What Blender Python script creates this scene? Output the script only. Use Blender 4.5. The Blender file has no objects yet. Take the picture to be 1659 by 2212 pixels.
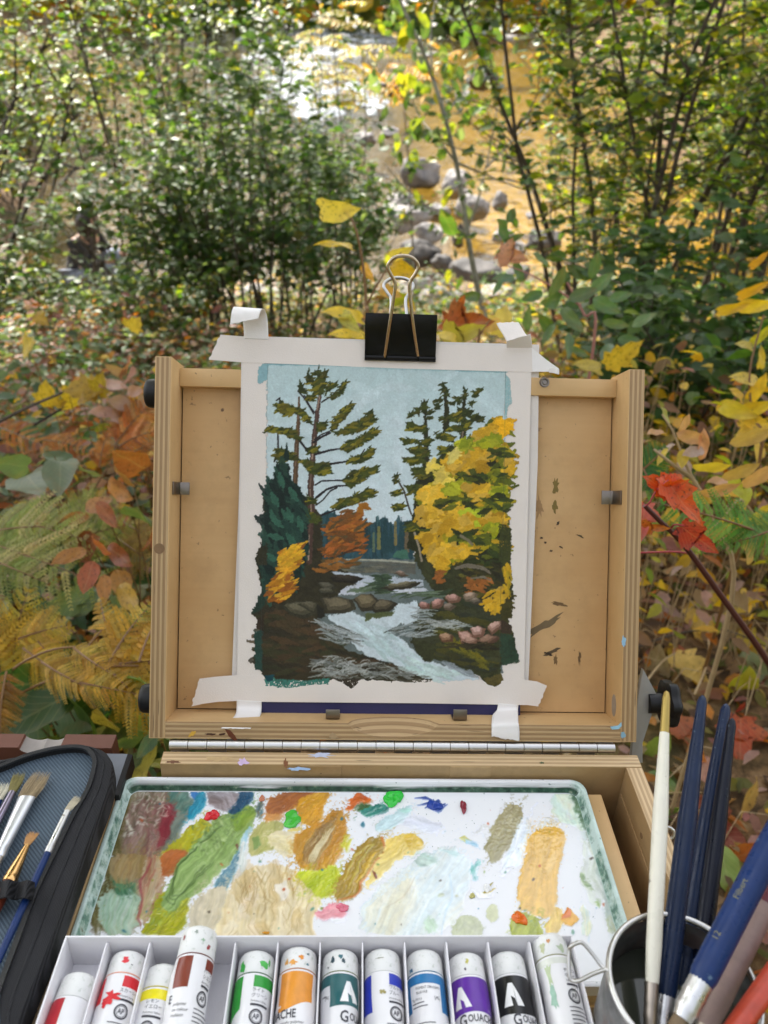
import bpy, bmesh, math, random
import numpy as np
from mathutils import Matrix, Vector
random.seed(7)
RNG = np.random.default_rng(11)
S = bpy.context.scene
COL = S.collection
R_ = math.radians
# ------------------------------------------------------------------ camera
PITCH = R_(34.0)
CAM = Vector((0.0, 0.0, 1.15))
FPX = 1700.0            # focal length in photo pixels (photo width taken as 1659)
cam = bpy.data.cameras.new('camera')
cam_o = bpy.data.objects.new('camera', cam); COL.objects.link(cam_o)
cam_o.location = CAM
cam_o.rotation_euler = (R_(90) - PITCH, 0, 0)
cam.sensor_fit = 'HORIZONTAL'
cam.sensor_width = 36.0
cam.lens = 36.0 * FPX / 1659.0
cam.clip_start = 0.02
cam.clip_end = 600.0
cam.dof.use_dof = True
cam.dof.focus_distance = 0.50
cam.dof.aperture_fstop = cam.lens / 2.5
S.camera = cam_o
# ------------------------------------------------------------------ light
SUN_EL, SUN_AZ = R_(46.0), R_(-30.0)       # azimuth clockwise from +Y (ahead of the camera, to the left)
SUN_DIR = Vector((math.sin(SUN_AZ)*math.cos(SUN_EL), math.cos(SUN_AZ)*math.cos(SUN_EL), math.sin(SUN_EL)))
W = bpy.data.worlds.new('World'); S.world = W; W.use_nodes = True
wn = W.node_tree; wn.nodes.clear()
sky = wn.nodes.new('ShaderNodeTexSky'); sky.sky_type = 'NISHITA'; sky.sun_disc = False
sky.sun_elevation = SUN_EL; sky.sun_rotation = SUN_AZ
sky.air_density = 1.0; sky.dust_density = 2.5; sky.ozone_density = 0.6
bg = wn.nodes.new('ShaderNodeBackground'); bg.inputs['Strength'].default_value = 0.15
wo = wn.nodes.new('ShaderNodeOutputWorld')
hsv = wn.nodes.new('ShaderNodeHueSaturation'); hsv.inputs['Saturation'].default_value = .28      # thin high haze: a pale sky
wn.links.new(sky.outputs[0], hsv.inputs['Color']); wn.links.new(hsv.outputs[0], bg.inputs[0]); wn.links.new(bg.outputs[0], wo.inputs[0])
sl = bpy.data.lights.new('sun', 'SUN'); sl.energy = 4.0; sl.angle = R_(0.55); sl.color = (1.0, 0.93, 0.82)
so = bpy.data.objects.new('sun', sl); COL.objects.link(so)
so.rotation_euler = (-SUN_DIR).to_track_quat('-Z', 'Y').to_euler()
so.location = SUN_DIR * 40
S.view_settings.view_transform = 'Standard'
S.view_settings.look = 'None'
S.view_settings.gamma = 1.0
S.view_settings.use_curve_mapping = False
S.view_settings.exposure = 1.80
S.cycles.max_bounces = 8
S.cycles.transparent_max_bounces = 12
S.cycles.caustics_reflective = False
S.cycles.caustics_refractive = False
S.cycles.sample_clamp_indirect = 6.0
# ------------------------------------------------------------------ frames
c_, s_ = math.cos(PITCH), math.sin(PITCH)
CR, CU, CF = Vector((1, 0, 0)), Vector((0, s_, c_)), Vector((0, c_, -s_))
def c2w(x, y, z):      # camera coordinates (right, up, forward) to world
 return CAM + CR*x + CU*y + CF*z
def at_depth(u, v, d):
 return c2w((u-829.5)/FPX*d, -(v-1106.0)/FPX*d, d)
def at_y(u, v, Y):
 r = CR*((u-829.5)/FPX) + CU*(-(v-1106.0)/FPX) + CF
 return CAM + r*((Y-CAM.y)/r.y)
def depth_of(p):
 return (p-CAM).dot(CF)
BR = np.array([[0.999, 0.0203, -0.0396], [-0.0199, 0.9997, 0.0112], [0.0398, -0.0104, 0.9992]])
BT = np.array([-.1528141, -.1469334, .5109699])
TH, HB, ZB = .4979, .0076689, -.0024141
def cvec(a): return CR*float(a[0]) + CU*float(a[1]) + CF*float(a[2])
def frame(x, y, z, o):
 m = Matrix.Identity(4)
 for i, a in enumerate((x, y, z, o)):
  for j in range(3): m[j][i] = a[j]
 return m
_bx, _by, _bz = cvec(BR[:, 0]).normalized(), cvec(BR[:, 2]).normalized(), cvec(BR[:, 1]).normalized()
_by = _bz.cross(_bx).normalized()
_bz = _bx.cross(_by).normalized()
M_LID = frame(_bx, _by, _bz, c2w(*BT))             # lid frame: x right, y away, z up along the lid
M_BASE = M_LID @ frame(Vector((1, 0, 0)), Vector((0, math.cos(TH), math.sin(TH))), Vector((0, -math.sin(TH), math.cos(TH))), Vector((0, ZB, -HB)))
def hit(M, u, v, axis, val):
 """photo ray against the plane local[axis] = val of frame M, in local metres"""
 Mi = M.inverted()
 o = Mi @ CAM; d = (Mi @ at_depth(u, v, 1.0)) - o
 return o + d*((val-o[axis])/d[axis])
def L(u, v, y): return hit(M_LID, u, v, 1, y)       # on the lid, y = depth behind the front rim
def B(u, v, h): return hit(M_BASE, u, v, 2, h)      # on the base, h = height over the base rim
mm = 0.001
# ------------------------------------------------------------------ object helpers
def tag(o, label=None, cat=None, group=None, kind=None):
 if label: o['label'] = label
 if cat: o['category'] = cat
 if group: o['group'] = group
 if kind: o['kind'] = kind
 return o
def thing(name, label, cat, M=None, group=None):
 o = bpy.data.objects.new(name, None); COL.objects.link(o)
 o.empty_display_size = 0.02
 if M is not None: o.matrix_world = M
 return tag(o, label, cat, group)
class MB:
 """collects geometry for ONE mesh object"""
 def __init__(s): s.v = []; s.f = []; s.m = []; s.sm = []
 def add(s, vs, fs, mi=0, smooth=False):
  n = len(s.v); s.v += [tuple(p) for p in vs]
  for f in fs: s.f.append([i+n for i in f]); s.m.append(mi); s.sm.append(smooth)
 def box(s, x0, x1, y0, y1, z0, z1, mi=0, ax=None):
  """ax: dict axis -> material index for faces normal to it"""
  vs = [(x0,y0,z0),(x1,y0,z0),(x1,y1,z0),(x0,y1,z0),(x0,y0,z1),(x1,y0,z1),(x1,y1,z1),(x0,y1,z1)]
  fs = [((0,3,2,1),2),((4,5,6,7),2),((0,1,5,4),1),((2,3,7,6),1),((1,2,6,5),0),((3,0,4,7),0)]
  n = len(s.v); s.v += vs
  for f, a in fs:
   s.f.append([i+n for i in f]); s.m.append((ax or {}).get(a, mi)); s.sm.append(False)
 def tube(s, pts, rad, n=8, mi=0, caps=True, smooth=True, flat=None):
  pts = [Vector(p) for p in pts]; k = len(pts)
  if not hasattr(rad, '__len__'): rad = [rad]*k
  t0 = (pts[1]-pts[0]).normalized()
  up = Vector((0,0,1)) if abs(t0.z) < .9 else Vector((1,0,0))
  a = t0.cross(up).normalized(); vs = []
  for i, p in enumerate(pts):
   t = (pts[min(i+1,k-1)]-pts[max(i-1,0)]).normalized()
   a = (a - t*a.dot(t)).normalized(); b = t.cross(a)
   for j in range(n):
    q = 2*math.pi*j/n
    vs.append(p + (a*math.cos(q) + b*math.sin(q)*(flat if flat else 1))*rad[i])
  fs = [(i*n+j, i*n+(j+1)%n, (i+1)*n+(j+1)%n, (i+1)*n+j) for i in range(k-1) for j in range(n)]
  s.add(vs, fs, mi, smooth)
  if caps:
   m = len(s.v)-k*n
   s.f.append([m+j for j in range(n)][::-1]); s.m.append(mi); s.sm.append(False)
   s.f.append([m+(k-1)*n+j for j in range(n)]); s.m.append(mi); s.sm.append(False)
 def lathe(s, prof, n=24, mi=0, M=None, smooth=True):
  """prof: list of (r, z) round local z"""
  vs = []
  for r, z in prof:
   for j in range(n):
    q = 2*math.pi*j/n; p = Vector((r*math.cos(q), r*math.sin(q), z))
    vs.append(M @ p if M else p)
  fs = [(i*n+j, i*n+(j+1)%n, (i+1)*n+(j+1)%n, (i+1)*n+j) for i in range(len(prof)-1) for j in range(n)]
  s.add(vs, fs, mi, smooth)
 def poly(s, pts, t, nrm, mi=0):
  """flat polygon given a thickness t along nrm (front face at +t)"""
  pts = [Vector(p) for p in pts]; nrm = Vector(nrm); k = len(pts)
  vs = pts + [p+nrm*t for p in pts]
  fs = [list(range(k))[::-1], [k+i for i in range(k)]] + [(i, (i+1)%k, k+(i+1)%k, k+i) for i in range(k)]
  s.add(vs, fs, mi)
 def build(s, name, mats, parent=None, M=None, bevel=0, link=True):
  me = bpy.data.meshes.new(name); me.from_pydata(s.v, [], s.f)
  for m in (mats if isinstance(mats, (list, tuple)) else [mats]): me.materials.append(m)
  me.polygons.foreach_set('material_index', s.m)
  me.polygons.foreach_set('use_smooth', s.sm)
  if bevel:
   bm = bmesh.new(); bm.from_mesh(me)
   bmesh.ops.recalc_face_normals(bm, faces=bm.faces)
   es = [e for e in bm.edges if len(e.link_faces) == 2 and e.calc_face_angle(0) > .6]
   bmesh.ops.bevel(bm, geom=es, offset=bevel, segments=2, profile=.6, affect='EDGES')
   bm.to_mesh(me); bm.free()
  else:
   bm = bmesh.new(); bm.from_mesh(me); bmesh.ops.recalc_face_normals(bm, faces=bm.faces); bm.to_mesh(me); bm.free()
  me.set_sharp_from_angle(angle=R_(42)); me.update()
  return place(name, me, parent, M)
def place(name, me, parent=None, M=None):
 o = bpy.data.objects.new(name, me); COL.objects.link(o)
 if parent is not None: o.parent = parent
 if M is not None:
  if parent is None: o.matrix_world = M
  else: o.matrix_local = M
 return o
def np_mesh(name, V, Q, mats, cols=None, smooth=True, mi=None):
 """V (n,3), Q (m,k) -> mesh with optional per-vertex colour attribute 'col'"""
 me = bpy.data.meshes.new(name)
 V = np.asarray(V, np.float32); Q = np.asarray(Q, np.int32); k = Q.shape[1]
 me.vertices.add(len(V)); me.vertices.foreach_set('co', V.ravel())
 me.loops.add(Q.size); me.loops.foreach_set('vertex_index', Q.ravel())
 me.polygons.add(len(Q)); me.polygons.foreach_set('loop_start', np.arange(0, Q.size, k, dtype=np.int32))
 me.polygons.foreach_set('use_smooth', np.full(len(Q), smooth))
 if mi is not None: me.polygons.foreach_set('material_index', np.asarray(mi, np.int32))
 for m in (mats if isinstance(mats, (list, tuple)) else [mats]): me.materials.append(m)
 if cols is not None:
  a = me.color_attributes.new('col', 'FLOAT_COLOR', 'POINT')
  c = np.ones((len(V), 4), np.float32); c[:, :3] = cols
  a.data.foreach_set('color', c.ravel())
 me.update(calc_edges=True); me.validate()
 return me
def s2l(c):
 c = np.asarray(c, float)/255.0
 return np.where(c <= .04045, c/12.92, ((c+.055)/1.055)**2.4)
def lin(r, g, b, k=1.0): return tuple(float(x)*k for x in s2l((r, g, b)))
# ------------------------------------------------------------------ materials
class NT:
 def __init__(s, name):
  s.m = bpy.data.materials.new(name); s.m.use_nodes = True
  s.t = s.m.node_tree; s.t.nodes.clear()
  s.out = s.n('ShaderNodeOutputMaterial')
 def n(s, typ, **kw):
  nd = s.t.nodes.new(typ)
  for k, v in kw.items(): setattr(nd, k, v)
  return nd
 def l(s, a, b): s.t.links.new(a, b)
 def inp(s, nd, **kw):
  for k, v in kw.items():
   k = k.replace('_', ' ')
   if hasattr(v, 'is_linked') or hasattr(v, 'links'): s.l(v, nd.inputs[k])
   else: nd.inputs[k].default_value = v
  return nd
 def math(s, op, a, b=None, c=None):
  nd = s.n('ShaderNodeMath', operation=op)
  for i, x in enumerate((a, b, c)):
   if x is None: continue
   if hasattr(x, 'links'): s.l(x, nd.inputs[i])
   else: nd.inputs[i].default_value = x
  return nd.outputs[0]
 def noise(s, vec, scale, detail=3, rough=.55, dist=0.0):
  nd = s.n('ShaderNodeTexNoise'); nd.inputs['Scale'].default_value = scale
  nd.inputs['Detail'].default_value = detail; nd.inputs['Roughness'].default_value = rough
  nd.inputs['Distortion'].default_value = dist
  if vec is not None: s.l(vec, nd.inputs['Vector'])
  return nd.outputs['Fac']
 def ramp(s, fac, stops, interp='LINEAR'):
  nd = s.n('ShaderNodeValToRGB'); nd.color_ramp.interpolation = interp
  el = nd.color_ramp.elements
  while len(el) < len(stops): el.new(.5)
  for e, (p, c) in zip(el, stops):
   e.position = p; e.color = (c[0], c[1], c[2], 1) if hasattr(c, '__len__') else (c, c, c, 1)
  s.l(fac, nd.inputs[0]); return nd.outputs[0]
 def mix(s, a, b, fac, blend='MIX'):
  nd = s.n('ShaderNodeMix', data_type='RGBA', blend_type=blend)
  for i, x in ((0, fac), (6, a), (7, b)):
   if hasattr(x, 'links'): s.l(x, nd.inputs[i])
   else: nd.inputs[i].default_value = x if not hasattr(x, '__len__') else (x[0], x[1], x[2], 1)
  return nd.outputs[2]
 def obj(s, scale=(1,1,1)):
  tc = s.n('ShaderNodeTexCoord'); mp = s.n('ShaderNodeMapping')
  mp.inputs['Scale'].default_value = scale
  s.l(tc.outputs['Object'], mp.inputs[0]); return mp.outputs[0]
 def bump(s, h, strength=.3, dist=.001, normal=None):
  nd = s.n('ShaderNodeBump'); nd.inputs['Strength'].default_value = strength; nd.inputs['Distance'].default_value = dist
  s.l(h, nd.inputs['Height'])
  if normal is not None: s.l(normal, nd.inputs['Normal'])
  return nd.outputs[0]
 def pbsdf(s, color, rough=.5, metal=0.0, spec=.5, normal=None, **kw):
  p = s.n('ShaderNodeBsdfPrincipled')
  for k, v in (('Base Color', color), ('Roughness', rough), ('Metallic', metal), ('Specular IOR Level', spec)):
   if hasattr(v, 'links'): s.l(v, p.inputs[k])
   else: p.inputs[k].default_value = (v[0], v[1], v[2], 1) if hasattr(v, '__len__') else v
  for k, v in kw.items(): p.inputs[k.replace('_', ' ')].default_value = v
  if normal is not None: s.l(normal, p.inputs['Normal'])
  s.l(p.outputs[0], s.out.inputs[0]); return p
def simple(name, col, rough=.5, metal=0.0, var=.12, scale=60, bump=.0, bscale=300, **kw):
 t = NT(name); v = t.obj()
 f = t.noise(v, scale, 4)
 c = t.mix(tuple(x*(1-var) for x in col), tuple(min(1, x*(1+var)) for x in col), f)
 nm = t.bump(t.noise(v, bscale, 3), bump, .0006) if bump else None
 t.pbsdf(c, rough, metal, normal=nm, **kw); return t.m
def wood_face(name, axis, c1, c2, dirt=.25):
 """birch veneer, grain running along the given local axis"""
 t = NT(name)
 sc = [220, 220, 220]; sc[axis] = 6
 g = t.noise(t.obj(sc), 1.0, 5, .6, .4)
 sc2 = [14, 14, 14]; sc2[axis] = 3
 big = t.noise(t.obj(sc2), 1.0, 3, .5)
 c = t.mix(c1, c2, t.math('ADD', t.math('MULTIPLY', g, .75), t.math('MULTIPLY', big, .25)))
 st = t.ramp(t.noise(t.obj((30, 30, 30)), 1, 6, .7), [(.47, 0), (.75, 1)])
 hz = t.ramp(t.noise(t.obj((11, 11, 11)), 1, 3, .55), [(.38, 0), (.66, 1)])
 c = t.mix(c, tuple(x*y for x, y in zip(c1, (.80, .72, .60))), t.math('MULTIPLY', hz, .55))
 c = t.mix(c, tuple(x*.55 for x in c1), t.math('MULTIPLY', st, dirt))
 sp = t.ramp(t.noise(t.obj((300, 300, 300)), 1, 2, .5), [(.72, 0), (.76, 1)])
 c = t.mix(c, (.06, .035, .02), t.math('MULTIPLY', sp, .5))
 t.pbsdf(c, .48, 0, .35, normal=t.bump(g, .12, .0003)); return t.m
def ply_edge(name, axis, along, period=.0031, light=(.54, .375, .20), dark=(.22, .125, .055), off=0.0):
 """stacked plies seen on the sawn edge: stripes across `axis`, streaks along `along`"""
 t = NT(name); tc = t.n('ShaderNodeTexCoord'); sp = t.n('ShaderNodeSeparateXYZ'); t.l(tc.outputs['Object'], sp.inputs[0])
 sc = [30, 30, 30]; sc[along] = 4
 wob = t.noise(t.obj(sc), 1, 2)
 x = t.math('ADD', t.math('MULTIPLY', sp.outputs[axis], 1/period), t.math('ADD', t.math('MULTIPLY', wob, .35), off))
 f = t.math('FRACT', x)
 st = t.ramp(f, [(0, .15), (.06, .95), (.46, .8), (.52, .05), (.94, .25), (1, .15)])
 sc = [900, 900, 900]; sc[along] = 45
 fine = t.noise(t.obj(sc), 1, 4, .65)
 f2 = t.math('ADD', t.math('MULTIPLY', st, .7), t.math('MULTIPLY', fine, .45))
 c = t.mix(dark, light, f2)
 big = t.ramp(t.noise(t.obj((25, 25, 25)), 1, 4), [(.5, 0), (.75, 1)])
 c = t.mix(c, tuple(v*.6 for v in light), t.math('MULTIPLY', big, .35))
 pit = t.ramp(t.noise(t.obj(sc), .6, 1), [(.70, 0), (.74, 1)])
 c = t.mix(c, (.05, .03, .015), t.math('MULTIPLY', pit, .5))
 t.pbsdf(c, .55, 0, .3, normal=t.bump(f2, .2, .0004)); return t.m
def vcol_mat(name, rough=.5, spec=.4, bump=.2, bscale=700, coat=0.0, rmap=False, grain=0.0):
 t = NT(name); a = t.n('ShaderNodeVertexColor'); a.layer_name = 'col'
 v = t.obj()
 nm = t.bump(t.noise(v, bscale, 3, .6), bump, .0004)
 r = rough
 if rmap: r = t.ramp(t.noise(v, 60, 3), [(.4, rough*.45), (.65, rough*1.3)])
 c = a.outputs[0]
 if grain: c = t.mix(c, (0, 0, 0), t.ramp(t.noise(v, bscale*1.6, 3, .6), [(.35, grain), (.65, 0)]))
 p = t.pbsdf(c, r, 0, spec, normal=nm)
 p.inputs['Coat Weight'].default_value = coat; p.inputs['Coat Roughness'].default_value = .08
 return t.m
def leaf_mat(name, per_object, trans=.42, rough=.38, spots=.0):
 t = NT(name)
 if per_object:
  oi = t.n('ShaderNodeObjectInfo'); col = oi.outputs['Color']
 else:
  a = t.n('ShaderNodeVertexColor'); a.layer_name = 'col'; col = a.outputs[0]
 v = t.obj()
 f = t.noise(v, 3.5 if per_object else 70, 4, .6)
 hs = t.n('ShaderNodeHueSaturation'); t.l(col, hs.inputs['Color'])
 t.l(t.math('ADD', t.math('MULTIPLY', f, .7), .65), hs.inputs['Value'])
 c = hs.outputs[0]
 if per_object:                      # midrib and side veins in the unit leaf's own coordinates
  sx = t.n('ShaderNodeSeparateXYZ'); t.l(v, sx.inputs[0]); ab = t.math('ABSOLUTE', sx.outputs[0])
  w = t.math('FRACT', t.math('SUBTRACT', t.math('MULTIPLY', sx.outputs[1], 8.5), t.math('MULTIPLY', ab, 9.0)))
  vn = t.math('MAXIMUM', t.ramp(w, [(.0, 1), (.10, 0), (.90, 0), (1, 1)]), t.ramp(ab, [(.008, 1), (.022, 0)]))
  c = t.mix(c, t.mix(c, (.75, .68, .38), .45), t.math('MULTIPLY', vn, .24))
  edge = t.ramp(t.noise(v, 2.2, 3), [(.48, 0), (.70, 1)])
  c = t.mix(c, t.mix(c, (.30, .16, .05), .6), t.math('MULTIPLY', edge, .55))
 if spots:
  sp = t.ramp(t.noise(v, 9, 4, .75), [(.57, 0), (.63, 1)])
  c = t.mix(c, (.03, .012, .008), t.math('MULTIPLY', sp, spots))
 p = t.n('ShaderNodeBsdfPrincipled'); t.l(c, p.inputs['Base Color']); p.inputs['Roughness'].default_value = rough
 p.inputs['Specular IOR Level'].default_value = .45 if per_object else .30
 t.l(t.bump(f, .25, .002), p.inputs['Normal'])
 tr = t.n('ShaderNodeBsdfTranslucent')
 t.l(t.mix(c, (1.5, 1.5, .5), 1.0, 'MULTIPLY'), tr.inputs[0])
 mx = t.n('ShaderNodeMixShader'); mx.inputs[0].default_value = trans
 t.l(p.outputs[0], mx.inputs[1]); t.l(tr.outputs[0], mx.inputs[2]); t.l(mx.outputs[0], t.out.inputs[0])
 return t.m
# ================================================================== materials used by the easel
BIRCH1, BIRCH2 = (.59, .38, .175), (.71, .495, .25)
m_face_x = wood_face('birch_face_x', 0, BIRCH1, BIRCH2)
m_face_z = wood_face('birch_face_z', 2, BIRCH1, BIRCH2)
m_face_y = wood_face('birch_face_y', 1, BIRCH1, BIRCH2)
m_panel = wood_face('birch_panel', 0, (.59, .37, .17), (.68, .455, .225), .32)
m_dirty = wood_face('dirty_birch', 0, (.40, .27, .13), (.52, .36, .18), .6)
m_dirty_y = wood_face('dirty_birch_y', 1, (.36, .23, .11), (.47, .32, .16), .6)
m_ply_vx = ply_edge('ply_edge_upright', 0, 2)          # plies stacked across x, running up z
m_ply_hz = ply_edge('ply_edge_level', 2, 0)            # stacked across z, running along x
m_ply_by = ply_edge('ply_edge_base_back', 1, 0, light=(.66, .49, .29), dark=(.34, .21, .10))
m_ply_bx = ply_edge('ply_edge_base_side', 0, 1, light=(.66, .49, .29), dark=(.34, .21, .10))
m_ply_lx = ply_edge('ply_edge_ledge', 0, 1, .0024, light=(.55, .42, .26), dark=(.17, .11, .06))
m_steel = simple('brushed_steel', (.55, .54, .52), .32, 1.0, .15, 90, .1, 900)
m_alu = simple('anodised_aluminium', (.62, .61, .60), .34, 1.0, .08, 50, .05, 700)
m_darksteel = simple('spring_steel', (.24, .21, .185), .33, 1.0, .25, 120, .1, 500)
m_chrome = simple('chrome', (.8, .8, .8), .07, 1.0, .03)
m_brass = simple('aged_nickel', (.50, .41, .30), .2, 1.0, .25, 60)
m_black = simple('black_plastic', (.009, .009, .010), .40, 0, .3, 80, .25, 1800, spec=.3)
m_blackpaint = simple('black_lacquer', (.006, .006, .007), .12, 0, .2, 60, coat=0.0) if False else simple('black_lacquer', (.005, .0045, .0045), .16, 0, .2, 60, spec=.22)
m_tape = simple('washi_tape', (.78, .715, .665), .62, 0, .06, 40, .25, 1400)
m_tape2 = simple('washi_tape_loose', (.81, .78, .76), .6, 0, .05, 40, .25, 1400)
m_paper = simple('watercolour_paper', (.74, .69, .65), .8, 0, .04, 90, .3, 900)
m_navy = simple('navy_board', (.020, .018, .085), .6, 0, .25, 60, .15, 600)
m_enamel = simple('white_enamel', (.80, .81, .84), .16, 0, .03, 20)
m_card = simple('white_card', (.78, .765, .79), .55, 0, .04, 30, .1, 600)
W_, H_, D_ = 321., 247.7, 31.3
WR = 10.6; LB = 10.9
box = thing('pochade_box', 'open birch plywood painting box with upright lid, piano hinge and black knobs', 'painting box', M_LID)
def q(*a): return [x*mm for x in a]
# ---- lid: back panel with its rails as sub-parts
mb = MB(); mb.box(*q(WR+.8, W_-WR-.8, D_+.6, D_+4, LB+.6, H_-3))
lid = mb.build('lid_panel', [m_panel], box)
mb = MB(); mb.box(*q(WR-3, W_-WR+3, D_+4.2, D_+5.5, 5, H_-3.4)); mb.build('groove_shade_sheet', [simple('groove_shade', (.05, .025, .012), .8)], lid)  # added dark sheet: its colour paints the shadow line round the panel
def side_rail(x0, x1, sgn):
 mb = MB(); mb.box(*q(x0, x1, 0, D_+6, 0, H_), ax={1: 1, 2: 1, 0: 0})
 return mb.build('side_rail', [m_face_z, m_ply_vx], lid, bevel=.0005)
side_rail(0, WR, 1); side_rail(W_-WR, W_, -1)
# bottom rail: finger joint shoulders, scooped thumb notch
nx, npf = 120, 9
V, F, MI = [], [], []
xs = np.linspace(WR, W_-WR, nx)*1.0
LB = 10.9
for x in xs:
 cc = 1-((x-158.5)/29.0)**2
 cc = math.sqrt(cc) if cc > 0 else 0.0
 dy, dz = 16.5*cc, 8.4*cc
 prof = [(D_+.5, 0), (0, 0), (0, (LB-dz)*.5), (0, LB-dz-.25), (.25, LB-dz), (dy*.33+.4, LB-dz*.62), (dy*.67+.6, LB-dz*.3), (dy+.7, LB), (D_+.5, LB)]
 V += [(x, y, z) for y, z in prof]
for i in range(nx-1):
 for j in range(npf-1):
  a = i*npf+j; F.append((a, a+npf, a+npf+1, a+1))
  MI.append(0 if j == 7 else 1)
V = np.array(V)*mm
me = np_mesh('bottom_rail', V, F, [m_face_x, m_ply_hz], None, False, MI)
place('bottom_rail', me, lid)
mb = MB(); mb.box(*q(WR+.05, W_-WR-.05, D_-7.5, D_+.4, H_-15.5, H_-3.2))
tr = mb.build('top_rail', [m_face_x], lid, bevel=.0006)
# ring magnet on the top rail
p = L(1176, 826, (D_-7.6)*mm)
Mr = Matrix.Translation(p) @ Matrix.Rotation(R_(90), 4, 'X')
mb = MB(); mb.lathe(q(0)*0+[(0, .0012), (.0014, .0012), (.0015, .0004), (.0021, .0003), (.0022, .0012), (.0029, .0013), (.0032, .0002), (.0035, .0002), (.0036, -.0008)], 28)
mb.build('ring_screw', [m_darksteel], tr, Mr)
# spring clips at the sides and along the bottom
def clip_strip(name, pts, width_axis, w, parent):
 """bent strip: pts is the centre line of the strip, w its width"""
 n = len(pts); pts = [Vector(p) for p in pts]; a = Vector((0, 0, 0)); a[width_axis] = 1
 vs = []
 for i, p in enumerate(pts):
  t = (pts[min(i+1, n-1)]-pts[max(i-1, 0)]).normalized(); nn = t.cross(a).normalized()*.0005
  vs += [p-a*w/2-nn, p+a*w/2-nn, p+a*w/2+nn, p-a*w/2+nn]
 fs = [(i*4+j, i*4+(j+1) % 4, (i+1)*4+(j+1) % 4, (i+1)*4+j) for i in range(n-1) for j in range(4)] + [(3, 2, 1, 0), tuple((n-1)*4+j for j in range(4))]
 mb = MB(); mb.add(vs, fs); return mb.build(name, [m_darksteel], parent, bevel=.0002)
zc = L(390, 1055, .02).z
a, b = L(366, 1055, .012), L(412, 1055, .025)
clip_strip('spring_clip', [(WR*mm+.0006, .007, zc), (WR*mm+.001, .019, zc), (WR*mm+.002, .0225, zc), (b.x-.0002, .0225, zc)], 2, .0085, lid)
zc = L(1325, 1075, .02).z
b = L(1296, 1075, .025)
clip_strip('spring_clip', [((W_-WR)*mm-.0006, .008, zc), ((W_-WR)*mm-.001, .0185, zc), ((W_-WR)*mm-.002, .0222, zc), (b.x+.0002, .0222, zc)], 2, .0095, lid)
for u in (719, 992):
 c = L(u, 1550, .012)
 clip_strip('spring_clip', [(c.x, .021, LB*mm+.0007), (c.x, .0105, LB*mm+.0007), (c.x, .0080, LB*mm+.0013), (c.x, .0076, LB*mm+.0025), (c.x, .0076, L(u, 1533, .0076).z)], 0, .0093, lid)
# round recess in the side rail front, oval hole inside the right rail
def disc(name, c, r, nrm_axis, sgn, mat, parent, ry=None):
 mb = MB(); k = 22; vs = []
 o = [i for i in range(3) if i != nrm_axis]
 for t in (0, sgn*.00025):
  for j in range(k):
   pv = [0, 0, 0]; pv[o[0]] = c[o[0]]+r*math.cos(j*2*math.pi/k); pv[o[1]] = c[o[1]]+(ry or r)*math.sin(j*2*math.pi/k); pv[nrm_axis] = c[nrm_axis]+t
   vs.append(pv)
 mb.add(vs, [list(range(k)), [k+j for j in range(k)]]+[(j, (j+1) % k, k+(j+1) % k, k+j) for j in range(k)])
 return mb.build(name, [mat], parent)
m_hole = simple('drilled_hole', (.21, .12, .055), .7, 0, .3, 200)
m_holeg = simple('felt_plug', (.30, .25, .20), .7, 0, .2, 200)
c = L(344, 1185, 0); disc('magnet_hole', (c.x, -.00003, c.z), .0034, 1, -1, m_hole, lid)
c = L(1325, 1521, .018); disc('magnet_hole', ((W_-WR)*mm, .0145, c.z), .0042, 0, -1, m_holeg, lid, .0075)
# knobs on the left edge
def side_knob(v, uu, r):
 z = L(325, v, .010).z
 Mk = Matrix.Translation((0, .012, z)) @ Matrix.Rotation(R_(-90), 4, 'Y')
 mb = MB(); mb.lathe([(0, .0085), (r-.0022, .0085), (r-.0012, .0080), (r-.0003, .0066), (r, .004), (r, .0005), (r-.001, -.0002), (0, -.0002)], 40)
 mb.build('knob', [m_black], lid, Mk)
side_knob(849, 0, .0096); side_knob(1510, 0, .0096)
# ---- hinge
hz = -.0042; hx0, hx1 = .0134, .3065; nk = 24; kw = (hx1-hx0)/nk
mb = MB(); mb.tube([(hx0-.0002, .0010, hz), (hx1+.0002, .0010, hz)], .0016, 10)
hinge = mb.build('hinge_pin', [m_darksteel], box)
for i in range(nk):
 x0 = hx0+i*kw+.00022; x1 = hx0+(i+1)*kw-.00022
 mb = MB(); mb.tube([(x0, .0010, hz), (x1, .0010, hz)], .0034, 16)
 if i % 2 == 0: mb.box(x0, x1, .0028, .0040, hz-.0052, hz)
 else: mb.box(x0, x1, .0030, .0040, hz, hz+.0042)
 mb.build('hinge_knuckle', [m_alu], hinge)
# ---- base (children carry the base frame: x, y away, z = height over the rim)
MBL = M_LID.inverted() @ M_BASE
mb = MB(); mb.box(*q(-4, 318, -126, -5, -64, -60))
base = mb.build('base_floor', [m_face_x], box, MBL)
mb = MB(); mb.box(*q(10.2, W_-.02, -10.6, 0, -62, 0), ax={2: 1, 0: 1, 1: 0})
bw = mb.build('back_wall', [m_dirty, m_ply_by], base, bevel=.0005)
for x0, x1 in ((105, 125), (189, 208.5)):
 pass
for u0, u1 in ((647, 737), (973, 1061)):          # two raised spacer blocks between the milled notches
 a, b = B(u0, 1668, -.004), B(u1, 1668, -.004)
 mb = MB(); mb.box(a.x, b.x, -.0112, -.0104, -.020, -.0004)
 mb.build('spacer_block', [m_dirty], bw, bevel=.0002)
mb = MB(); mb.box(*q(W_-10.8, W_, -126, -10.65, -62, -.05), ax={2: 1, 1: 1, 0: 0})
sw = mb.build('side_wall', [m_dirty_y, m_ply_bx], base, bevel=.0005)
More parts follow.
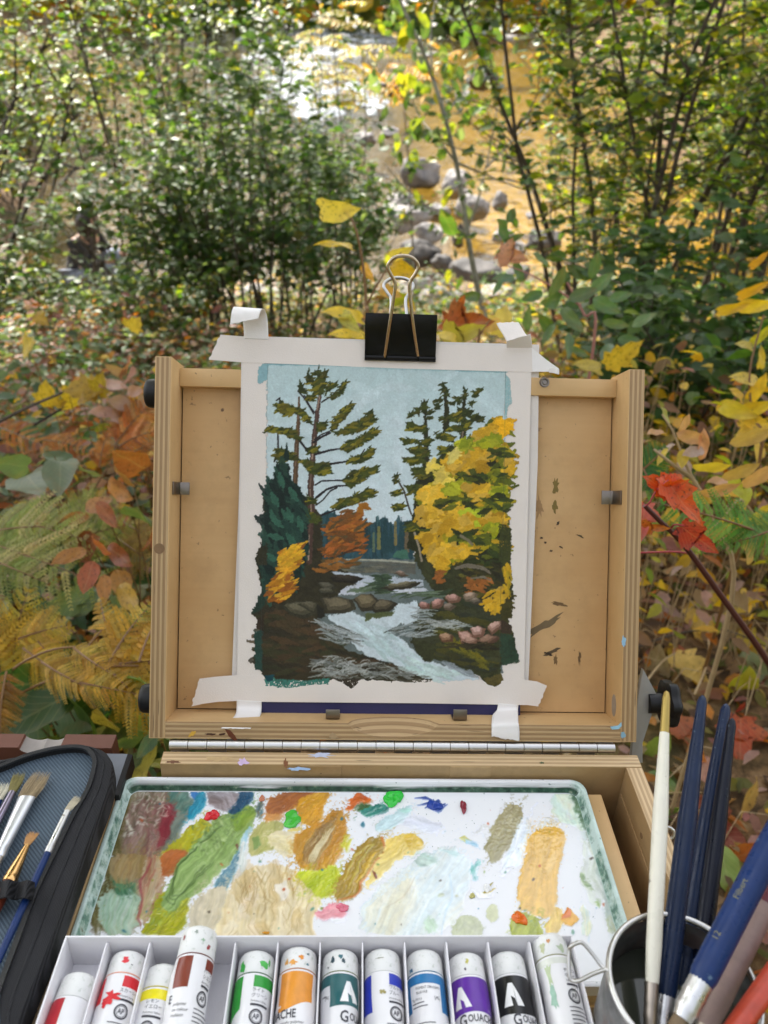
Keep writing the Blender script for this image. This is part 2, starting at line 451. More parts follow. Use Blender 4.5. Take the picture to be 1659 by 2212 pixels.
mb = MB(); mb.box(*q(W_-11.6, W_-10.85, -125, -14, -58, -21), ax={})
mb.build('drawer_runner', [m_dirty_y], base, bevel=.0002)
for yy, zz in ((-52, -14), (-86, -17)):
 disc('screw_hole', ((W_-11.62)*mm if zz < -21 else (W_-10.82)*mm, yy*mm, zz*mm), .0019, 0, -1, m_hole, base)
mb = MB(); mb.box(*q(283.5, 294, -125, -20, -34, -14.5), ax={})
mb.build('tray_rail', [m_face_y], base, bevel=.0008)
mb = MB(); mb.box(*q(294.2, 299.5, -125, -16, -60, -33), ax={2: 1})
mb.build('slide_ledge', [m_face_y, m_ply_lx], base, bevel=.0004)
mb = MB(); mb.box(*q(-3, 10.1, -125, -14, -60, -20), ax={})
mb.build('tray_rail', [m_face_y], base, bevel=.0006)
mb = MB(); mb.box(*q(-3, W_-11, -126, -116, -62, -20), ax={2: 1})
mb.build('front_wall', [m_dirty, m_ply_by], base, bevel=.0005)
# wooden arm on the left, next to the tray
mb = MB(); mb.box(*q(-29, -13.4, -240, -22, -30, -7.0), ax={2: 1})
mb.build('shelf_arm', [m_dirty_y, m_ply_bx], base, bevel=.0006)
c = B(127, 2008, -.004)
mb = MB(); mb.lathe([(.0001, .0022), (.0011, .0019), (.0019, .0011), (.0022, 0), (.0019, -.0011), (.0013, -.0019), (.0012, -.003)], 20, 0, Matrix.Translation((c.x, c.y, -.0048)))
mb.build('ball_catch', [m_chrome], base)
# tensioner arm and star knob on the right
mb = MB()
pts = [(1379, 1441), (1409, 1497), (1405, 1516), (1378, 1600), (1378, 1642), (1352, 1642), (1368, 1500)]
P = [L(u, v, .036) for u, v in pts]
mb.poly([(p.x+.0012, .030, p.z) for p in P], .004, (0, 1, 0))
mb.build('tension_arm', [simple('grey_arm_paint', (.30, .295, .28), .45, .2, .1, 60)], lid, bevel=.0004)
pk = L(1410, 1520, .030)
mb = MB(); mb.tube([(pk.x-.003, .032, pk.z), (pk.x+.0085, .032, pk.z)], .0072, 24)
stem = mb.build('knob_stem', [m_black], lid)
mb = MB(); k = 72; prof = [(.0, .55), (.0008, .8), (.0025, .98), (.006, 1.0), (.0085, .96), (.0098, .84), (.0103, .6)]
vs = []
for x, s in prof:
 for j in range(k):
  t = j*2*math.pi/k; r = .0158*(1+.085*math.cos(6*t)) * s
  vs.append((pk.x+.0068+x, .032+r*math.cos(t), pk.z+r*math.sin(t)))
fs = [(i*k+j, i*k+(j+1) % k, (i+1)*k+(j+1) % k, (i+1)*k+j) for i in range(len(prof)-1) for j in range(k)]+[list(range(k)), [(len(prof)-1)*k+j for j in range(k)]]
mb.add(vs, fs, 0, True); mb.build('star_knob', [m_black], lid)
# tripod under the box, off the bottom of the picture
mb = MB(); mb.tube([(.16, -.13, -.064), (.16, -.13, -.11)], .03, 20)
head = mb.build('tripod_head', [m_black], base)
Mi = M_BASE.inverted()
top = M_BASE @ Vector((.16, -.13, -.10))
for k in range(3):
 t = R_(90+120*k); ft = Vector((top.x+.42*math.cos(t), top.y+.42*math.sin(t)-.05, 0.0))
 mb = MB(); mb.tube([Mi @ top, Mi @ (top*.55+ft*.45), Mi @ (top*.5+ft*.5), Mi @ ft], [.013, .013, .010, .009], 10)
 mb.build('tripod_leg', [m_black], base)
# paint drips on the wood: small dried patches
def blot_pts(cx, cy, rx, ry, seed, k=18, rough=.3, ang=0):
 r = random.Random(seed); o = []
 for j in range(k):
  t = j*2*math.pi/k; s = 1+rough*(r.random()-.5)*2
  x, y = rx*s*math.cos(t), ry*s*math.sin(t)
  o.append((cx+x*math.cos(ang)-y*math.sin(ang), cy+x*math.sin(ang)+y*math.cos(ang)))
 return o
_pm = {}
def paint(col, rough=.45):
 k = (tuple(col), rough)
 if k not in _pm: _pm[k] = simple('paint_%d_%d_%d' % tuple(col), lin(*col), rough, 0, .2, 300)
 return _pm[k]
def stain_lid(pts, y, col, parent=None):
 mb = MB(); mb.poly([L(u, v, y) for u, v in pts], .00012, (0, -1, 0)); mb.build('paint_stain', [paint(col)], parent or lid)
def stain_base(pts, h, col, parent=None):
 mb = MB(); mb.poly([B(u, v, h) for u, v in pts], .00012, (0, 0, 1)); mb.build('paint_stain', [paint(col)], parent or base)
stain_lid([(486, 1575), (497, 1577), (507, 1588), (513, 1599), (505, 1600), (494, 1590)], -.0001, (96, 44, 16))
stain_lid(blot_pts(455, 1586, 11, 2.2, 3), -.0001, (70, 38, 20))
stain_lid(blot_pts(480, 1586, 7, 2.5, 4), -.0001, (70, 38, 20))
stain_lid(blot_pts(415, 1585, 9, 4, 5, ang=-.7), -.0001, (205, 160, 60))
stain_lid(blot_pts(1346, 1588, 5, 7, 6), -.0001, (130, 170, 190))
stain_lid(blot_pts(1347, 1386, 5, 12, 7), -.0001, (150, 190, 215))
stain_lid(blot_pts(720, 1590, 9, 7, 8), -.0001, (165, 140, 105))
p1 = [(1318, 1570), (1335, 1567), (1342, 1560), (1343, 1568), (1336, 1575), (1322, 1576)]
stain_lid(p1, -.0001, (150, 195, 215))
PY = (D_+.55)*mm
for (u, v, rx, ry, a, col, sd) in ((1200, 1050, 6, 17, .1, (120, 100, 40), 1), (1198, 1095, 5, 12, -.1, (120, 100, 40), 2), (1175, 1352, 42, 8, -.55, (112, 94, 66), 3),
  (1192, 1408, 18, 4.5, -.3, (88, 70, 48), 4), (1185, 1412, 8, 3, .3, (50, 38, 28), 5), (1208, 1305, 15, 4, .2, (110, 84, 52), 6), (1160, 928, 9, 6, 0, (170, 135, 90), 7), (1165, 1095, 8, 22, 0, (168, 132, 88), 8),
  (1170, 1162, 4, 2, 0, (60, 46, 30), 9), (1178, 1172, 3, 2, 0, (60, 46, 30), 10), (1190, 1190, 3, 2, 0, (60, 46, 30), 11), (1212, 1182, 4, 2, .5, (70, 52, 34), 12), (1253, 1158, 9, 2, .4, (80, 66, 40), 13), (1200, 1425, 4, 10, 0, (120, 92, 58), 14),
  (1252, 1420, 2.5, 14, 0, (105, 80, 50), 15), (480, 886, 4, 3.5, 0, (110, 80, 50), 16), (1205, 1130, 2.5, 4, .5, (60, 46, 30), 17)):
 stain_lid(blot_pts(u, v, rx, ry, sd, rough=.45, ang=a), PY, col)
for (u, v, rx, ry, col, sd) in ((525, 1645, 13, 7, (205, 180, 215), 21), (694, 1632, 22, 4.5, (190, 195, 215), 22), (640, 1661, 22, 4, (150, 175, 205), 23), (617, 1650, 4, 9, (125, 80, 50), 24), (372, 1646, 14, 2.5, (110, 75, 55), 25), (476, 1640, 28, 5, (188, 160, 118), 26), (1170, 1648, 4, 2, (60, 80, 50), 27)):
 stain_base(blot_pts(u, v, rx, ry, sd, rough=.5), .00005, col)
for (u, v, rx, ry, col, sd) in ((536, 1614, 11, 3.5, (90, 45, 25), 31), (652, 1612, 12, 7, (175, 170, 160), 32)):
 pass
# ================================================================== a small gouache engine: strokes laid on a numpy sheet
class Sheet:
 def __init__(s, w, h, sc, seed=1, bg=(205, 196, 190), cells=(3, 7, 18, 45)):
  s.sc = sc; s.w, s.h = int(w*sc), int(h*sc)
  s.C = np.ones((s.h, s.w, 3))*np.array(bg, float); s.A = np.zeros((s.h, s.w)); s.H = np.zeros((s.h, s.w))
  s.r = np.random.default_rng(seed); s.clip = None; s.only = False
  s.N = [s.vnoise(c) for c in cells]
 def vnoise(s, cell):
  gh, gw = int(s.h/cell)+3, int(s.w/cell)+3
  g = s.r.random((gh, gw))
  y = np.arange(s.h)/cell; x = np.arange(s.w)/cell
  yi = y.astype(int); xi = x.astype(int); fy = (y-yi)[:, None]; fx = (x-xi)[None, :]
  fy = fy*fy*(3-2*fy); fx = fx*fx*(3-2*fx)
  a = g[yi][:, xi]; b = g[yi][:, xi+1]; c = g[yi+1][:, xi]; d = g[yi+1][:, xi+1]
  return (a*(1-fx)+b*fx)*(1-fy)+(c*(1-fx)+d*fx)*fy
 def win(s, x0, y0, x1, y1, pad):
  a = max(0, int(x0*s.sc-pad)); b = max(0, int(y0*s.sc-pad)); c = min(s.w, int(x1*s.sc+pad)+1); d = min(s.h, int(y1*s.sc+pad)+1)
  return a, b, c, d
 def put(s, a, b, c, d, m, col, hgt, var=.0):
  if c <= a or d <= b: return
  if s.clip is not None: m = m*s.clip[b:d, a:c]
  col = np.asarray(col, float)
  if var:
   n = s.N[1][b:d, a:c]+s.N[2][b:d, a:c]-1
   col = np.clip(col[None, None, :]*(1+n[..., None]*var), 0, 255)
  m3 = m[..., None]
  s.C[b:d, a:c] = s.C[b:d, a:c]*(1-m3)+col*m3
  s.A[b:d, a:c] = np.maximum(s.A[b:d, a:c], m)
  s.H[b:d, a:c] = s.H[b:d, a:c]*(1-m*.6)+hgt*m*(.7+.6*s.N[0][b:d, a:c])
 def blob(s, pts, col, edge=4, a=1.0, hgt=.3, var=.10, dry=0.0, ang=0.0):
  P = np.asarray(pts, float)
  ax, ay, cx, cy = s.win(P[:, 0].min(), P[:, 1].min(), P[:, 0].max(), P[:, 1].max(), edge*s.sc*1.5+2)
  if cx <= ax or cy <= ay: return
  yy, xx = np.mgrid[ay:cy, ax:cx].astype(float)
  xx = xx/s.sc; yy = yy/s.sc
  n1 = s.N[1][ay:cy, ax:cx]-.5; n2 = s.N[2][ay:cy, ax:cx]-.5; n0 = s.N[0][ay:cy, ax:cx]-.5
  X = xx+edge*(n1*1.5+n0); Y = yy+edge*(n2*1.5+n0)
  ins = np.zeros(X.shape, bool); k = len(P)
  for i in range(k):
   x0, y0 = P[i]; x1, y1 = P[(i+1) % k]
   if y0 == y1: continue
   cond = ((y0 > Y) != (y1 > Y)) & (X < (x1-x0)*(Y-y0)/(y1-y0)+x0)
   ins ^= cond
  m = ins.astype(float)
  p = np.pad(m, 1, mode='edge')
  m = (p[:-2, 1:-1]+p[2:, 1:-1]+p[1:-1, :-2]+p[1:-1, 2:]+2*m)/6
  if dry: m = m*s.bristle(xx, yy, ang, dry, ay, cy, ax, cx)
  if s.only: s.last = np.zeros((s.h, s.w)); s.last[ay:cy, ax:cx] = m; return
  s.put(ax, ay, cx, cy, m*a, col, hgt, var)
 def bristle(s, xx, yy, ang, dry, ay, cy, ax, cx):
  u = xx*math.sin(ang)-yy*math.cos(ang)
  t = s.r.random(512)
  i = (u*s.sc*.9).astype(int) % 512
  st = t[i]*.75+s.N[0][ay:cy, ax:cx]*.5+s.N[1][ay:cy, ax:cx]*.25
  return np.clip((st-dry)*5, 0, 1)
 def line(s, pts, w, col, a=1.0, hgt=.35, dry=0.0, var=.08, soft=1.0, rag=.15):
  P = np.asarray(pts, float); k = len(P)
  ws = np.asarray(w if hasattr(w, '__len__') else [w]*k, float)
  if len(ws) != k: ws = np.interp(np.linspace(0, 1, k), np.linspace(0, 1, len(ws)), ws)
  mw = ws.max()
  ax, ay, cx, cy = s.win(P[:, 0].min()-mw, P[:, 1].min()-mw, P[:, 0].max()+mw, P[:, 1].max()+mw, 2)
  if cx <= ax or cy <= ay: return
  yy, xx = np.mgrid[ay:cy, ax:cx].astype(float); xx /= s.sc; yy /= s.sc
  best = np.full(xx.shape, -1e9);
  for i in range(k-1):
   d = P[i+1]-P[i]; L2 = (d@d)+1e-9
   t = np.clip(((xx-P[i, 0])*d[0]+(yy-P[i, 1])*d[1])/L2, 0, 1)
   dist = np.hypot(xx-P[i, 0]-t*d[0], yy-P[i, 1]-t*d[1])
   best = np.maximum(best, (ws[i]*(1-t)+ws[i+1]*t)/2-dist)
  n = (s.N[0][ay:cy, ax:cx]+s.N[1][ay:cy, ax:cx]-1)*mw*rag
  m = np.clip((best+n)*s.sc/soft+.5, 0, 1)
  if dry:
   d = P[-1]-P[0]; m = m*s.bristle(xx, yy, math.atan2(d[1], d[0]), dry, ay, cy, ax, cx)
  s.put(ax, ay, cx, cy, m*a, col, hgt, var)
 def dabs(s, poly, n, Ln, w, ang, cols, a=1.0, dry=0.0, spread=.4, hgt=.4, bend=.15):
  P = np.asarray(poly, float); x0, y0 = P.min(0); x1, y1 = P.max(0); r = s.r; done = 0; tries = 0
  while done < n and tries < n*30:
   tries += 1
   x = x0+r.random()*(x1-x0); y = y0+r.random()*(y1-y0); ins = False; k = len(P)
   for i in range(k):
    ax, ay = P[i]; bx, by = P[(i+1) % k]
    if (ay > y) != (by > y) and x < (bx-ax)*(y-ay)/(by-ay)+ax: ins = not ins
   if not ins: continue
   done += 1
   t = ang+(r.random()-.5)*2*spread; l = Ln*(.6+.8*r.random())/2
   dx, dy = math.cos(t)*l, math.sin(t)*l; b = (r.random()-.5)*bend*Ln
   c = np.array(cols[r.integers(len(cols))], float)*(.9+.2*r.random())
   ww = w*(.6+.8*r.random())
   s.line([(x-dx, y-dy), (x-dy*b/Ln, y+dx*b/Ln+b*.3), (x+dx, y+dy)], [ww*.5, ww, ww*.35], c, a, hgt, dry)
# ================================================================== the landscape study, stroke by stroke (own sheet units)
G = Sheet(1659, 2118, .66, 5)
OY = 971
def lo(pts): return [(x, y+OY) for x, y in pts]
SKY1, SKY2 = (178, 200, 203), (203, 216, 222)
# sky wash, cooler below, over the tape at the top
for i, (y0, y1) in enumerate(((150, 330), (300, 520), (480, 700), (660, 860), (820, 1010), (960, 1180))):
 t = i/5.0; c = [SKY1[k]*(1-t)+SKY2[k]*t for k in range(3)]
 G.blob([(158, y0), (1528, y0+30), (1528, y1+30), (156, y1)], c, 14, .97, .12, .03)
G.dabs([(160, 180), (1520, 220), (1520, 1050), (160, 1050)], 170, 190, 60, 1.2, [SKY1, SKY2, (184, 205, 208), (192, 210, 214), (206, 218, 224)], .20, 0, 1.4, .14)
G.blob([(160, 112), (260, 106), (430, 118), (560, 112), (632, 132), (640, 168), (500, 160), (166, 158), (158, 240), (120, 268), (102, 260), (108, 165), (150, 140)], (132, 172, 180), 5, .95, .12, .05)
G.blob([(720, 160), (1190, 158), (1195, 190), (720, 178)], (140, 176, 182), 6, .6, .1, .05)
G.blob([(1240, 180), (1330, 156), (1520, 158), (1532, 200), (1240, 195)], (138, 174, 180), 5, .9, .1, .05)
G.blob([(1526, 200), (1552, 230), (1566, 375), (1545, 392), (1526, 480)], (140, 178, 182), 5, .9, .1, .05, .25, 1.57)
# far forest
G.blob(lo([(450, 60), (500, 20), (560, 45), (610, 60), (700, 80), (770, 90), (820, 60), (845, 70), (880, 105), (920, 85), (1000, 70), (1000, 305), (450, 305)]), (45, 75, 82), 8, 1, .25, .15)
G.dabs(lo([(460, 70), (980, 95), (990, 290), (460, 290)]), 90, 80, 26, 1.57, [(38, 66, 74), (52, 84, 88), (34, 58, 62), (48, 80, 92)], .8, 0, .12)
for (x, y, h, w) in ((505, 60, 70, 40), (545, 40, 80, 34), (835, 70, 170, 60), (800, 110, 110, 34), (930, 80, 150, 46), (745, 120, 100, 40), (870, 110, 130, 40)):
 G.line(lo([(x, y-20), (x, y+h)]), [6, w], (36, 64, 68), 1, .3)
for (x, y, h, w, c) in ((800, 160, 110, 44, (122, 118, 70)), (895, 130, 120, 36, (128, 112, 66)), (960, 190, 90, 56, (112, 92, 66)), (770, 190, 90, 30, (96, 110, 84))):
 G.line(lo([(x, y-40), (x, y+h*.7)]), [w*.4, w, w*.5], c, .9, .35, .2)
G.blob(lo([(880, 290), (900, 255), (960, 240), (975, 300)]), (64, 105, 88), 8, 1)
G.blob(lo([(140, 300), (1520, 300), (1510, 960), (140, 970)]), (96, 106, 104), 8, 1, .15, .1)
# far shore and lake
G.blob(lo([(500, 312), (1010, 318), (1010, 385), (510, 372)]), (92, 92, 84), 6, 1, .2)
G.line(lo([(612, 302), (820, 306), (1005, 322)]), [8, 12, 10], (158, 158, 142), 1, .4)
G.dabs(lo([(540, 330), (990, 335), (990, 378), (540, 370)]), 36, 70, 14, 0, [(104, 102, 86), (78, 84, 80), (112, 112, 100)], .7, 0, .1)
# ground masses in dark greens and umbers
G.blob(lo([(135, -60), (210, -150), (390, -60), (470, 60), (480, 330), (700, 400), (760, 480), (520, 520), (520, 600), (440, 640), (470, 720), (620, 820), (880, 900), (1000, 950), (1100, 985), (880, 1005), (650, 990), (240, 1000), (150, 985), (85, 895), (120, 700), (75, 600), (130, 480), (90, 300), (140, 150)]), (48, 44, 28), 10, 1, .3, .22)
G.blob(lo([(1000, 300), (1060, 60), (1500, -40), (1545, 80), (1560, 400), (1570, 520), (1540, 640), (1570, 720), (1600, 880), (1500, 905), (1500, 1010), (1440, 1030), (1380, 975), (1290, 930), (1190, 880), (1050, 880), (980, 770), (1040, 640), (1030, 560), (1200, 560), (1080, 440)]), (52, 54, 30), 10, 1, .3, .22)
G.dabs(lo([(130, 560), (440, 640), (620, 830), (1000, 960), (150, 980), (110, 800)]), 150, 110, 40, .1, [(58, 48, 30), (44, 40, 28), (66, 54, 34), (40, 42, 26), (52, 52, 30), (72, 54, 34)], .75, .1, .4)
G.dabs(lo([(1040, 560), (1500, 520), (1540, 700), (1500, 960), (1200, 880), (1010, 740)]), 110, 100, 34, .2, [(64, 62, 28), (48, 54, 34), (58, 60, 40), (74, 70, 26), (44, 48, 36)], .75, .1, .3)
G.dabs(lo([(1130, 690), (1420, 860), (1400, 920), (1230, 840)]), 22, 80, 22, .5, [(110, 100, 22), (96, 92, 30)], .8, .2, .3)
# pine crowns: trunks first
def trunk(pts, w, cols):
 G.line(pts, w, cols[0], 1, .4)
 for i in range(len(pts)-1):
  (x0, y0), (x1, y1) = pts[i], pts[i+1]
  G.line([(x0-3, y0+10), (x1-3, y1-6)], np.array(w[:2])*.38, cols[1+i % (len(cols)-1)], .9, .45, .15)
trunk([(468, 300), (448, 420), (432, 560), (420, 700), (408, 860), (415, 1010), (402, OY+150), (398, OY+310)], [14, 24, 30, 32, 34, 36, 38, 40], [(74, 54, 46), (150, 128, 112), (92, 70, 60), (166, 142, 122), (120, 98, 84)])
trunk([(342, 340), (338, 470), (330, 600), (324, 740), (318, 850)], [10, 20, 26, 28, 28], [(84, 64, 46), (128, 104, 84), (112, 84, 58)])
BR_ = (36, 32, 34)
for pts, w in (([(425, 600), (470, 570), (520, 545)], 12), ([(430, 585), (470, 555), (520, 535), (560, 520)], 8), ([(435, 668), (520, 645), (590, 635), (650, 620)], [16, 10, 7]), ([(500, 728), (600, 712), (690, 700)], [14, 10, 6]),
  ([(435, 845), (470, 822), (560, 818), (620, 822)], 9), ([(440, 918), (500, 870), (560, 850), (640, 848)], [14, 12, 8]), ([(440, 960), (480, 930), (520, 880), (560, 860)], 8), ([(465, 1020), (560, 985), (640, 960)], [12, 8, 5]),
  ([(335, 305), (375, 350), (425, 435)], 9), ([(372, 330), (400, 385), (432, 430)], 7), ([(470, 370), (510, 345)], 8), ([(485, 360), (535, 330), (560, 300)], 7), ([(345, 590), (375, 630), (395, 655)], 14), ([(220, 545), (222, 640), (200, 710)], 10), ([(212, 360), (232, 345), (228, 380)], 8),
  ([(700, 670), (718, 640)], 7), ([(745, 590), (765, 560)], 6), ([(420, 500), (380, 470), (350, 440)], 8)):
 G.line(pts, w, BR_, 1, .45)
OL, OD, OY2 = (66, 73, 24), (44, 52, 20), (116, 110, 26)
def clump(pts, light=.5, seed=0):
 G.blob(pts, OD if light < .25 else OL, 9, 1, .5, .2)
 P = np.array(pts, float); n = max(5, int(np.ptp(P[:, 0])*np.ptp(P[:, 1])/1500))
 d = P[-1]-P[0]
 G.dabs(pts, n, 40, 15, -.35, [OL, OD, (70, 68, 26)], .9, 0, .5, .55)
 G.dabs(pts, int(n*light*1.3), 44, 17, -.3, [OY2, (118, 108, 30), (92, 86, 24)], .95, 0, .45, .65)
 e = P.mean(0)
 for p in P:                                   # needle tips poking out of the outline
  o = (p-e); o /= np.linalg.norm(o)+1e-6
  G.line([p-o*8, p+o*7+np.array([2, -4])], [10, 3], OD, 1, .5)
for pts, l in (([(398, 180), (410, 230), (430, 250), (425, 270), (385, 260), (388, 210)], .2), ([(455, 165), (463, 215), (448, 215)], .1), ([(488, 185), (505, 195), (492, 240), (480, 235)], .1), ([(432, 195), (445, 212), (428, 210)], .1),
  ([(345, 245), (368, 268), (378, 320), (350, 315), (333, 280)], .1), ([(415, 275), (455, 215), (490, 225), (495, 290), (480, 325), (420, 330)], .9), ([(385, 325), (430, 335), (425, 362), (392, 358)], .5), ([(495, 290), (520, 258), (560, 252), (555, 280), (520, 300), (490, 335)], .3),
  ([(520, 330), (570, 300), (590, 262), (612, 245), (605, 290), (590, 325), (530, 355)], .35), ([(205, 385), (235, 362), (300, 390), (340, 400), (370, 415), (405, 460), (420, 500), (390, 480), (330, 440), (250, 440), (215, 420)], .8), ([(440, 490), (500, 478), (505, 505), (470, 540), (440, 530)], .25),
  ([(515, 520), (540, 470), (580, 420), (610, 395), (640, 370), (652, 400), (625, 430), (600, 470), (560, 510), (530, 535)], .55), ([(545, 545), (620, 500), (680, 475), (720, 450), (760, 415), (775, 450), (792, 470), (740, 510), (650, 555), (560, 555)], .45),
  ([(590, 640), (605, 600), (680, 570), (720, 545), (760, 520), (795, 515), (790, 560), (740, 590), (680, 630), (620, 660)], .5), ([(615, 705), (640, 680), (700, 670), (750, 625), (780, 640), (760, 690), (690, 715), (630, 720)], .4),
  ([(610, 800), (640, 765), (720, 745), (805, 735), (800, 770), (740, 800), (690, 830), (640, 865), (610, 850)], .6), ([(530, 985), (560, 930), (640, 915), (660, 890), (710, 885), (735, 862), (780, 880), (780, 910), (700, 940), (600, 970)], .5),
  ([(135, 545), (170, 508), (240, 518), (300, 515), (320, 550), (365, 575), (345, 590), (290, 580), (240, 548)], .55), ([(205, 640), (240, 630), (300, 660), (345, 700), (290, 700), (240, 720), (205, 700)], .5), ([(340, 700), (390, 695), (430, 720), (510, 715), (535, 780), (470, 790), (400, 780), (370, 740)], .55),
  ([(388, 635), (430, 620), (460, 630), (455, 655), (400, 665)], .4), ([(360, 1000), (400, 990), (470, 1040), (440, 1075), (380, 1050)], .3), ([(385, 900), (440, 925), (440, 950), (395, 950)], .3)):
 clump(pts, l)
# dark spruce at the left edge
sp = [(148, 870), (160, 832), (195, 800), (205, 745), (240, 715), (285, 725), (300, 820), (350, 860), (370, 960), (392, 1060), (395, 1180), (370, 1350), (330, 1430), (130, 1500), (118, 1300), (140, 1100)]
G.blob(sp, (22, 40, 34), 10, 1, .4, .2)
for x, y in ((165, 840), (215, 735), (270, 630)):
 G.line([(x, y-30), (x, y+60)], [3, 34], (22, 40, 32), 1, .4)
G.dabs(sp, 120, 95, 36, 1.15, [(28, 54, 46), (34, 62, 52), (18, 34, 30), (40, 70, 58)], .85, 0, .45, .5)
for x, y, t in ((205, 930, 1.1), (240, 820, 1.3), (310, 900, 1.0), (290, 1020, 1.2), (220, 1060, .7), (350, 1070, 1.3), (210, OY+170, .25), (270, OY+50, .9), (300, OY+190, .9), (190, OY+290, .5), (195, OY+60, 1.2)):
 G.line([(x-40*math.cos(t), y-40*math.sin(t)), (x, y+3), (x+40*math.cos(t), y+40*math.sin(t))], [20, 40, 14], (52, 94, 76), .9, .5, .12)
# orange maple beside the trunk
om = lo([(500, 100), (560, 60), (620, 20), (680, 30), (720, 40), (690, 90), (770, 90), (740, 110), (700, 150), (720, 185), (700, 220), (730, 265), (690, 255), (600, 250), (540, 290), (470, 260), (490, 220), (540, 180), (500, 150)])
G.blob(om, (134, 78, 26), 10, 1, .5, .2)
G.blob([(670, 1000), (690, 950), (720, 940), (760, 985), (715, 985), (700, 1020)], (150, 96, 28), 8, 1, .5)
G.dabs(om, 110, 60, 22, -.35, [(138, 82, 30), (156, 96, 34), (108, 68, 30), (160, 88, 36), (92, 60, 32), (80, 66, 40)], .9, .05, .5, .6)
G.line(lo([(560, 290), (620, 255), (680, 235)]), 9, (70, 44, 26), .8)
G.dabs(lo([(470, 300), (680, 290), (680, 330), (450, 380)]), 30, 60, 20, -.1, [(122, 78, 34), (140, 90, 36), (84, 66, 34)], .9, 0, .4)
# yellow-orange bush lower left
G.dabs(lo([(240, 240), (370, 215), (340, 330), (290, 370), (320, 470), (250, 540), (220, 560), (150, 480), (210, 400), (240, 330)]), 130, 62, 24, -.5, [(178, 118, 24), (204, 146, 34), (150, 88, 26), (134, 78, 28), (214, 160, 44)], .95, 0, .5, .6)
G.dabs(lo([(240, 240), (370, 215), (345, 300), (260, 340)]), 22, 66, 24, -.4, [(214, 164, 36), (206, 150, 34)], .95, 0, .4, .7)
# right-hand spruces
for pts in ([(1062, 360), (1070, 560), (1072, 760), (1050, 1000), (1020, OY+60)], [(1170, 270), (1190, 400), (1186, 520)], [(1290, 290), (1288, 440), (1282, 600), (1270, 720)]):
 G.line(pts, [14, 26, 40, 60, 60][:len(pts)], (44, 44, 24), 1, .4)
G.blob([(1010, 820), (1200, 620), (1420, 540), (1500, 700), (1530, 1000), (1520, 1300), (1100, 1300), (960, 1200), (1000, 980)], (40, 42, 20), 12, 1, .4, .2)
for pts, l in (([(1045, 370), (1080, 362), (1075, 430), (1045, 425)], .05), ([(975, 430), (995, 420), (998, 450), (972, 455)], .05), ([(1005, 408), (1035, 400), (1030, 450)], .05), ([(1090, 420), (1110, 425), (1095, 440)], 0), ([(1082, 455), (1100, 455), (1090, 470)], 0),
  ([(955, 490), (990, 478), (1050, 505), (1080, 520), (1070, 550), (1000, 540), (960, 520)], .5), ([(918, 580), (960, 575), (1040, 590), (1090, 570), (1115, 590), (1090, 620), (1010, 610), (940, 615)], .4), ([(960, 640), (1030, 618), (1090, 650), (1100, 680), (1030, 690), (985, 660)], .55),
  ([(935, 690), (1010, 680), (1060, 690), (1080, 720), (1000, 735), (940, 715)], .5), ([(985, 750), (1060, 740), (1110, 790), (1050, 810), (990, 785)], .55), ([(945, 850), (1010, 835), (1060, 860), (1040, 900), (970, 890)], .4), ([(870, 890), (920, 875), (945, 890), (890, 905)], .4), ([(875, 960), (940, 948), (965, 965), (930, 990), (880, 980)], .5), ([(890, 790), (905, 780), (908, 830), (885, 840)], .2),
  ([(1120, 545), (1170, 535), (1240, 570), (1230, 600), (1160, 590), (1128, 575)], .75), ([(1145, 630), (1200, 620), (1215, 650), (1180, 675), (1148, 660)], .7), ([(1110, 700), (1170, 680), (1210, 690), (1160, 730), (1115, 740)], .3),
  ([(1165, 260), (1200, 300), (1205, 340), (1180, 330), (1160, 300)], .1), ([(1120, 360), (1150, 345), (1160, 365), (1130, 370)], 0), ([(1115, 385), (1140, 380), (1150, 410), (1125, 405)], 0), ([(1205, 375), (1240, 365), (1230, 390)], 0), ([(1195, 440), (1270, 430), (1300, 470), (1250, 490), (1200, 470)], .7), ([(1190, 510), (1260, 500), (1330, 520), (1280, 545), (1200, 535)], .6),
  ([(1285, 285), (1305, 300), (1300, 350), (1282, 345)], .1), ([(1340, 305), (1395, 290), (1370, 330), (1345, 340)], .3), ([(1235, 340), (1268, 345), (1262, 385)], .1), ([(1320, 370), (1340, 365), (1335, 400)], 0), ([(1250, 400), (1340, 420), (1320, 460), (1250, 450)], .2), ([(1320, 450), (1370, 440), (1405, 455), (1400, 485), (1330, 480)], .15), ([(1275, 480), (1330, 470), (1320, 520), (1280, 510)], .5), ([(1145, 460), (1185, 455), (1180, 485)], .05),
  (lo([(950, 90), (1010, 75), (1040, 100), (1020, 140), (960, 140)]), .6)):
 clump(pts, l)
G.line([(915, 830), (945, 880), (965, 950), (985, 1010)], 10, (60, 52, 44), 1, .4)
G.line(lo([(1005, 150), (1030, 230), (1045, 310)]), 12, (140, 128, 108), 1, .4)
G.line([(1282, 540), (1275, 600)], 11, (128, 112, 98), .9)
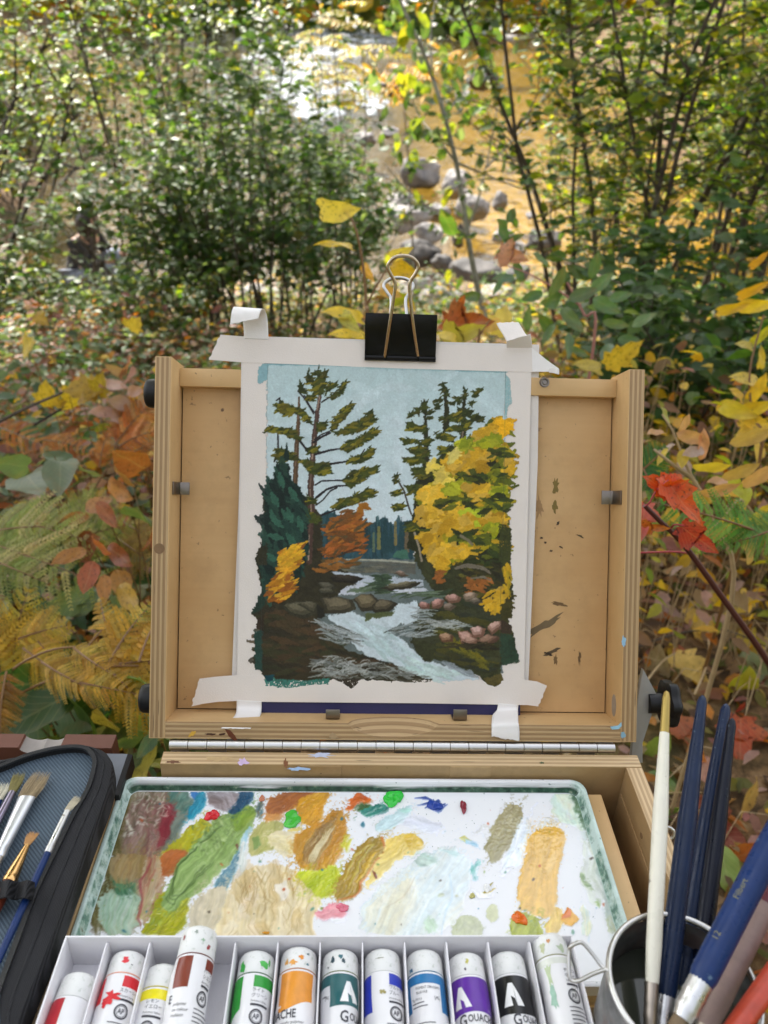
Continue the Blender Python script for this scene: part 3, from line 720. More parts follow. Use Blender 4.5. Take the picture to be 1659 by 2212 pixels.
# the golden maple
gm = [(1480, 478), (1550, 480), (1555, 545), (1520, 600), (1558, 640), (1560, 760), (1530, 830), (1560, 900), (1520, 985), (1500, 1060), (1530, 1200), (1400, 1240), (1340, 1230), (1240, 1280), (1190, 1330), (1130, 1310), (1040, 1160), (1070, 1100), (1010, 1000), (1040, 900), (1110, 760), (1210, 640), (1270, 600), (1360, 570), (1400, 500)]
G.dabs(gm, 210, 95, 40, -.2, [(134, 132, 22), (112, 116, 24), (80, 88, 24), (164, 146, 24), (178, 140, 28)], .95, 0, 1.1, .5)
YL = [(196, 152, 34), (210, 166, 44), (182, 138, 26), (200, 160, 60)]
YG = [(158, 158, 24), (132, 142, 26), (172, 172, 40)]
for poly, n, cols, w in (([(1475, 480), (1555, 478), (1552, 540), (1480, 545)], 9, [(226, 168, 24)], 46), ([(1360, 560), (1470, 500), (1480, 580), (1380, 610)], 22, YL, 44), ([(1330, 640), (1470, 590), (1460, 680), (1340, 700)], 18, YL, 46),
  ([(1160, 720), (1340, 650), (1430, 720), (1400, 780), (1230, 790)], 34, YL, 48), ([(1095, 730), (1150, 740), (1220, 840), (1160, 850)], 14, [(222, 196, 90), (216, 190, 76)], 44), ([(1210, 650), (1260, 640), (1255, 690), (1215, 695)], 6, [(218, 200, 106)], 34),
  ([(1030, 890), (1120, 850), (1200, 880), (1140, 940), (1060, 950)], 22, [(222, 180, 60), (214, 168, 44)], 48), ([(1180, 870), (1270, 820), (1290, 860), (1230, 900)], 12, YG, 44), ([(1260, 600), (1340, 590), (1320, 640), (1270, 640)], 8, YG, 40), ([(1350, 620), (1450, 560), (1520, 600), (1440, 640)], 10, YG, 44),
  ([(1290, 850), (1400, 830), (1460, 860), (1380, 920)], 20, YL, 44), ([(1020, 990), (1180, 960), (1290, 990), (1260, 1060), (1060, 1060)], 44, YL, 50), ([(1270, 1000), (1370, 990), (1350, 1080), (1280, 1070)], 18, [(150, 164, 24), (168, 178, 40)], 46), ([(1390, 1040), (1530, 1010), (1520, 1080), (1420, 1090)], 20, YL, 42),
  ([(1520, 700), (1556, 700), (1558, 770), (1525, 775)], 6, YL, 36), ([(1470, 860), (1530, 860), (1520, 930), (1480, 930)], 10, YG, 42),
  (lo([(1040, 160), (1110, 155), (1190, 220), (1330, 240), (1400, 220), (1340, 290), (1200, 280), (1180, 350), (1130, 340), (1100, 260)]), 60, YL, 44), (lo([(1100, 80), (1330, 60), (1340, 130), (1130, 130)]), 44, YL, 46), (lo([(1430, 110), (1500, 100), (1470, 160)]), 12, YG, 36)):
 G.dabs(poly, int(n*1.25), 62, w, -.35, cols, .97, .04, 1.0, .75)
for poly, n in (([(1420, 650), (1540, 620), (1550, 690), (1440, 700)], 16), ([(1220, 770), (1400, 770), (1440, 820), (1300, 830)], 22), ([(1110, 930), (1320, 900), (1340, 970), (1150, 975)], 24), ([(1390, 930), (1530, 900), (1540, 1000), (1400, 1000)], 20), (lo([(1220, 130), (1420, 140), (1400, 210), (1260, 210)]), 24), ([(1450, 790), (1545, 780), (1550, 850), (1470, 850)], 14), (lo([(1330, 260), (1510, 200), (1520, 330), (1320, 330)]), 36)):
 G.dabs(poly, int(n*.55), 60, 30, .1, [(50, 62, 26), (66, 76, 26), (84, 90, 24), (42, 48, 22)], .9, .05, .5, .6)
G.line(lo([(1270, 165), (1310, 190), (1335, 215)]), 16, (118, 108, 88), .9)
# shrubs and rocks in the middle distance
G.dabs(lo([(1240, 330), (1500, 330), (1560, 480), (1540, 600), (1300, 500)]), 80, 60, 24, .2, [(50, 48, 26), (66, 58, 26), (42, 40, 24), (90, 84, 30)], .9, 0, .6)
G.dabs(lo([(1425, 500), (1500, 450), (1520, 590), (1440, 600), (1400, 560)]), 30, 62, 28, -.8, YL, .95, 0, .6, .7)
G.dabs(lo([(1520, 340), (1565, 340), (1560, 470), (1530, 500)]), 14, 60, 22, 1.3, [(190, 150, 30), (160, 136, 30)], .9, .15, .3)
G.dabs(lo([(1120, 370), (1180, 370), (1180, 430), (1130, 430)]), 10, 44, 20, -.4, [(150, 90, 40)], .9)
G.dabs(lo([(1300, 420), (1440, 420), (1390, 500), (1310, 490)]), 20, 50, 22, .5, [(160, 96, 44), (140, 84, 36)], .9)
G.line(lo([(1240, 352), (1310, 335), (1400, 352), (1440, 380)]), [14, 26, 22, 8], (112, 104, 88), 1, .5, .1)
G.line(lo([(1330, 410), (1400, 402), (1440, 420)]), [8, 14, 6], (112, 104, 88), 1, .5, .1)
# water: pale channel
WA = (196, 208, 214)
G.blob(lo([(520, 372), (640, 380), (780, 400), (860, 400), (1050, 420), (1060, 450), (860, 470), (820, 440), (700, 460), (580, 400)]), (176, 184, 194), 9, 1, .3, .08)
G.blob(lo([(590, 470), (690, 440), (720, 430), (700, 500), (560, 512)]), (188, 192, 202), 9, 1, .3, .08, .15, -.1)
G.blob(lo([(830, 490), (900, 475), (1060, 462), (1080, 480), (960, 500)]), (192, 196, 206), 8, 1, .3, .08, .1, -.1)
G.blob(lo([(500, 620), (620, 598), (720, 640), (860, 620), (910, 560), (1010, 540), (1030, 580), (1010, 660), (900, 680), (870, 720), (960, 780), (1010, 830), (1060, 880), (1150, 900), (1290, 945), (1380, 990), (1100, 1000), (1000, 950), (840, 880), (720, 850), (640, 780), (600, 700), (520, 650)]), WA, 12, 1, .35, .06)
G.dabs(lo([(620, 640), (900, 690), (940, 780), (1100, 970), (850, 870), (690, 780)]), 60, 110, 26, .7, [(194, 208, 214), (176, 194, 200), (186, 204, 206), (168, 190, 190)], .55, .1, .3)
G.dabs(lo([(1000, 880), (1150, 920), (1300, 960), (1100, 995), (950, 930)]), 26, 100, 26, .35, [(190, 208, 206), (176, 200, 196)], .8, .1, .2)
G.dabs(lo([(640, 480), (800, 420), (900, 520), (1150, 520), (1200, 480), (900, 500)]), 50, 80, 14, -.1, [(58, 74, 52), (82, 98, 72), (48, 58, 40), (108, 122, 104)], .85, .15, .3)
G.dabs(lo([(770, 390), (850, 395), (860, 470), (760, 470)]), 30, 50, 18, .1, [(50, 66, 48), (66, 84, 60)], .9, 0, .4)
# rocks
def rock(pts, top, side, mid=None):
 P = np.array(pts, float); c = P.mean(0)
 G.blob(pts, side, 5, 1, .5, .15)
 t = c+(P-c)*.78+np.array([-8, -9]); G.blob(t, mid or [(a+b)/2 for a, b in zip(top, side)], 5, 1, .55, .12)
 t = c+(P-c)*np.array([.6, .48])+np.array([-10, -16]); G.blob(t, top, 5, .95, .6, .12)
for pts, top, side in ((lo([(240, 570), (330, 545), (440, 555), (440, 620), (370, 640), (290, 620)]), (98, 92, 72), (52, 50, 36)), (lo([(330, 560), (420, 545), (460, 570), (440, 620)]), (92, 86, 68), (50, 48, 34)), (lo([(460, 525), (560, 515), (650, 530), (670, 590), (600, 610), (500, 610)]), (112, 102, 80), (56, 52, 38)),
  (lo([(650, 530), (700, 505), (760, 500), (810, 545), (780, 590), (700, 600)]), (118, 106, 80), (54, 48, 34)), (lo([(760, 590), (800, 530), (870, 535), (912, 560), (860, 600), (780, 610)]), (104, 94, 74), (46, 42, 30)), (lo([(440, 440), (520, 435), (560, 470), (500, 490)]), (96, 92, 76), (48, 46, 34)), (lo([(450, 480), (540, 470), (560, 500), (470, 505)]), (92, 88, 72), (46, 44, 32)),
  (lo([(520, 400), (640, 395), (720, 410), (660, 440), (540, 430)]), (58, 50, 40), (34, 30, 24)), (lo([(800, 465), (900, 450), (1010, 430), (1050, 430), (980, 470), (860, 480)]), (120, 112, 88), (48, 44, 32)), (lo([(885, 382), (920, 374), (975, 395), (940, 402)]), (150, 126, 110), (78, 66, 52)),
  (lo([(1030, 565), (1060, 548), (1095, 560), (1090, 585), (1040, 585)]), (190, 142, 132), (104, 72, 60)), (lo([(1100, 560), (1150, 530), (1180, 535), (1160, 575), (1110, 588)]), (194, 146, 136), (104, 74, 60)), (lo([(1180, 520), (1240, 500), (1272, 520), (1260, 550), (1200, 550)]), (196, 152, 140), (110, 80, 64)),
  (lo([(1170, 565), (1220, 552), (1245, 570), (1210, 598), (1175, 590)]), (146, 128, 112), (84, 70, 56)), (lo([(1280, 520), (1330, 495), (1370, 500), (1360, 535), (1300, 545)]), (170, 146, 128), (92, 80, 62)), (lo([(1320, 545), (1370, 530), (1400, 545), (1350, 560)]), (140, 126, 110), (70, 64, 52)),
  (lo([(1140, 745), (1190, 725), (1230, 740), (1225, 775), (1165, 780)]), (176, 140, 112), (92, 64, 44)), (lo([(1250, 720), (1310, 708), (1350, 740), (1350, 790), (1280, 792)]), (196, 156, 142), (112, 76, 58)), (lo([(1325, 700), (1380, 682), (1415, 700), (1400, 745), (1345, 750)]), (204, 168, 158), (118, 84, 68)), (lo([(1420, 700), (1470, 662), (1510, 655), (1515, 690), (1450, 735)]), (198, 160, 146), (108, 78, 62)), (lo([(1370, 760), (1440, 730), (1500, 750), (1430, 800), (1380, 800)]), (150, 118, 98), (84, 60, 46)), (lo([(1290, 760), (1350, 745), (1380, 770), (1350, 795), (1300, 795)]), (178, 142, 124), (104, 76, 60))):
 rock(pts, top, side)
G.blob(lo([(440, 560), (480, 580), (490, 630), (450, 640)]), (36, 34, 26), 5, 1, .4)
G.blob(lo([(720, 610), (890, 600), (880, 625), (760, 640), (720, 660)]), (76, 84, 46), 8, .9, .4)
G.dabs(lo([(1150, 780), (1480, 790), (1500, 820), (1180, 800)]), 18, 80, 16, .1, [(40, 36, 24), (54, 48, 28)], .9)
# ripples: light dry-brush over dark
for poly, n, ang in ((lo([(440, 650), (600, 690), (700, 740), (640, 800), (470, 740)]), 70, .22), (lo([(860, 700), (1000, 660), (1100, 700), (1090, 750), (920, 740)]), 50, -.15), (lo([(1000, 640), (1300, 660), (1320, 690), (1050, 680)]), 34, .03), (lo([(1010, 590), (1100, 590), (1080, 640), (1010, 640)]), 20, .1)):
 G.dabs(poly, n, 90, 11, ang, [(150, 158, 158), (170, 176, 178), (128, 136, 134), (60, 62, 50)], .75, .3, .25, .6, .3)
G.dabs(lo([(430, 890), (560, 860), (760, 900), (1050, 960), (1090, 985), (800, 980), (560, 985), (440, 960)]), 120, 100, 12, .1, [(138, 142, 138), (156, 160, 156), (110, 114, 110), (92, 94, 86)], .75, .28, .45, .6, .5)
for i in range(26):
 x = 440+G.r.random()*330; y = OY+880+G.r.random()*80; r = 22+G.r.random()*34; t0 = 2.6+G.r.random()*1.2
 G.line([(x+r*math.cos(t0+k*.5), y+r*.6*math.sin(t0+k*.5)) for k in range(5)], [3, 8, 8, 4], (160, 162, 158), .75, .6, .25)
G.blob(lo([(1160, 885), (1230, 895), (1290, 945), (1320, 930), (1350, 960), (1380, 985), (1290, 965), (1200, 925)]), (138, 146, 152), 8, .9, .4, .1, .25, .5)
for i in range(9):
 y = OY+650+i*5; G.line([(1060+i*8, y), (1180, y+6), (1310-i*6, y+22)], [3, 5, 2], (168, 170, 164), .7, .5, .25)
# rough edges over the tape
for poly, c, d, ang in ((lo([(120, 240), (160, 200), (160, 340), (105, 335), (85, 300)]), (46, 44, 28), .2, 1.2), (lo([(70, 610), (130, 480), (150, 560), (110, 600)]), (30, 52, 42), .3, 1.1), (lo([(100, 640), (140, 620), (140, 720), (100, 700)]), (48, 38, 26), .25, 1.4), (lo([(85, 720), (130, 700), (130, 940), (90, 930)]), (34, 62, 54), .2, 1.5),
  (lo([(140, 985), (250, 985), (330, 1000), (520, 980), (510, 1025), (430, 1015), (300, 1045), (150, 1030)]), (58, 118, 106), .3, 1.4), (lo([(520, 985), (700, 985), (660, 1030), (640, 1045), (590, 1010)]), (56, 48, 36), .25, 1.2), (lo([(880, 990), (1110, 985), (1100, 1008), (960, 1012)]), (70, 66, 52), .25, 0),
  (lo([(1400, 985), (1500, 960), (1520, 1000), (1470, 1035), (1430, 1020)]), (88, 78, 38), .3, 1.2), (lo([(1500, 560), (1570, 540), (1560, 640), (1500, 640)]), (64, 60, 26), .2, .4), (lo([(1500, 640), (1565, 680), (1560, 730), (1500, 720)]), (60, 48, 36), .2, .8), (lo([(1500, 720), (1570, 740), (1610, 880), (1600, 900), (1500, 910)]), (42, 62, 46), .3, 1.35), (lo([(1490, 90), (1560, 120), (1560, 300), (1520, 340), (1490, 300)]), (58, 62, 28), .25, 1.4)):
 G.blob(poly, c, 8, 1, .3, .15, d, ang)
G.blob(lo([(140, 965), (200, 965), (190, 998), (160, 1002)]), (18, 62, 70), 4, 1, .6)
# masking seam: a thin pressed line where the tape edge lies under the paint
for pts in ([(60, 146), (700, 165), (1560, 198)], [(163, 130), (150, 700), (128, OY+500), (122, OY+1000)], [(1527, 190), (1518, 800), (1500, OY+500), (1490, OY+985)]):
 G.line(pts, 3.2, (62, 70, 66), .38, .0, 0, 0)
def sheet_film(sh, name, M, to_uv, x0, x1, y0, y1, step, plane, base_off, hscale, mat, kcol, amin, parent):
 """drape the painted sheet over a plane of frame M as a thin film with relief; bare cells are left out"""
 nx, ny = int((x1-x0)/step)+1, int((y1-y0)/step)+1
 xs = np.linspace(x0, x1, nx); ys = np.linspace(y0, y1, ny)
 X, Y = np.meshgrid(xs, ys)
 Z = np.zeros_like(X)
 P = np.stack([X, np.full_like(X, plane), Y], -1) if to_uv[0] == 'lid' else np.stack([X, Y, np.full_like(X, plane)], -1)
 Mi = np.array(M)
 Wp = P @ Mi[:3, :3].T + Mi[:3, 3]
 rel = Wp-np.array(CAM)
 dz = rel @ np.array(CF); u = 829.5+FPX*(rel @ np.array(CR))/dz; v = 1106-FPX*(rel @ np.array(CU))/dz
 su, sv = to_uv[1](u, v)
 px = np.clip(su*sh.sc, 0, sh.w-1.001); py = np.clip(sv*sh.sc, 0, sh.h-1.001)
 inside = (su > 1) & (sv > 1) & (su*sh.sc < sh.w-2) & (sv*sh.sc < sh.h-2)
 xi = px.astype(int); yi = py.astype(int); fx = (px-xi)[..., None]; fy = (py-yi)[..., None]
 def samp(A):
  A = A if A.ndim == 3 else A[..., None]
  return (A[yi, xi]*(1-fx)+A[yi, xi+1]*fx)*(1-fy)+(A[yi+1, xi]*(1-fx)+A[yi+1, xi+1]*fx)*fy
 C = samp(sh.C); A = samp(sh.A)[..., 0]*inside; Hh = samp(sh.H)[..., 0]
 colr = s2l(np.clip(C, 0, 255))*kcol
 off = base_off+hscale*Hh
 if to_uv[0] == 'lid': P[..., 1] -= off
 else: P[..., 2] += off
 idx = np.arange(nx*ny).reshape(ny, nx)
 Q = np.stack([idx[:-1, :-1], idx[:-1, 1:], idx[1:, 1:], idx[1:, :-1]], -1).reshape(-1, 4)
 keep = A.ravel()[Q].mean(1) > amin
 Q = Q[keep]
 used = np.unique(Q); remap = np.full(nx*ny, -1); remap[used] = np.arange(len(used))
 me = np_mesh(name, P.reshape(-1, 3)[used], remap[Q], mat, colr.reshape(-1, 3)[used], True)
 return place(name, me, parent)
# ================================================================== the painting, its board, tape and clip
PD = 23.5*mm                                         # depth of the painting's face behind the lid rim
def empty_at(M, p): return M @ Matrix.Translation(p)
org = L(830, 1530, PD)
Mp = empty_at(M_LID, (org.x, PD, .0112))
def rel(M_from, M_to): return M_to.inverted() @ M_from
pad = thing('drawing_block', 'white paper block on a navy board standing behind the taped painting', 'paper pad', Mp)
RL = rel(M_LID, Mp)
def lid_poly(name, px, y, t, mats, parent, M=RL):
 mb = MB(); mb.poly([L(u, v, y) for u, v in px], t, (0, -1, 0)); return mb.build(name, mats, parent, M, bevel=0)
lid_poly('paper_block', [(527, 727), (1163, 746), (1160, 1000), (1138, 1516), (500, 1512), (516, 1100)], PD+.0042, .0022, [m_paper], pad)
lid_poly('navy_board', [(545, 1200), (1118, 1200), (1123, 1545), (556, 1541)], PD+.0019, .0012, [m_navy], pad)
ptg = thing('landscape_painting', 'gouache painting of pines and a golden maple over a rocky creek, taped to the block', 'painting', Mp)
lid_poly('paper_sheet', [(522, 731), (1149, 748), (1131, 1519), (511, 1513)], PD+.0004, .0003, [m_paper], ptg)
def sheet_uv(u, v): return ((u-517.6)/.376, (v-730.0)/.376)
a, b = L(520, 1512, PD), L(1150, 760, PD)
m_gouache = vcol_mat('gouache', .6, .3, .7, 560, 0, False, .10)
film = sheet_film(G, 'paint_layer', M_LID, ('lid', sheet_uv), a.x-.002, b.x, a.z, b.z, .00047, PD, .00025, .00035, m_gouache, 1.10, .42, ptg)
film.matrix_local = RL
# tape: four strips with torn ends
def torn(p0, p1, n, amp, seed):
 r = random.Random(seed); o = []
 dx, dy = p1[0]-p0[0], p1[1]-p0[1]; l = math.hypot(dx, dy)
 for i in range(n+1):
  t = i/n; k = (r.random()-.5)*2*amp if 0 < i < n else 0
  o.append((p0[0]+dx*t-dy/l*k, p0[1]+dy*t+dx/l*k))
 return o
lid_poly('masking_tape', [(526, 735), (580, 733), (578, 850), (572, 1200), (565, 1520), (511, 1516), (516, 1300), (521, 1000)], PD, .00012, [m_tape], ptg)
lid_poly('masking_tape', [(1092, 745), (1149, 747), (1140, 1100), (1131, 1521), (1077, 1523), (1086, 1200)], PD, .00012, [m_tape], ptg)
lid_poly('masking_tape', torn((451, 777), (476, 723), 12, 1.6, 1)+[(529, 727), (860, 741), (1150, 750), (1151, 804), (860, 796), (640, 787), (527, 783)], PD-.0002, .00012, [m_tape], ptg)
lid_poly('masking_tape', torn((413, 1526), (431, 1466), 14, 1.8, 2)+[(462, 1462), (511, 1458), (568, 1459), (700, 1461), (900, 1466), (1078, 1469), (1131, 1468), (1160, 1472), (1181, 1481)]+torn((1181, 1481), (1163, 1526), 12, 1.5, 3)[1:]+[(1140, 1523), (900, 1519), (565, 1516), (511, 1514), (470, 1516), (440, 1520)], PD-.0002, .00012, [m_tape], ptg)
def ribbon(name, rows, mats, parent, sub=6, ends=True):
 """rows: ((u,v,y) left, (u,v,y) right) across the strip, from its root to its torn end"""
 Lp = [L(*r[0]) for r in rows]; Rp = [L(*r[1]) for r in rows]
 def cat(P, t):
  n = len(P)-1; i = min(int(t), n-1); f = t-i
  p0, p1, p2, p3 = P[max(i-1, 0)], P[i], P[i+1], P[min(i+2, n)]
  return .5*((2*p1)+(p2-p0)*f+(2*p0-5*p1+4*p2-p3)*f*f+(3*p1-p0-3*p2+p3)*f**3)
 K = (len(rows)-1)*sub; C_ = 12; V = []; r = random.Random(len(rows)*7)
 for i in range(K+1):
  t = i/sub; a, b = cat(Lp, t), cat(Rp, t)
  d = (cat(Lp, min(t+.05, K/sub))-cat(Lp, max(t-.05, 0))).normalized()
  for j in range(C_+1):
   p = a.lerp(b, j/C_)
   if i == K: p = p+d*(r.random()-.5)*.0011
   V.append(p)
 F = [(i*(C_+1)+j, i*(C_+1)+j+1, (i+1)*(C_+1)+j+1, (i+1)*(C_+1)+j) for i in range(K) for j in range(C_)]
 mb = MB(); mb.add(V, F, 0, True); o = mb.build(name, mats, parent, RL)
 sd = o.modifiers.new('thick', 'SOLIDIFY'); sd.thickness = .00013; sd.offset = 0
 return o
y0 = PD-.0003
ribbon('tape_tail', [((527, 732, y0), (580, 734, y0)), ((526, 706, y0), (579, 706, y0)), ((521, 683, y0-.0006), (577, 684, y0-.0005)), ((513, 667, y0-.004), (573, 672, y0-.003)), ((505, 663, y0-.009), (568, 667, y0-.008)), ((500, 676, y0-.0135), (563, 672, y0-.0125)), ((497, 702, y0-.0145), (558, 688, y0-.0145))], [m_tape2], ptg)
ribbon('tape_tail', [((511, 1512, y0), (565, 1515, y0)), ((511, 1528, y0-.0002), (565, 1530, y0-.0002)), ((509, 1542, y0-.006), (563, 1544, y0-.006)), ((497, 1557, y0-.017), (553, 1559, y0-.017)), ((477, 1573, -.0008), (541, 1574, -.0008))], [m_tape2], ptg)
ribbon('tape_tail', [((1076, 1519, y0), (1120, 1523, y0)), ((1073, 1534, y0-.0006), (1119, 1532, y0-.0006)), ((1064, 1545, y0-.008), (1119, 1541, y0-.008)), ((1062, 1562, y0-.022), (1120, 1560, y0-.022)), ((1062, 1578, -.0009), (1122, 1578, -.0009)), ((1062, 1591, -.0011), (1122, 1602, -.0012))], [m_tape2], ptg)
ribbon('tape_tail', [((1096, 742, y0+.001), (1148, 730, y0+.002)), ((1089, 727, y0+.003), (1136, 722, y0+.004)), ((1077, 708, y0+.006), (1126, 706, y0+.007)), ((1072, 697, y0+.008), (1119, 695, y0+.009))], [m_tape], ptg)
ribbon('tape_tail', [((1094, 751, y0-.0004), (1149, 751, y0-.0004)), ((1094, 744, y0-.003), (1149, 740, y0-.004)), ((1094, 737, y0-.0065), (1146, 721, y0-.0085))], [m_tape2], ptg)
mb = MB()
fl = [L(1149, 751, y0), L(1180, 777, y0-.002), L(1207, 796, y0-.004), L(1208, 808, y0-.006), L(1184, 803, y0-.003), L(1150, 803, y0)]
mb.poly(fl, .00013, (0, -1, 0)); mb.build('tape_tail', [m_tape2], ptg, RL)
ribbon('tape_curl', [((1186, 797, y0-.003), (1186, 805, y0-.003)), ((1196, 794, y0-.008), (1196, 806, y0-.008)), ((1206, 797, y0-.0095), (1206, 809, y0-.0095)), ((1208, 800, y0-.004), (1208, 808, y0-.004))], [m_tape2], ptg, 5)
# binder clip
cc = L(866, 730, PD)
Mc = empty_at(M_LID, (cc.x, PD, L(866, 780, PD).z))
RC = rel(M_LID, Mc)
clip = thing('binder_clip', 'black binder clip with nickel wire handles gripping the top of the painting', 'binder clip', Mc)
yj = PD-.0008
zt, zb = L(866, 679, .017).z, L(866, 780, yj).z
xl, xr = L(788.5, 730, .02).x, L(942.5, 730, .02).x
th = .0007
def prism(prof, x0, x1):
 mb = MB(); n = len(prof)
 vs = [(x0, y, z) for y, z in prof]+[(x1, y, z) for y, z in prof]
 mb.add(vs, [list(range(n)), [n+i for i in range(n)][::-1]]+[(i, (i+1) % n, n+(i+1) % n, n+i) for i in range(n)]); return mb
yf, yb = yj-.0075, yj+.0165
prof = [(yj, zb), (yf, zt), (yb, zt), (yj+.0075, zb), (yj+.0068, zb), (yb-th, zt-th), (yf+th, zt-th), (yj+th, zb)]
prism(prof, xl, xr).build('clip_body', [m_blackpaint], clip, RC, bevel=.00025)
ua, ub = L(831, 771, yj).x, L(902.5, 769, yj).x
for x0, x1 in ((xl, ua-.0006), (ua+.0016, ub-.0012), (ub+.0006, xr)):          # rolled lips the wire sits in
 mb = MB(); mb.tube([(x0, yj-.0006, zb+.0017), (x1, yj-.0006, zb+.0017)], .0019, 14); mb.build('rolled_lip', [m_blackpaint], clip, RC)
def smooth_path(P, k=6):
 P = [Vector(p) for p in P]; o = []
 for i in range(len(P)-1):
  p0, p1, p2, p3 = P[max(i-1, 0)], P[i], P[i+1], P[min(i+2, len(P)-1)]
  for j in range(k):
   f = j/k; o.append(.5*((2*p1)+(p2-p0)*f+(2*p0-5*p1+4*p2-p3)*f*f+(3*p1-p0-3*p2+p3)*f**3))
 return o+[P[-1]]
h1 = [(831, 771, yj-.001), (842, 697, yf-.004), (853, 624, yf-.011), (852.5, 608, yf-.0125), (845, 594, yf-.014), (838, 578, yf-.0155), (841, 567, yf-.0165), (853, 556, yf-.0175), (870.5, 552.5, yf-.018), (888, 556, yf-.0175), (900, 566, yf-.0165), (903.5, 577, yf-.0155), (896, 593, yf-.014), (887.5, 606, yf-.0125), (885, 624, yf-.011), (892, 697, yf-.004), (902.5, 769, yj-.001)]
mb = MB(); mb.tube(smooth_path([L(*p) for p in h1]), .00122, 10); mb.build('wire_handle', [m_brass], clip, RC)
yb2 = yb+.003
h2 = [(842, 700, yb2), (845, 650, yb2+.004), (837, 633, yb2+.005), (829, 620, yb2+.006), (832, 610, yb2+.0065), (845, 602, yb2+.007), (861, 600, yb2+.007), (878, 603, yb2+.007), (890, 612, yb2+.0065), (892, 621, yb2+.006), (884, 634, yb2+.005), (876, 650, yb2+.004), (881, 700, yb2)]
mb = MB(); mb.tube(smooth_path([L(*p) for p in h2]), .00122, 10); mb.build('wire_handle', [m_steel], clip, RC)
mb = MB(); mb.poly([L(u, v, .0) for u, v in ()], 0, (0, 1, 0)) if False else None
# ================================================================== enamel palette tray and the paint on it
TX0, TX1, TS0, TS1 = -13.0, 283.2, 12.6, 146.0
TR_, TF = -9.0, -16.5
def rrect(x0, x1, y0, y1, r, k=7):
 o = []
 for cx, cy, a0 in ((x1-r, y1-r, 0), (x0+r, y1-r, 90), (x0+r, y0+r, 180), (x1-r, y0+r, 270)):
  for i in range(k):
   a = R_(a0+90*i/(k-1)); o.append((cx+r*math.cos(a), cy+r*math.sin(a)))
 return o
Mt = empty_at(M_BASE, Vector((.136, -.08, TF*mm)))
RB = rel(M_BASE, Mt)
tray = thing('palette_tray', 'white enamel palette tray smeared with wet gouache in front of the easel lid', 'paint palette', Mt)
loops = []
for off, r, h in ((1.2, 8, -19), (.4, 9, -10.4), (.2, 9, -9.3), (.9, 8.6, TR_), (2.2, 7.8, TR_), (3.0, 7.2, -9.6), (4.4, 6.5, -15.2), (5.6, 6, TF), (9, 5, TF-.05)):
 loops.append([(x*mm, y*mm, h*mm) for x, y in rrect(TX0+off, TX1-off, -TS1+off, -TS0-off, r)])
n = len(loops[0]); mb = MB()
mb.add([p for l in loops for p in l], [(i*n+j, i*n+(j+1) % n, (i+1)*n+(j+1) % n, (i+1)*n+j) for i in range(len(loops)-1) for j in range(n)], 0, True)
mb.f.append([(len(loops)-1)*n+j for j in range(n)]); mb.m.append(0); mb.sm.append(False)
# worn, paint-stained enamel: the stains are the tray's own
tm = NT('stained_enamel'); v = tm.obj(); sx = tm.n('ShaderNodeSeparateXYZ'); tm.l(v, sx.inputs[0])
nz = tm.noise(v, 60, 5, .65); nz2 = tm.noise(v, 190, 4, .6)
ax_ = tm.math('DIVIDE', tm.math('ABSOLUTE', tm.math('SUBTRACT', sx.outputs[0], .135)), .148)
up_ = tm.math('DIVIDE', tm.math('ADD', sx.outputs[2], .0165), .0075)
wall = tm.ramp(up_, [(.02, 0), (.10, 1), (.86, 1), (.97, .25)])
side = tm.ramp(ax_, [(.93, 0), (.965, 1)])
green = tm.ramp(nz2, [(.3, (.02, .07, .05)), (.5, (.10, .22, .16)), (.62, (.35, .46, .38)), (.75, (.12, .10, .05))])
c = tm.mix((.80, .81, .83), (.46, .62, .56), tm.math('MULTIPLY', side, .8))
c = tm.mix(c, green, tm.math('MULTIPLY', tm.math('MULTIPLY', wall, side), tm.ramp(nz, [(.42, 0), (.54, .9)])))
drag = tm.ramp(tm.noise(tm.obj((11, 40, 150)), 1, 4, .6), [(.36, 0), (.48, 1)])
low = tm.ramp(up_, [(.02, 0), (.08, 1), (.45, 1), (.75, .25), (.95, .1)])
bk = tm.math('MULTIPLY', tm.math('GREATER_THAN', sx.outputs[1], -.0205), tm.math('MULTIPLY', low, drag))
c = tm.mix(c, tm.ramp(nz2, [(.35, (.015, .045, .03)), (.6, (.05, .12, .08)), (.72, (.20, .26, .18))]), bk)
spk = tm.ramp(tm.noise(v, 420, 2), [(.70, 0), (.73, 1)])
c = tm.mix(c, (.05, .12, .10), tm.math('MULTIPLY', spk, .6))
tm.pbsdf(c, .2, 0, .5, normal=tm.bump(nz2, .08, .0004))
mb.build('tray_pan', [tm.m], tray, RB)
K = Sheet(3152, 1244, .5, 9, bg=(238, 239, 248), cells=(3, 9, 24, 60))
def chaikin(P, k=1):
 for _ in range(k): P = [q_ for a, b in zip(P, P[1:]+P[:1]) for q_ in ((a[0]*.75+b[0]*.25, a[1]*.75+b[1]*.25), (a[0]*.25+b[0]*.75, a[1]*.25+b[1]*.75))]
 return P
def r4(pts): return [(x+1493, y) for x, y in pts]
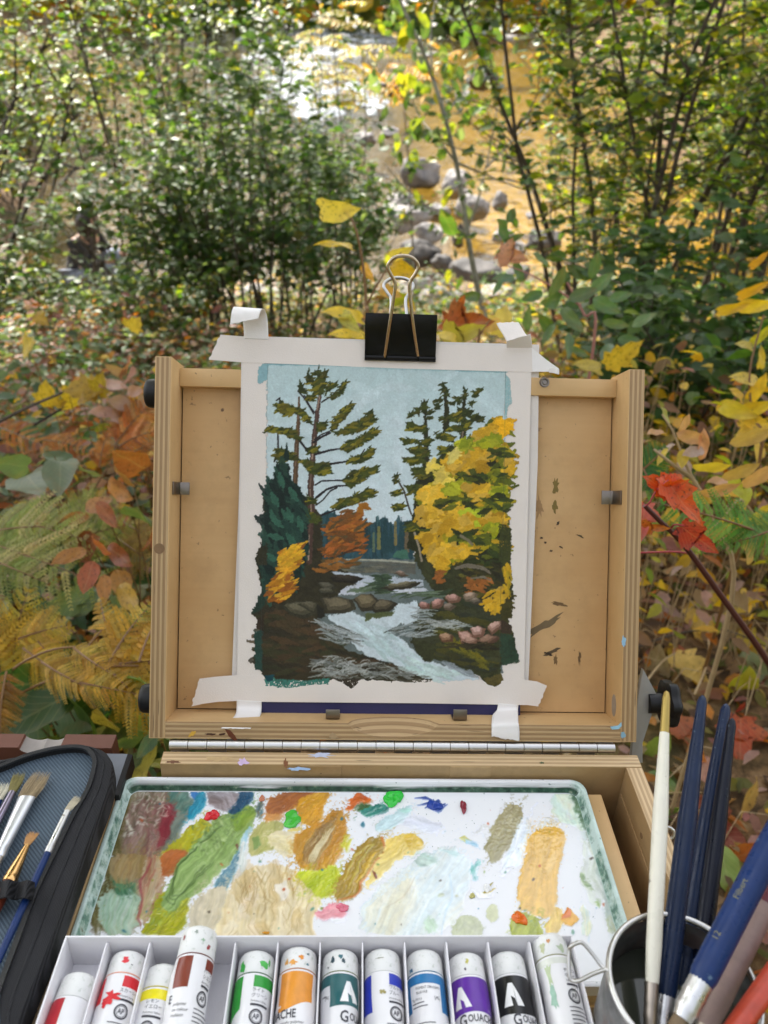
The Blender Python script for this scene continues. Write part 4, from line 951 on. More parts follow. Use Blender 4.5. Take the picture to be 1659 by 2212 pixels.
def smear(pts, cols, n, Ln, w, ang, a=.85, edge=10, base=None, hgt=.3, spread=.15, dry=.0):
 pts = chaikin(list(pts)); K.only = True; K.blob(pts, (0, 0, 0), edge); K.only = False; m = K.last
 K.clip = np.clip(m+.5*(K.N[0] > .5), 0, 1)
 if base: K.blob([(p[0], p[1]) for p in pts], base, edge, .96, hgt*.6, .06)
 k = .42 if base else .62
 if n:
  K.dabs(pts, int(n*.8), Ln, w*1.1, ang, cols, a*k, dry, spread, hgt)
  K.dabs(pts, int(n*1.5), Ln*1.25, max(3.5, w*.2), ang, cols+[tuple(min(255, c*1.14) for c in cols[0]), tuple(c*.82 for c in cols[0])], a*.30, dry, spread*.8+.06, hgt*1.2)
 K.clip = None
 # the pushed-up rim of paint round a stroke
 if base and hgt > .35: K.H += hgt*.35*np.clip(1-np.abs(m-.45)*3.2, 0, 1)
# dirty left end
smear([(60, 1150), (150, 820), (250, 420), (280, 340), (560, 340), (600, 420), (480, 700), (340, 1150)], [(150, 136, 112), (122, 108, 84), (170, 160, 138), (104, 92, 66), (140, 120, 100), (96, 88, 60)], 150, 220, 60, 1.85, .6, 14, (140, 128, 102), .3, .3)
smear([(60, 1150), (140, 880), (215, 560), (265, 360), (300, 380), (240, 640), (150, 1150)], [(92, 84, 44), (110, 98, 52), (128, 116, 70), (80, 76, 40)], 50, 200, 30, 1.82, .75, 10, None, .3, .1)
smear([(300, 420), (470, 420), (560, 470), (480, 640), (380, 740), (280, 740), (250, 600)], [(140, 96, 90), (122, 76, 78), (160, 128, 116), (170, 150, 140), (112, 92, 84)], 90, 160, 34, 2.0, .7, 12, None, .35, .35)
smear([(470, 450), (530, 440), (545, 520), (480, 640), (430, 680), (450, 540)], [(136, 52, 62), (150, 60, 70), (120, 46, 56)], 26, 150, 34, 1.95, .8)
smear([(560, 380), (610, 400), (600, 520), (520, 690), (450, 700), (540, 520)], [(120, 130, 118), (92, 104, 96), (150, 158, 150)], 30, 180, 26, 2.0, .75)
K.dabs([(270, 360), (560, 350), (420, 620), (260, 620)], 150, 26, 8, .6, [(222, 220, 205), (205, 200, 180), (84, 78, 58), (98, 90, 70)], .55, 0, 2, .7)
smear([(140, 900), (330, 880), (330, 1150), (110, 1150)], [(150, 186, 160), (196, 214, 206), (120, 160, 124), (170, 176, 130), (210, 224, 226)], 70, 260, 34, 1.65, .75, 10, (168, 190, 166), .3, .08)
smear([(190, 820), (330, 860), (320, 930), (190, 930)], [(70, 120, 84), (96, 150, 110), (44, 96, 70)], 26, 90, 30, 1.4, .8)
smear([(160, 720), (330, 700), (420, 740), (340, 860), (180, 860)], [(160, 130, 88), (140, 116, 70), (176, 156, 116), (128, 110, 60)], 50, 150, 34, 1.8, .7)
smear([(345, 740), (460, 700), (470, 830), (420, 1000), (340, 1130)], [(196, 176, 140), (170, 150, 104), (208, 196, 170), (150, 70, 60)], 50, 240, 22, 1.85, .7)
K.line([(410, 730), (345, 860), (338, 1100)], [8, 14, 10], (150, 66, 72), .7)
# olive yellow under the big green
smear([(460, 720), (520, 640), (640, 540), (700, 530), (740, 580), (600, 720)], [(176, 170, 40), (158, 156, 36), (190, 184, 60)], 40, 130, 36, 2.2, .85, 10, (170, 166, 44), .4)
smear([(455, 740), (520, 690), (590, 690), (560, 770), (460, 860)], [(176, 96, 50), (190, 112, 60), (150, 90, 54)], 26, 100, 34, 2.2, .85, 10, (172, 100, 56), .4)
smear([(400, 980), (460, 900), (620, 930), (600, 1060), (580, 1150), (330, 1150), (400, 1060)], [(160, 160, 30), (186, 180, 40), (128, 138, 30), (110, 122, 40), (200, 190, 60)], 80, 170, 34, 2.35, .85, 10, (164, 162, 36), .5)
smear([(820, 470), (950, 450), (930, 600), (700, 880), (560, 1000), (480, 1030), (440, 960), (520, 800), (700, 590)], [(134, 164, 92), (160, 184, 118), (110, 140, 74), (176, 198, 134), (122, 150, 84)], 130, 330, 46, 2.25, .75, 10, (136, 164, 94), .55, .07)
for k in range(3):
 K.line([(780-k*30, 560+k*20), (560-k*22, 760+k*30), (470+k*20, 960-k*10), (520+k*20, 985-k*26), (720-k*20, 760+k*6)], [5, 9, 9, 8, 4], (72, 98, 50), .6, .2)
smear([(830, 480), (945, 455), (940, 540), (830, 590)], [(120, 150, 60), (150, 170, 70), (98, 130, 54)], 30, 80, 34, 2.2, .85)
K.dabs([(600, 560), (840, 500), (900, 560), (640, 760)], 120, 18, 9, .3, [(88, 112, 62), (176, 194, 140), (104, 130, 74)], .5, 0, 2, .7)
# teal, blue, grey along the back
smear([(500, 380), (600, 370), (600, 480), (500, 470)], [(80, 120, 110), (50, 96, 90), (110, 140, 128)], 26, 90, 30, 2.2, .85)
smear([(620, 400), (720, 385), (700, 470), (600, 530), (585, 500)], [(30, 130, 160), (40, 150, 176), (20, 104, 130), (60, 168, 190)], 44, 110, 26, 2.25, .9, 8, (34, 132, 160), .6)
K.blob([(610, 375), (650, 368), (660, 400), (615, 420)], (40, 110, 180), 6, .9)
smear([(720, 385), (870, 370), (880, 430), (810, 480), (730, 470)], [(150, 138, 140), (176, 168, 172), (112, 98, 98), (196, 190, 198)], 40, 70, 28, .5, .85, 10, (150, 140, 142), .6, .8)
smear([(880, 370), (950, 365), (945, 440), (850, 490), (820, 480), (860, 420)], [(20, 72, 104), (30, 86, 118), (16, 60, 88)], 26, 90, 40, 2.0, .9, 8, (24, 76, 106), .6)
smear([(945, 460), (1000, 430), (1000, 520), (950, 520)], [(60, 110, 120), (110, 150, 150), (70, 90, 90)], 14, 50, 22, 2.0, .8)
K.blob([(795, 345), (830, 338), (860, 350), (855, 365), (800, 366)], (18, 30, 34), 5, 1, .8)
smear([(870, 330), (1010, 330), (980, 365), (900, 365)], [(80, 120, 40), (30, 80, 60), (120, 150, 60), (30, 70, 90)], 20, 60, 14, 0, .8)
# long blue-grey stroke
K.line([(930, 570), (880, 690), (820, 790), (765, 880)], [26, 46, 62, 78], (150, 190, 206), .9, .4)
K.line([(900, 650), (830, 770), (765, 880)], [18, 44, 66], (82, 124, 142), .9, .5)
K.line([(845, 740), (790, 830)], [14, 30], (110, 150, 166), .8, .6)
K.blob([(835, 655), (850, 652), (858, 672), (850, 684)], (110, 72, 60), 3, 1, .9)
# warm white and buff pool in the middle
smear([(620, 960), (760, 880), (800, 900), (760, 1150), (600, 1150)], [(206, 194, 168), (190, 178, 146), (222, 214, 196)], 50, 240, 30, 1.7, .7, 12, (208, 198, 172), .25, .06)
smear([(790, 900), (880, 800), (1000, 770), (1120, 770), (1230, 840), (1310, 880), (1300, 980), (1280, 1190), (740, 1190), (770, 1050)], [(226, 208, 166), (212, 192, 144), (236, 222, 190), (204, 180, 130), (240, 230, 206)], 150, 240, 50, 1.62, .6, 14, (228, 212, 174), .3, .2)
for i in range(16):
 x, y = 820+K.r.random()*430, 810+K.r.random()*330; r = 20+K.r.random()*50
 K.blob([(x+r*(.7+.5*K.r.random())*math.cos(a_), y+r*1.7*math.sin(a_)) for a_ in np.linspace(0, 6, 9)], [(240, 232, 212), (206, 180, 128), (232, 214, 190), (196, 168, 112)][i % 4], 14, .42, .3, .1)
K.blob([(1060, 880), (1120, 850), (1140, 930), (1080, 960)], (238, 234, 228), 10, .7)
for i in range(34):
 x, y = 830+K.r.random()*420, 800+K.r.random()*330; n_ = [(x, y)]
 for _ in range(4): n_.append((n_[-1][0]+K.r.normal()*12, n_[-1][1]+10+K.r.random()*20))
 K.line(n_, [2, 5, 2], (164, 134, 82), .55, .1)
smear([(960, 540), (1120, 520), (1120, 620), (1000, 720), (940, 720), (930, 620)], [(170, 170, 96), (190, 186, 120), (150, 156, 84), (206, 190, 134)], 44, 110, 44, 1.9, .75, 12, (178, 174, 108), .3, .4)
K.blob([(945, 620), (990, 610), (1000, 660), (960, 680)], (112, 142, 80), 6, .8, .5)
smear([(1040, 600), (1240, 600), (1180, 720), (1060, 720)], [(226, 212, 170), (216, 200, 140), (230, 220, 196)], 40, 90, 40, .2, .8, 12, None, .5, .6)
K.dabs([(860, 800), (1240, 780), (1100, 1040), (850, 1000)], 60, 70, 7, 1.5, [(160, 134, 84), (176, 150, 100)], .6, 0, .5, .2)
smear([(870, 640), (940, 640), (920, 780), (850, 830)], [(230, 232, 226), (206, 214, 204)], 20, 130, 24, 1.9, .8)
# ochres and browns
smear([(1010, 450), (1050, 370), (1270, 365), (1300, 390), (1230, 440), (1120, 500), (1020, 500)], [(150, 88, 50), (170, 104, 60), (136, 76, 44), (190, 120, 56)], 60, 130, 44, 2.6, .85, 10, (160, 96, 56), .55)
smear([(1190, 440), (1290, 370), (1360, 370), (1330, 460), (1290, 560), (1220, 540)], [(206, 150, 40), (190, 130, 40), (216, 164, 54)], 50, 110, 44, 2.3, .85, 10, (204, 148, 44), .55)
smear([(980, 520), (1020, 490), (1120, 500), (1080, 530)], [(206, 140, 70), (216, 156, 90)], 14, 80, 22, .1, .8)
smear([(1180, 560), (1240, 560), (1170, 600), (1130, 590)], [(222, 200, 120), (210, 186, 90)], 12, 60, 24, .2, .8)
smear([(1170, 640), (1270, 560), (1360, 480), (1440, 480), (1480, 590), (1440, 700), (1380, 800), (1280, 820), (1190, 790)], [(196, 134, 40), (206, 150, 50), (176, 116, 40), (190, 150, 60)], 90, 220, 50, 2.1, .85, 10, (196, 138, 44), .55, .12)
smear([(1220, 680), (1320, 540), (1400, 530), (1390, 660), (1310, 770), (1230, 780)], [(150, 112, 60), (176, 144, 84), (128, 92, 50), (196, 172, 120), (116, 104, 80)], 60, 200, 24, 2.1, .8, 8, None, .6, .1)
for k in range(4):
 K.line([(1400-k*20, 560+k*14), (1320-k*10, 700), (1290-k*10, 760)], [6, 12, 5], (224, 214, 176), .75, .8)
smear([(1190, 810), (1300, 820), (1400, 770), (1420, 880), (1360, 950), (1290, 960), (1200, 860)], [(176, 190, 30), (196, 204, 50), (150, 168, 30), (210, 212, 80)], 60, 110, 40, 2.5, .85, 10, (182, 194, 40), .5)
smear([(1450, 600), (1500, 650), (1470, 720), (1430, 690)], [(190, 186, 30)], 10, 60, 26, 2, .8)
smear(r4([(0, 740), (40, 650), (110, 610), (170, 612), (172, 690), (100, 830), (0, 950), (-90, 970), (-120, 920), (-80, 830)]), [(176, 138, 40), (150, 122, 40), (196, 156, 60), (140, 118, 50), (126, 112, 44)], 80, 220, 40, 2.2, .85, 10, (164, 130, 44), .6, .1)
K.line(r4([(165, 620), (170, 690), (90, 830), (0, 940), (-90, 965)]), [16, 20, 14, 12, 8], (196, 110, 40), .8, .6)
K.line(r4([(-60, 860), (20, 720), (110, 650), (60, 740), (-10, 860), (-40, 900)]), [6, 14, 8, 12, 10, 4], (196, 178, 90), .8, .8)
K.line(r4([(20, 880), (90, 780), (120, 700)]), [14, 20, 8], (214, 176, 60), .8, .8)
smear(r4([(170, 640), (240, 620), (330, 620), (365, 650), (350, 690), (240, 740), (140, 860), (60, 920), (110, 820)]), [(228, 200, 110), (220, 186, 80), (232, 214, 140)], 60, 130, 40, 2.4, .8, 10, (226, 200, 112), .4)
K.blob(r4([(280, 630), (320, 618), (362, 645), (345, 690), (290, 690), (270, 660)]), (214, 178, 64), 6, .9, .6)
K.blob(r4([(112, 805), (128, 810), (136, 850), (126, 856)]), (110, 46, 40), 3, 1, .9)
# orange-green dab and teal at the back
smear(r4([(-40, 470), (0, 380), (60, 375), (118, 420), (40, 450), (-20, 470)]), [(206, 96, 30), (190, 80, 30), (216, 120, 40)], 30, 70, 30, 2.6, .9, 8, (204, 96, 34), .8)
smear(r4([(-20, 470), (40, 440), (100, 440), (60, 480), (20, 500)]), [(60, 96, 40), (90, 120, 40), (40, 76, 40)], 20, 60, 18, 2.5, .9)
smear(r4([(20, 500), (90, 445), (185, 460), (140, 500), (70, 545), (40, 520)]), [(40, 120, 110), (70, 150, 130), (30, 96, 90), (120, 180, 170)], 34, 90, 24, 2.5, .85, 8, (60, 132, 120), .7)
smear(r4([(120, 560), (240, 470), (330, 460), (320, 500), (240, 570), (120, 590)]), [(190, 216, 222), (206, 228, 230), (176, 206, 210)], 40, 110, 34, 2.7, .75, 10, (200, 222, 228), .4)
smear(r4([(250, 540), (400, 510), (490, 550), (440, 600), (280, 580)]), [(212, 216, 230), (206, 212, 222)], 16, 110, 40, .1, .7)
smear(r4([(250, 470), (330, 462), (330, 500), (260, 490)]), [(170, 214, 204)], 10, 50, 20, 0, .7)
# blue scribble
for pts in ([(355, 455), (420, 440), (510, 455)], [(380, 470), (450, 430), (480, 470)], [(400, 430), (460, 460), (500, 440)], [(400, 470), (470, 480), (515, 445)], [(340, 412), (380, 416), (410, 430)], [(420, 425), (440, 480)]):
 K.line(r4(pts), [6, 18, 6], (28, 62, 140), .95, .9, .15)
# wide pale pool
smear(r4([(10, 1150), (60, 960), (180, 860), (330, 740), (420, 690), (500, 660), (600, 700), (625, 760), (600, 960), (530, 1150)]), [(214, 226, 228), (226, 228, 220), (204, 220, 226), (232, 230, 214), (196, 214, 222), (220, 232, 240)], 150, 330, 60, 2.2, .6, 14, (216, 226, 228), .3, .15)
smear(r4([(60, 1000), (300, 830), (370, 860), (260, 1150), (60, 1150)]), [(226, 222, 198), (216, 212, 184), (232, 230, 216)], 40, 260, 44, 2.0, .55)
smear(r4([(320, 740), (380, 700), (455, 720), (420, 780), (330, 760)]), [(176, 200, 190), (160, 190, 180), (196, 214, 204)], 24, 90, 26, .3, .8)
smear(r4([(450, 680), (600, 700), (590, 720), (480, 690)]), [(186, 214, 214)], 12, 90, 22, .1, .7)
smear(r4([(390, 1080), (450, 1070), (455, 1140), (390, 1155)]), [(176, 206, 176), (190, 216, 190)], 14, 50, 26, 1.2, .7)
K.line(r4([(520, 820), (530, 960), (470, 1150)]), [8, 14, 8], (190, 214, 232), .6)
K.line(r4([(350, 830), (250, 960), (170, 1010)]), [6, 9, 4], (190, 178, 150), .5)
for x, y, r, c in ((480, 940, 14, (196, 204, 176)), (555, 945, 9, (204, 206, 170)), (330, 890, 8, (240, 240, 240))):
 K.blob(r4([(x+r*math.cos(a), y+r*math.sin(a)) for a in np.linspace(0, 6.2, 10)]), c, 2, .9, .8)
# khaki mix, yellow slab
smear(r4([(680, 680), (760, 560), (810, 450), (880, 440), (930, 460), (910, 540), (850, 650), (790, 740), (740, 780), (720, 700)]), [(168, 160, 122), (150, 144, 104), (186, 178, 144), (140, 130, 92)], 80, 150, 36, 2.1, .85, 10, (164, 156, 118), .7, .25)
K.blob(r4([(760, 570), (680, 600), (640, 595), (720, 560)]), (196, 196, 190), 8, .6)
smear(r4([(890, 560), (960, 500), (960, 560), (900, 760), (800, 790), (780, 770)]), [(236, 242, 250), (214, 230, 244), (226, 236, 246)], 40, 160, 26, 2.0, .8, 8, None, .7)
smear(r4([(965, 560), (1060, 490), (1130, 530), (1140, 560), (1010, 600)]), [(244, 246, 250), (226, 236, 244)], 24, 100, 30, 2.6, .8, 8, None, .9)
smear(r4([(950, 620), (1060, 555), (1165, 590), (1130, 760), (1110, 900), (1080, 1040), (990, 1060), (920, 1000), (892, 900), (900, 760)]), [(226, 182, 98), (230, 190, 110), (218, 172, 84)], 90, 240, 60, 1.75, .6, 10, (226, 184, 100), .6, .1)
smear(r4([(960, 620), (1060, 555), (1150, 590), (1130, 640), (1000, 640)]), [(214, 164, 54), (220, 176, 74)], 30, 80, 30, .2, .8, 8, None, .8)
smear(r4([(1010, 1130), (1050, 1040), (1110, 1000), (1130, 1060), (1110, 1140)]), [(224, 190, 104), (216, 180, 84)], 20, 90, 40, 1.7, .8, 8, (222, 188, 104), .6)
K.blob(r4([(1040, 780), (1100, 700), (1110, 760), (1050, 830)]), (232, 198, 130), 8, .6, .6)
K.blob(r4([(1110, 1080), (1150, 1005), (1180, 1030), (1212, 1070), (1180, 1115), (1130, 1110)]), (226, 164, 30), 6, .95, 1.0)
K.blob(r4([(1105, 1078), (1150, 1010), (1180, 1030), (1160, 1060)]), (220, 116, 40), 4, .95, 1.0)
smear(r4([(830, 1170), (880, 1020), (930, 1020), (995, 1070), (1010, 1150), (960, 1170)]), [(150, 160, 40), (126, 140, 36), (180, 190, 60), (206, 210, 90)], 44, 110, 26, 2.1, .85, 8, (146, 158, 46), .7)
smear(r4([(540, 1130), (580, 1040), (640, 1035), (690, 1070), (700, 1165), (540, 1165)]), [(186, 192, 160), (170, 178, 140), (200, 204, 180)], 40, 60, 36, 1.4, .75, 10, (184, 190, 158), .5, .9)
K.blob(r4([(715, 1010), (740, 990), (790, 992), (795, 1060), (750, 1085), (715, 1050)]), (200, 204, 160), 7, .9, .5)
K.blob(r4([(560, 640), (600, 618), (640, 640), (600, 650)]), (196, 190, 90), 5, .8)
smear(r4([(600, 640), (670, 640), (665, 690), (610, 660)]), [(120, 176, 206), (160, 200, 220)], 10, 50, 16, .4, .8)
smear(r4([(620, 780), (690, 750), (660, 830), (625, 860)]), [(90, 170, 160), (130, 196, 186), (110, 180, 190)], 14, 44, 14, 2, .7, 6, None, .4, 1)
# flower-shaped scrape, specks, worn right edge
smear(r4([(665, 880), (690, 920), (770, 900), (740, 950), (690, 945)]), [(250, 250, 248), (236, 236, 230)], 14, 70, 22, .2, .9, 6, None, 1)
K.line(r4([(700, 915), (730, 880), (742, 862)]), [16, 18, 6], (150, 136, 40), .95, .8)
K.line(r4([(715, 920), (755, 915), (778, 900)]), [10, 14, 4], (190, 164, 60), .9, .8)
smear(r4([(1060, 400), (1180, 380), (1230, 480), (1260, 600), (1200, 560), (1100, 520)]), [(206, 226, 216), (186, 212, 196), (216, 216, 186)], 50, 90, 40, .8, .6, 12, None, .3, .6)
smear(r4([(1130, 360), (1210, 340), (1250, 470), (1290, 620), (1240, 560), (1180, 440)]), [(110, 150, 116), (70, 110, 80), (150, 176, 140), (50, 84, 60)], 50, 80, 26, 1.2, .7, 10, None, .5, .4)
smear(r4([(1240, 560), (1290, 600), (1380, 900), (1440, 1150), (1390, 1150), (1320, 880)]), [(176, 190, 180), (150, 170, 156), (196, 204, 200), (110, 136, 120)], 60, 160, 22, 1.25, .6, 8, None, .3, .1)
smear(r4([(1220, 620), (1300, 660), (1320, 800), (1360, 1000), (1260, 1000), (1240, 800)]), [(206, 212, 204), (186, 196, 170), (224, 226, 224)], 40, 130, 30, 1.3, .55, 8, None, .3, .2)
smear(r4([(1230, 820), (1260, 810), (1310, 890), (1290, 900)]), [(120, 150, 80), (140, 170, 100), (90, 120, 70)], 14, 34, 12, .8, .8, 6, None, .6, 1)
smear(r4([(1310, 960), (1330, 950), (1330, 1010), (1310, 1010)]), [(110, 150, 60), (140, 170, 80)], 8, 26, 10, 1.4, .8)
smear(r4([(1235, 980), (1280, 1050), (1290, 1160), (1230, 1160)]), [(226, 218, 176), (206, 196, 140), (160, 196, 200)], 20, 100, 18, 1.5, .7)
smear(r4([(1370, 1040), (1440, 1060), (1450, 1150), (1370, 1150)]), [(150, 160, 120), (170, 176, 140)], 20, 60, 24, 1.3, .7)
for i in range(150):
 x, y = K.r.random()*2900+100, 400+K.r.random()*740; r = 2+K.r.random()**3*9
 c = [(90, 140, 120), (70, 60, 50), (40, 110, 130), (150, 150, 60), (180, 90, 50), (110, 140, 60)][K.r.integers(6)]
 K.blob([(x+r*math.cos(a), y+r*math.sin(a)) for a in np.linspace(0, 6, 7)], c, 2, .9, .5)
smear([(1290, 1030), (1340, 980), (1400, 970), (1460, 1000), (1460, 1040), (1380, 1060), (1290, 1050)], [(226, 150, 160), (216, 120, 136), (236, 180, 184)], 26, 60, 26, 2.9, .9, 8, (224, 148, 158), .9)
smear([(1390, 1060), (1470, 1040), (1450, 1080), (1390, 1080)], [(244, 246, 250)], 10, 60, 12, -.2, .9)
# dark green drag along the back edge
for x0, x1, yy in ((560, 820, 352), (1493, 2300, 356), (1700, 2450, 366), (1560, 1800, 362), (2300, 2700, 360)):
 K.line([(x0, yy), ((x0+x1)/2, yy+3), (x1, yy)], [8, 16, 6], (30, 62, 44), .9, .5, .25)
smear([(290, 320), (850, 330), (840, 372), (280, 380)], [(120, 140, 120), (70, 90, 70), (50, 56, 44), (150, 160, 146)], 70, 70, 20, .1, .75, 8, None, .5, .5)
def post(A, kx, ky):
 yy, xx = np.mgrid[0:K.h, 0:K.w].astype(float); xx = np.clip(xx+kx, 0, K.w-1.01); yy = np.clip(yy+ky, 0, K.h-1.01)
 xi, yi = xx.astype(int), yy.astype(int); fx, fy = xx-xi, yy-yi
 if A.ndim == 3: fx, fy = fx[..., None], fy[..., None]
 return (A[yi, xi]*(1-fx)+A[yi, xi+1]*fx)*(1-fy)+(A[yi+1, xi]*(1-fx)+A[yi+1, xi+1]*fx)*fy
kx = (K.N[3]-.5)*20+(K.N[2]-.5)*10; ky = (np.roll(K.N[3], 77, 0)-.5)*16+(np.roll(K.N[2], 41, 1)-.5)*10
K.C, K.A, K.H = post(K.C, kx, ky), post(K.A, kx, ky), post(K.H, kx, ky)      # wet paint has crept and blended
for _ in range(2):
 Cp = np.pad(K.C, ((1, 1), (1, 1), (0, 0)), mode='edge'); K.C = (Cp[:-2, 1:-1]+Cp[2:, 1:-1]+Cp[1:-1, :-2]+Cp[1:-1, 2:]+2*Cp[1:-1, 1:-1])/6
m_wet = vcol_mat('wet_gouache', .24, .5, .22, 420, .8, True)
def pal_uv(u, v): return ((u-165.9)/.4, (v-1559.5)/.4)
fm = sheet_film(K, 'paint_film', M_BASE, ('base', pal_uv), -7.2*mm, 279.0*mm, -141*mm, -18.4*mm, .00062, TF*mm, .00006, .00036, m_wet, 1.0, .12, tray)
fm.matrix_local = RB
# thick squeezed dabs
def dab(px, h, col, name='paint_dab', k=22, rough=.16):
 c = B(px[0], px[1], TF*mm); e = B(px[0]+px[2], px[1], TF*mm); f = B(px[0], px[1]-px[3], TF*mm)
 rx, ry = abs(e.x-c.x), abs(f.y-c.y); r = random.Random(int(px[0])); V = []; lv = [(1.0, 0), (1.02, .3), (.92, .72), (.7, 1), (.42, .92), (.2, .7)]
 ph = [r.random()*6 for _ in range(3)]
 for s, z in lv:
  for j in range(k):
   t = j*2*math.pi/k; w = 1+.14*math.sin(2*t+ph[0])+.12*math.sin(3*t+ph[1])+.08*math.sin(5*t+ph[2])+.05*math.sin(9*t+ph[0])
   V.append((c.x+rx*s*w*math.cos(t), c.y+ry*s*w*math.sin(t), TF*mm+.0003+h*.62*z*(1+.30*math.sin(3*t+ph[1]+s*3)+.18*math.sin(7*t+s*9+ph[2]))))
 mb = MB(); n = k; mb.add(V, [(i*n+j, i*n+(j+1) % n, (i+1)*n+(j+1) % n, (i+1)*n+j) for i in range(len(lv)-1) for j in range(n)]+[[(len(lv)-1)*n+j for j in range(n)]], 0, True)
 return mb.build(name, [paint(col, rough)], tray, RB)
dab((458.5, 1763, 14.5, 11), .0028, (205, 24, 36))
dab((849, 1726, 21, 16), .0030, (44, 190, 60))
dab((631, 1771, 19, 17), .0022, (70, 180, 60))
dab((1001, 1744, 7.5, 12), .0018, (136, 40, 56))
dab((938, 1741, 16, 10), .0018, (24, 60, 150))
dab((740, 1962, 14, 8), .0022, (222, 120, 140))
dab((1122, 1985, 15, 14), .0022, (226, 110, 24))
dab((1053, 1920, 9, 8), .0020, (240, 240, 236))
dab((1020, 1936, 5.5, 6), .0014, (190, 184, 110))
dab((1317, 1867, 6, 5), .0018, (40, 90, 60))
dab((497, 1701, 12, 4), .0022, (16, 24, 26))
dab((566, 1726, 7, 6), .0012, (190, 120, 90))
dab((575, 2016, 7, 3), .001, (214, 150, 40))
# ================================================================== white card tray of gouache tubes
GX0, GX1, GS0, GS1 = -6.5, 243.5, 134.0, 262.0
GH = 15.0; GB = -8.6
Mg = empty_at(M_BASE, Vector((.12, -.198, GB*mm)))
RG = rel(M_BASE, Mg)
gbox = thing('tube_box', 'white card tray with thin dividers lying across the palette, full of gouache tubes', 'tube box', Mg)
mb = MB(); mb.box(*q(GX0, GX1, -GS1, -GS0, GB, GB+.9)); mb.build('box_floor', [m_card], gbox, RG)
for nm, b_ in (('box_wall', (GX0, GX1, -GS0-.9, -GS0, GB+.9, GH)), ('box_wall', (GX0, GX0+.9, -GS1, -GS0-.92, GB+.9, GH)), ('box_wall', (GX1-.9, GX1, -GS1, -GS0-.92, GB+.9, GH)), ('box_wall', (GX0+.92, GX1-.92, -GS1, -GS1+.9, GB+.9, GH))):
 mb = MB(); mb.box(*q(*b_)); mb.build(nm, [m_card], gbox, RG, bevel=.0003)
CW = 20.75; CX0 = 13.7
for i in range(11):
 x = CX0+CW*i
 if x > GX1-6: break
 mb = MB(); mb.poly([(x*mm, -y*mm, z*mm) for y, z in ((GS0+1.0, GB+1), (GS0+1.0, GH-4), (GS0+3.2, GH-1.2), (GS1-1.5, GH-1.2), (GS1-1.5, GB+1))], .0006, (1, 0, 0)); mb.build('divider', [m_card], gbox, RG)
m_tube = simple('tube_aluminium_white', (.77, .76, .77), .30, 0, .03, 30, .06, 200)
m_cap = NT('ribbed_cap'); _v = m_cap.obj()
_n = m_cap.ramp(m_cap.noise(_v, 260, 4, .65), [(.55, 0), (.66, 1)])
m_cap.pbsdf(m_cap.mix((.77, .77, .75), (.40, .44, .36), m_cap.math('MULTIPLY', _n, .55)), .42, 0, .4); m_cap = m_cap.m
m_ink = simple('printing_ink', (.035, .034, .045), .4, 0, .05)
m_white = simple('white_print', (.80, .80, .80), .35, 0, .02)
RT = 9.25
DENT = [0.0]
def tube_pt(a, phi, r, flat=0.0):
 if a > 15.5:                                   # soft metal: each tube is squeezed a little differently
  d = DENT[0]; w = min(1, (a-15.5)/8)
  r = r-w*(.30*math.sin(phi*2+d*3+a*.11)+.22*math.sin(phi*3-d*5+a*.21)+.28*max(0, math.sin(a*.16+d*7+phi)))
 return Vector((r*math.sin(phi), -a, r*math.cos(phi)*(1-flat)))*mm
_font_cache = {}
def text_polys(txt, size, bold=False):
 key = (txt, size, bold)
 if key not in _font_cache:
  cu = bpy.data.curves.new('t', 'FONT'); cu.body = txt; cu.size = size; cu.resolution_u = 2
  cu.align_x = 'LEFT'
  if bold: cu.offset = size*.018
  o = bpy.data.objects.new('t', cu); COL.objects.link(o)
  dg = bpy.context.evaluated_depsgraph_get(); me = bpy.data.meshes.new_from_object(o.evaluated_get(dg))
  bm = bmesh.new(); bm.from_mesh(me); bmesh.ops.triangulate(bm, faces=bm.faces)
  V = [tuple(v.co) for v in bm.verts]; F = [[v.index for v in f.verts] for f in bm.faces]
  bm.free(); bpy.data.objects.remove(o); bpy.data.curves.remove(cu); bpy.data.meshes.remove(me)
  _font_cache[key] = (V, F)
 return _font_cache[key]
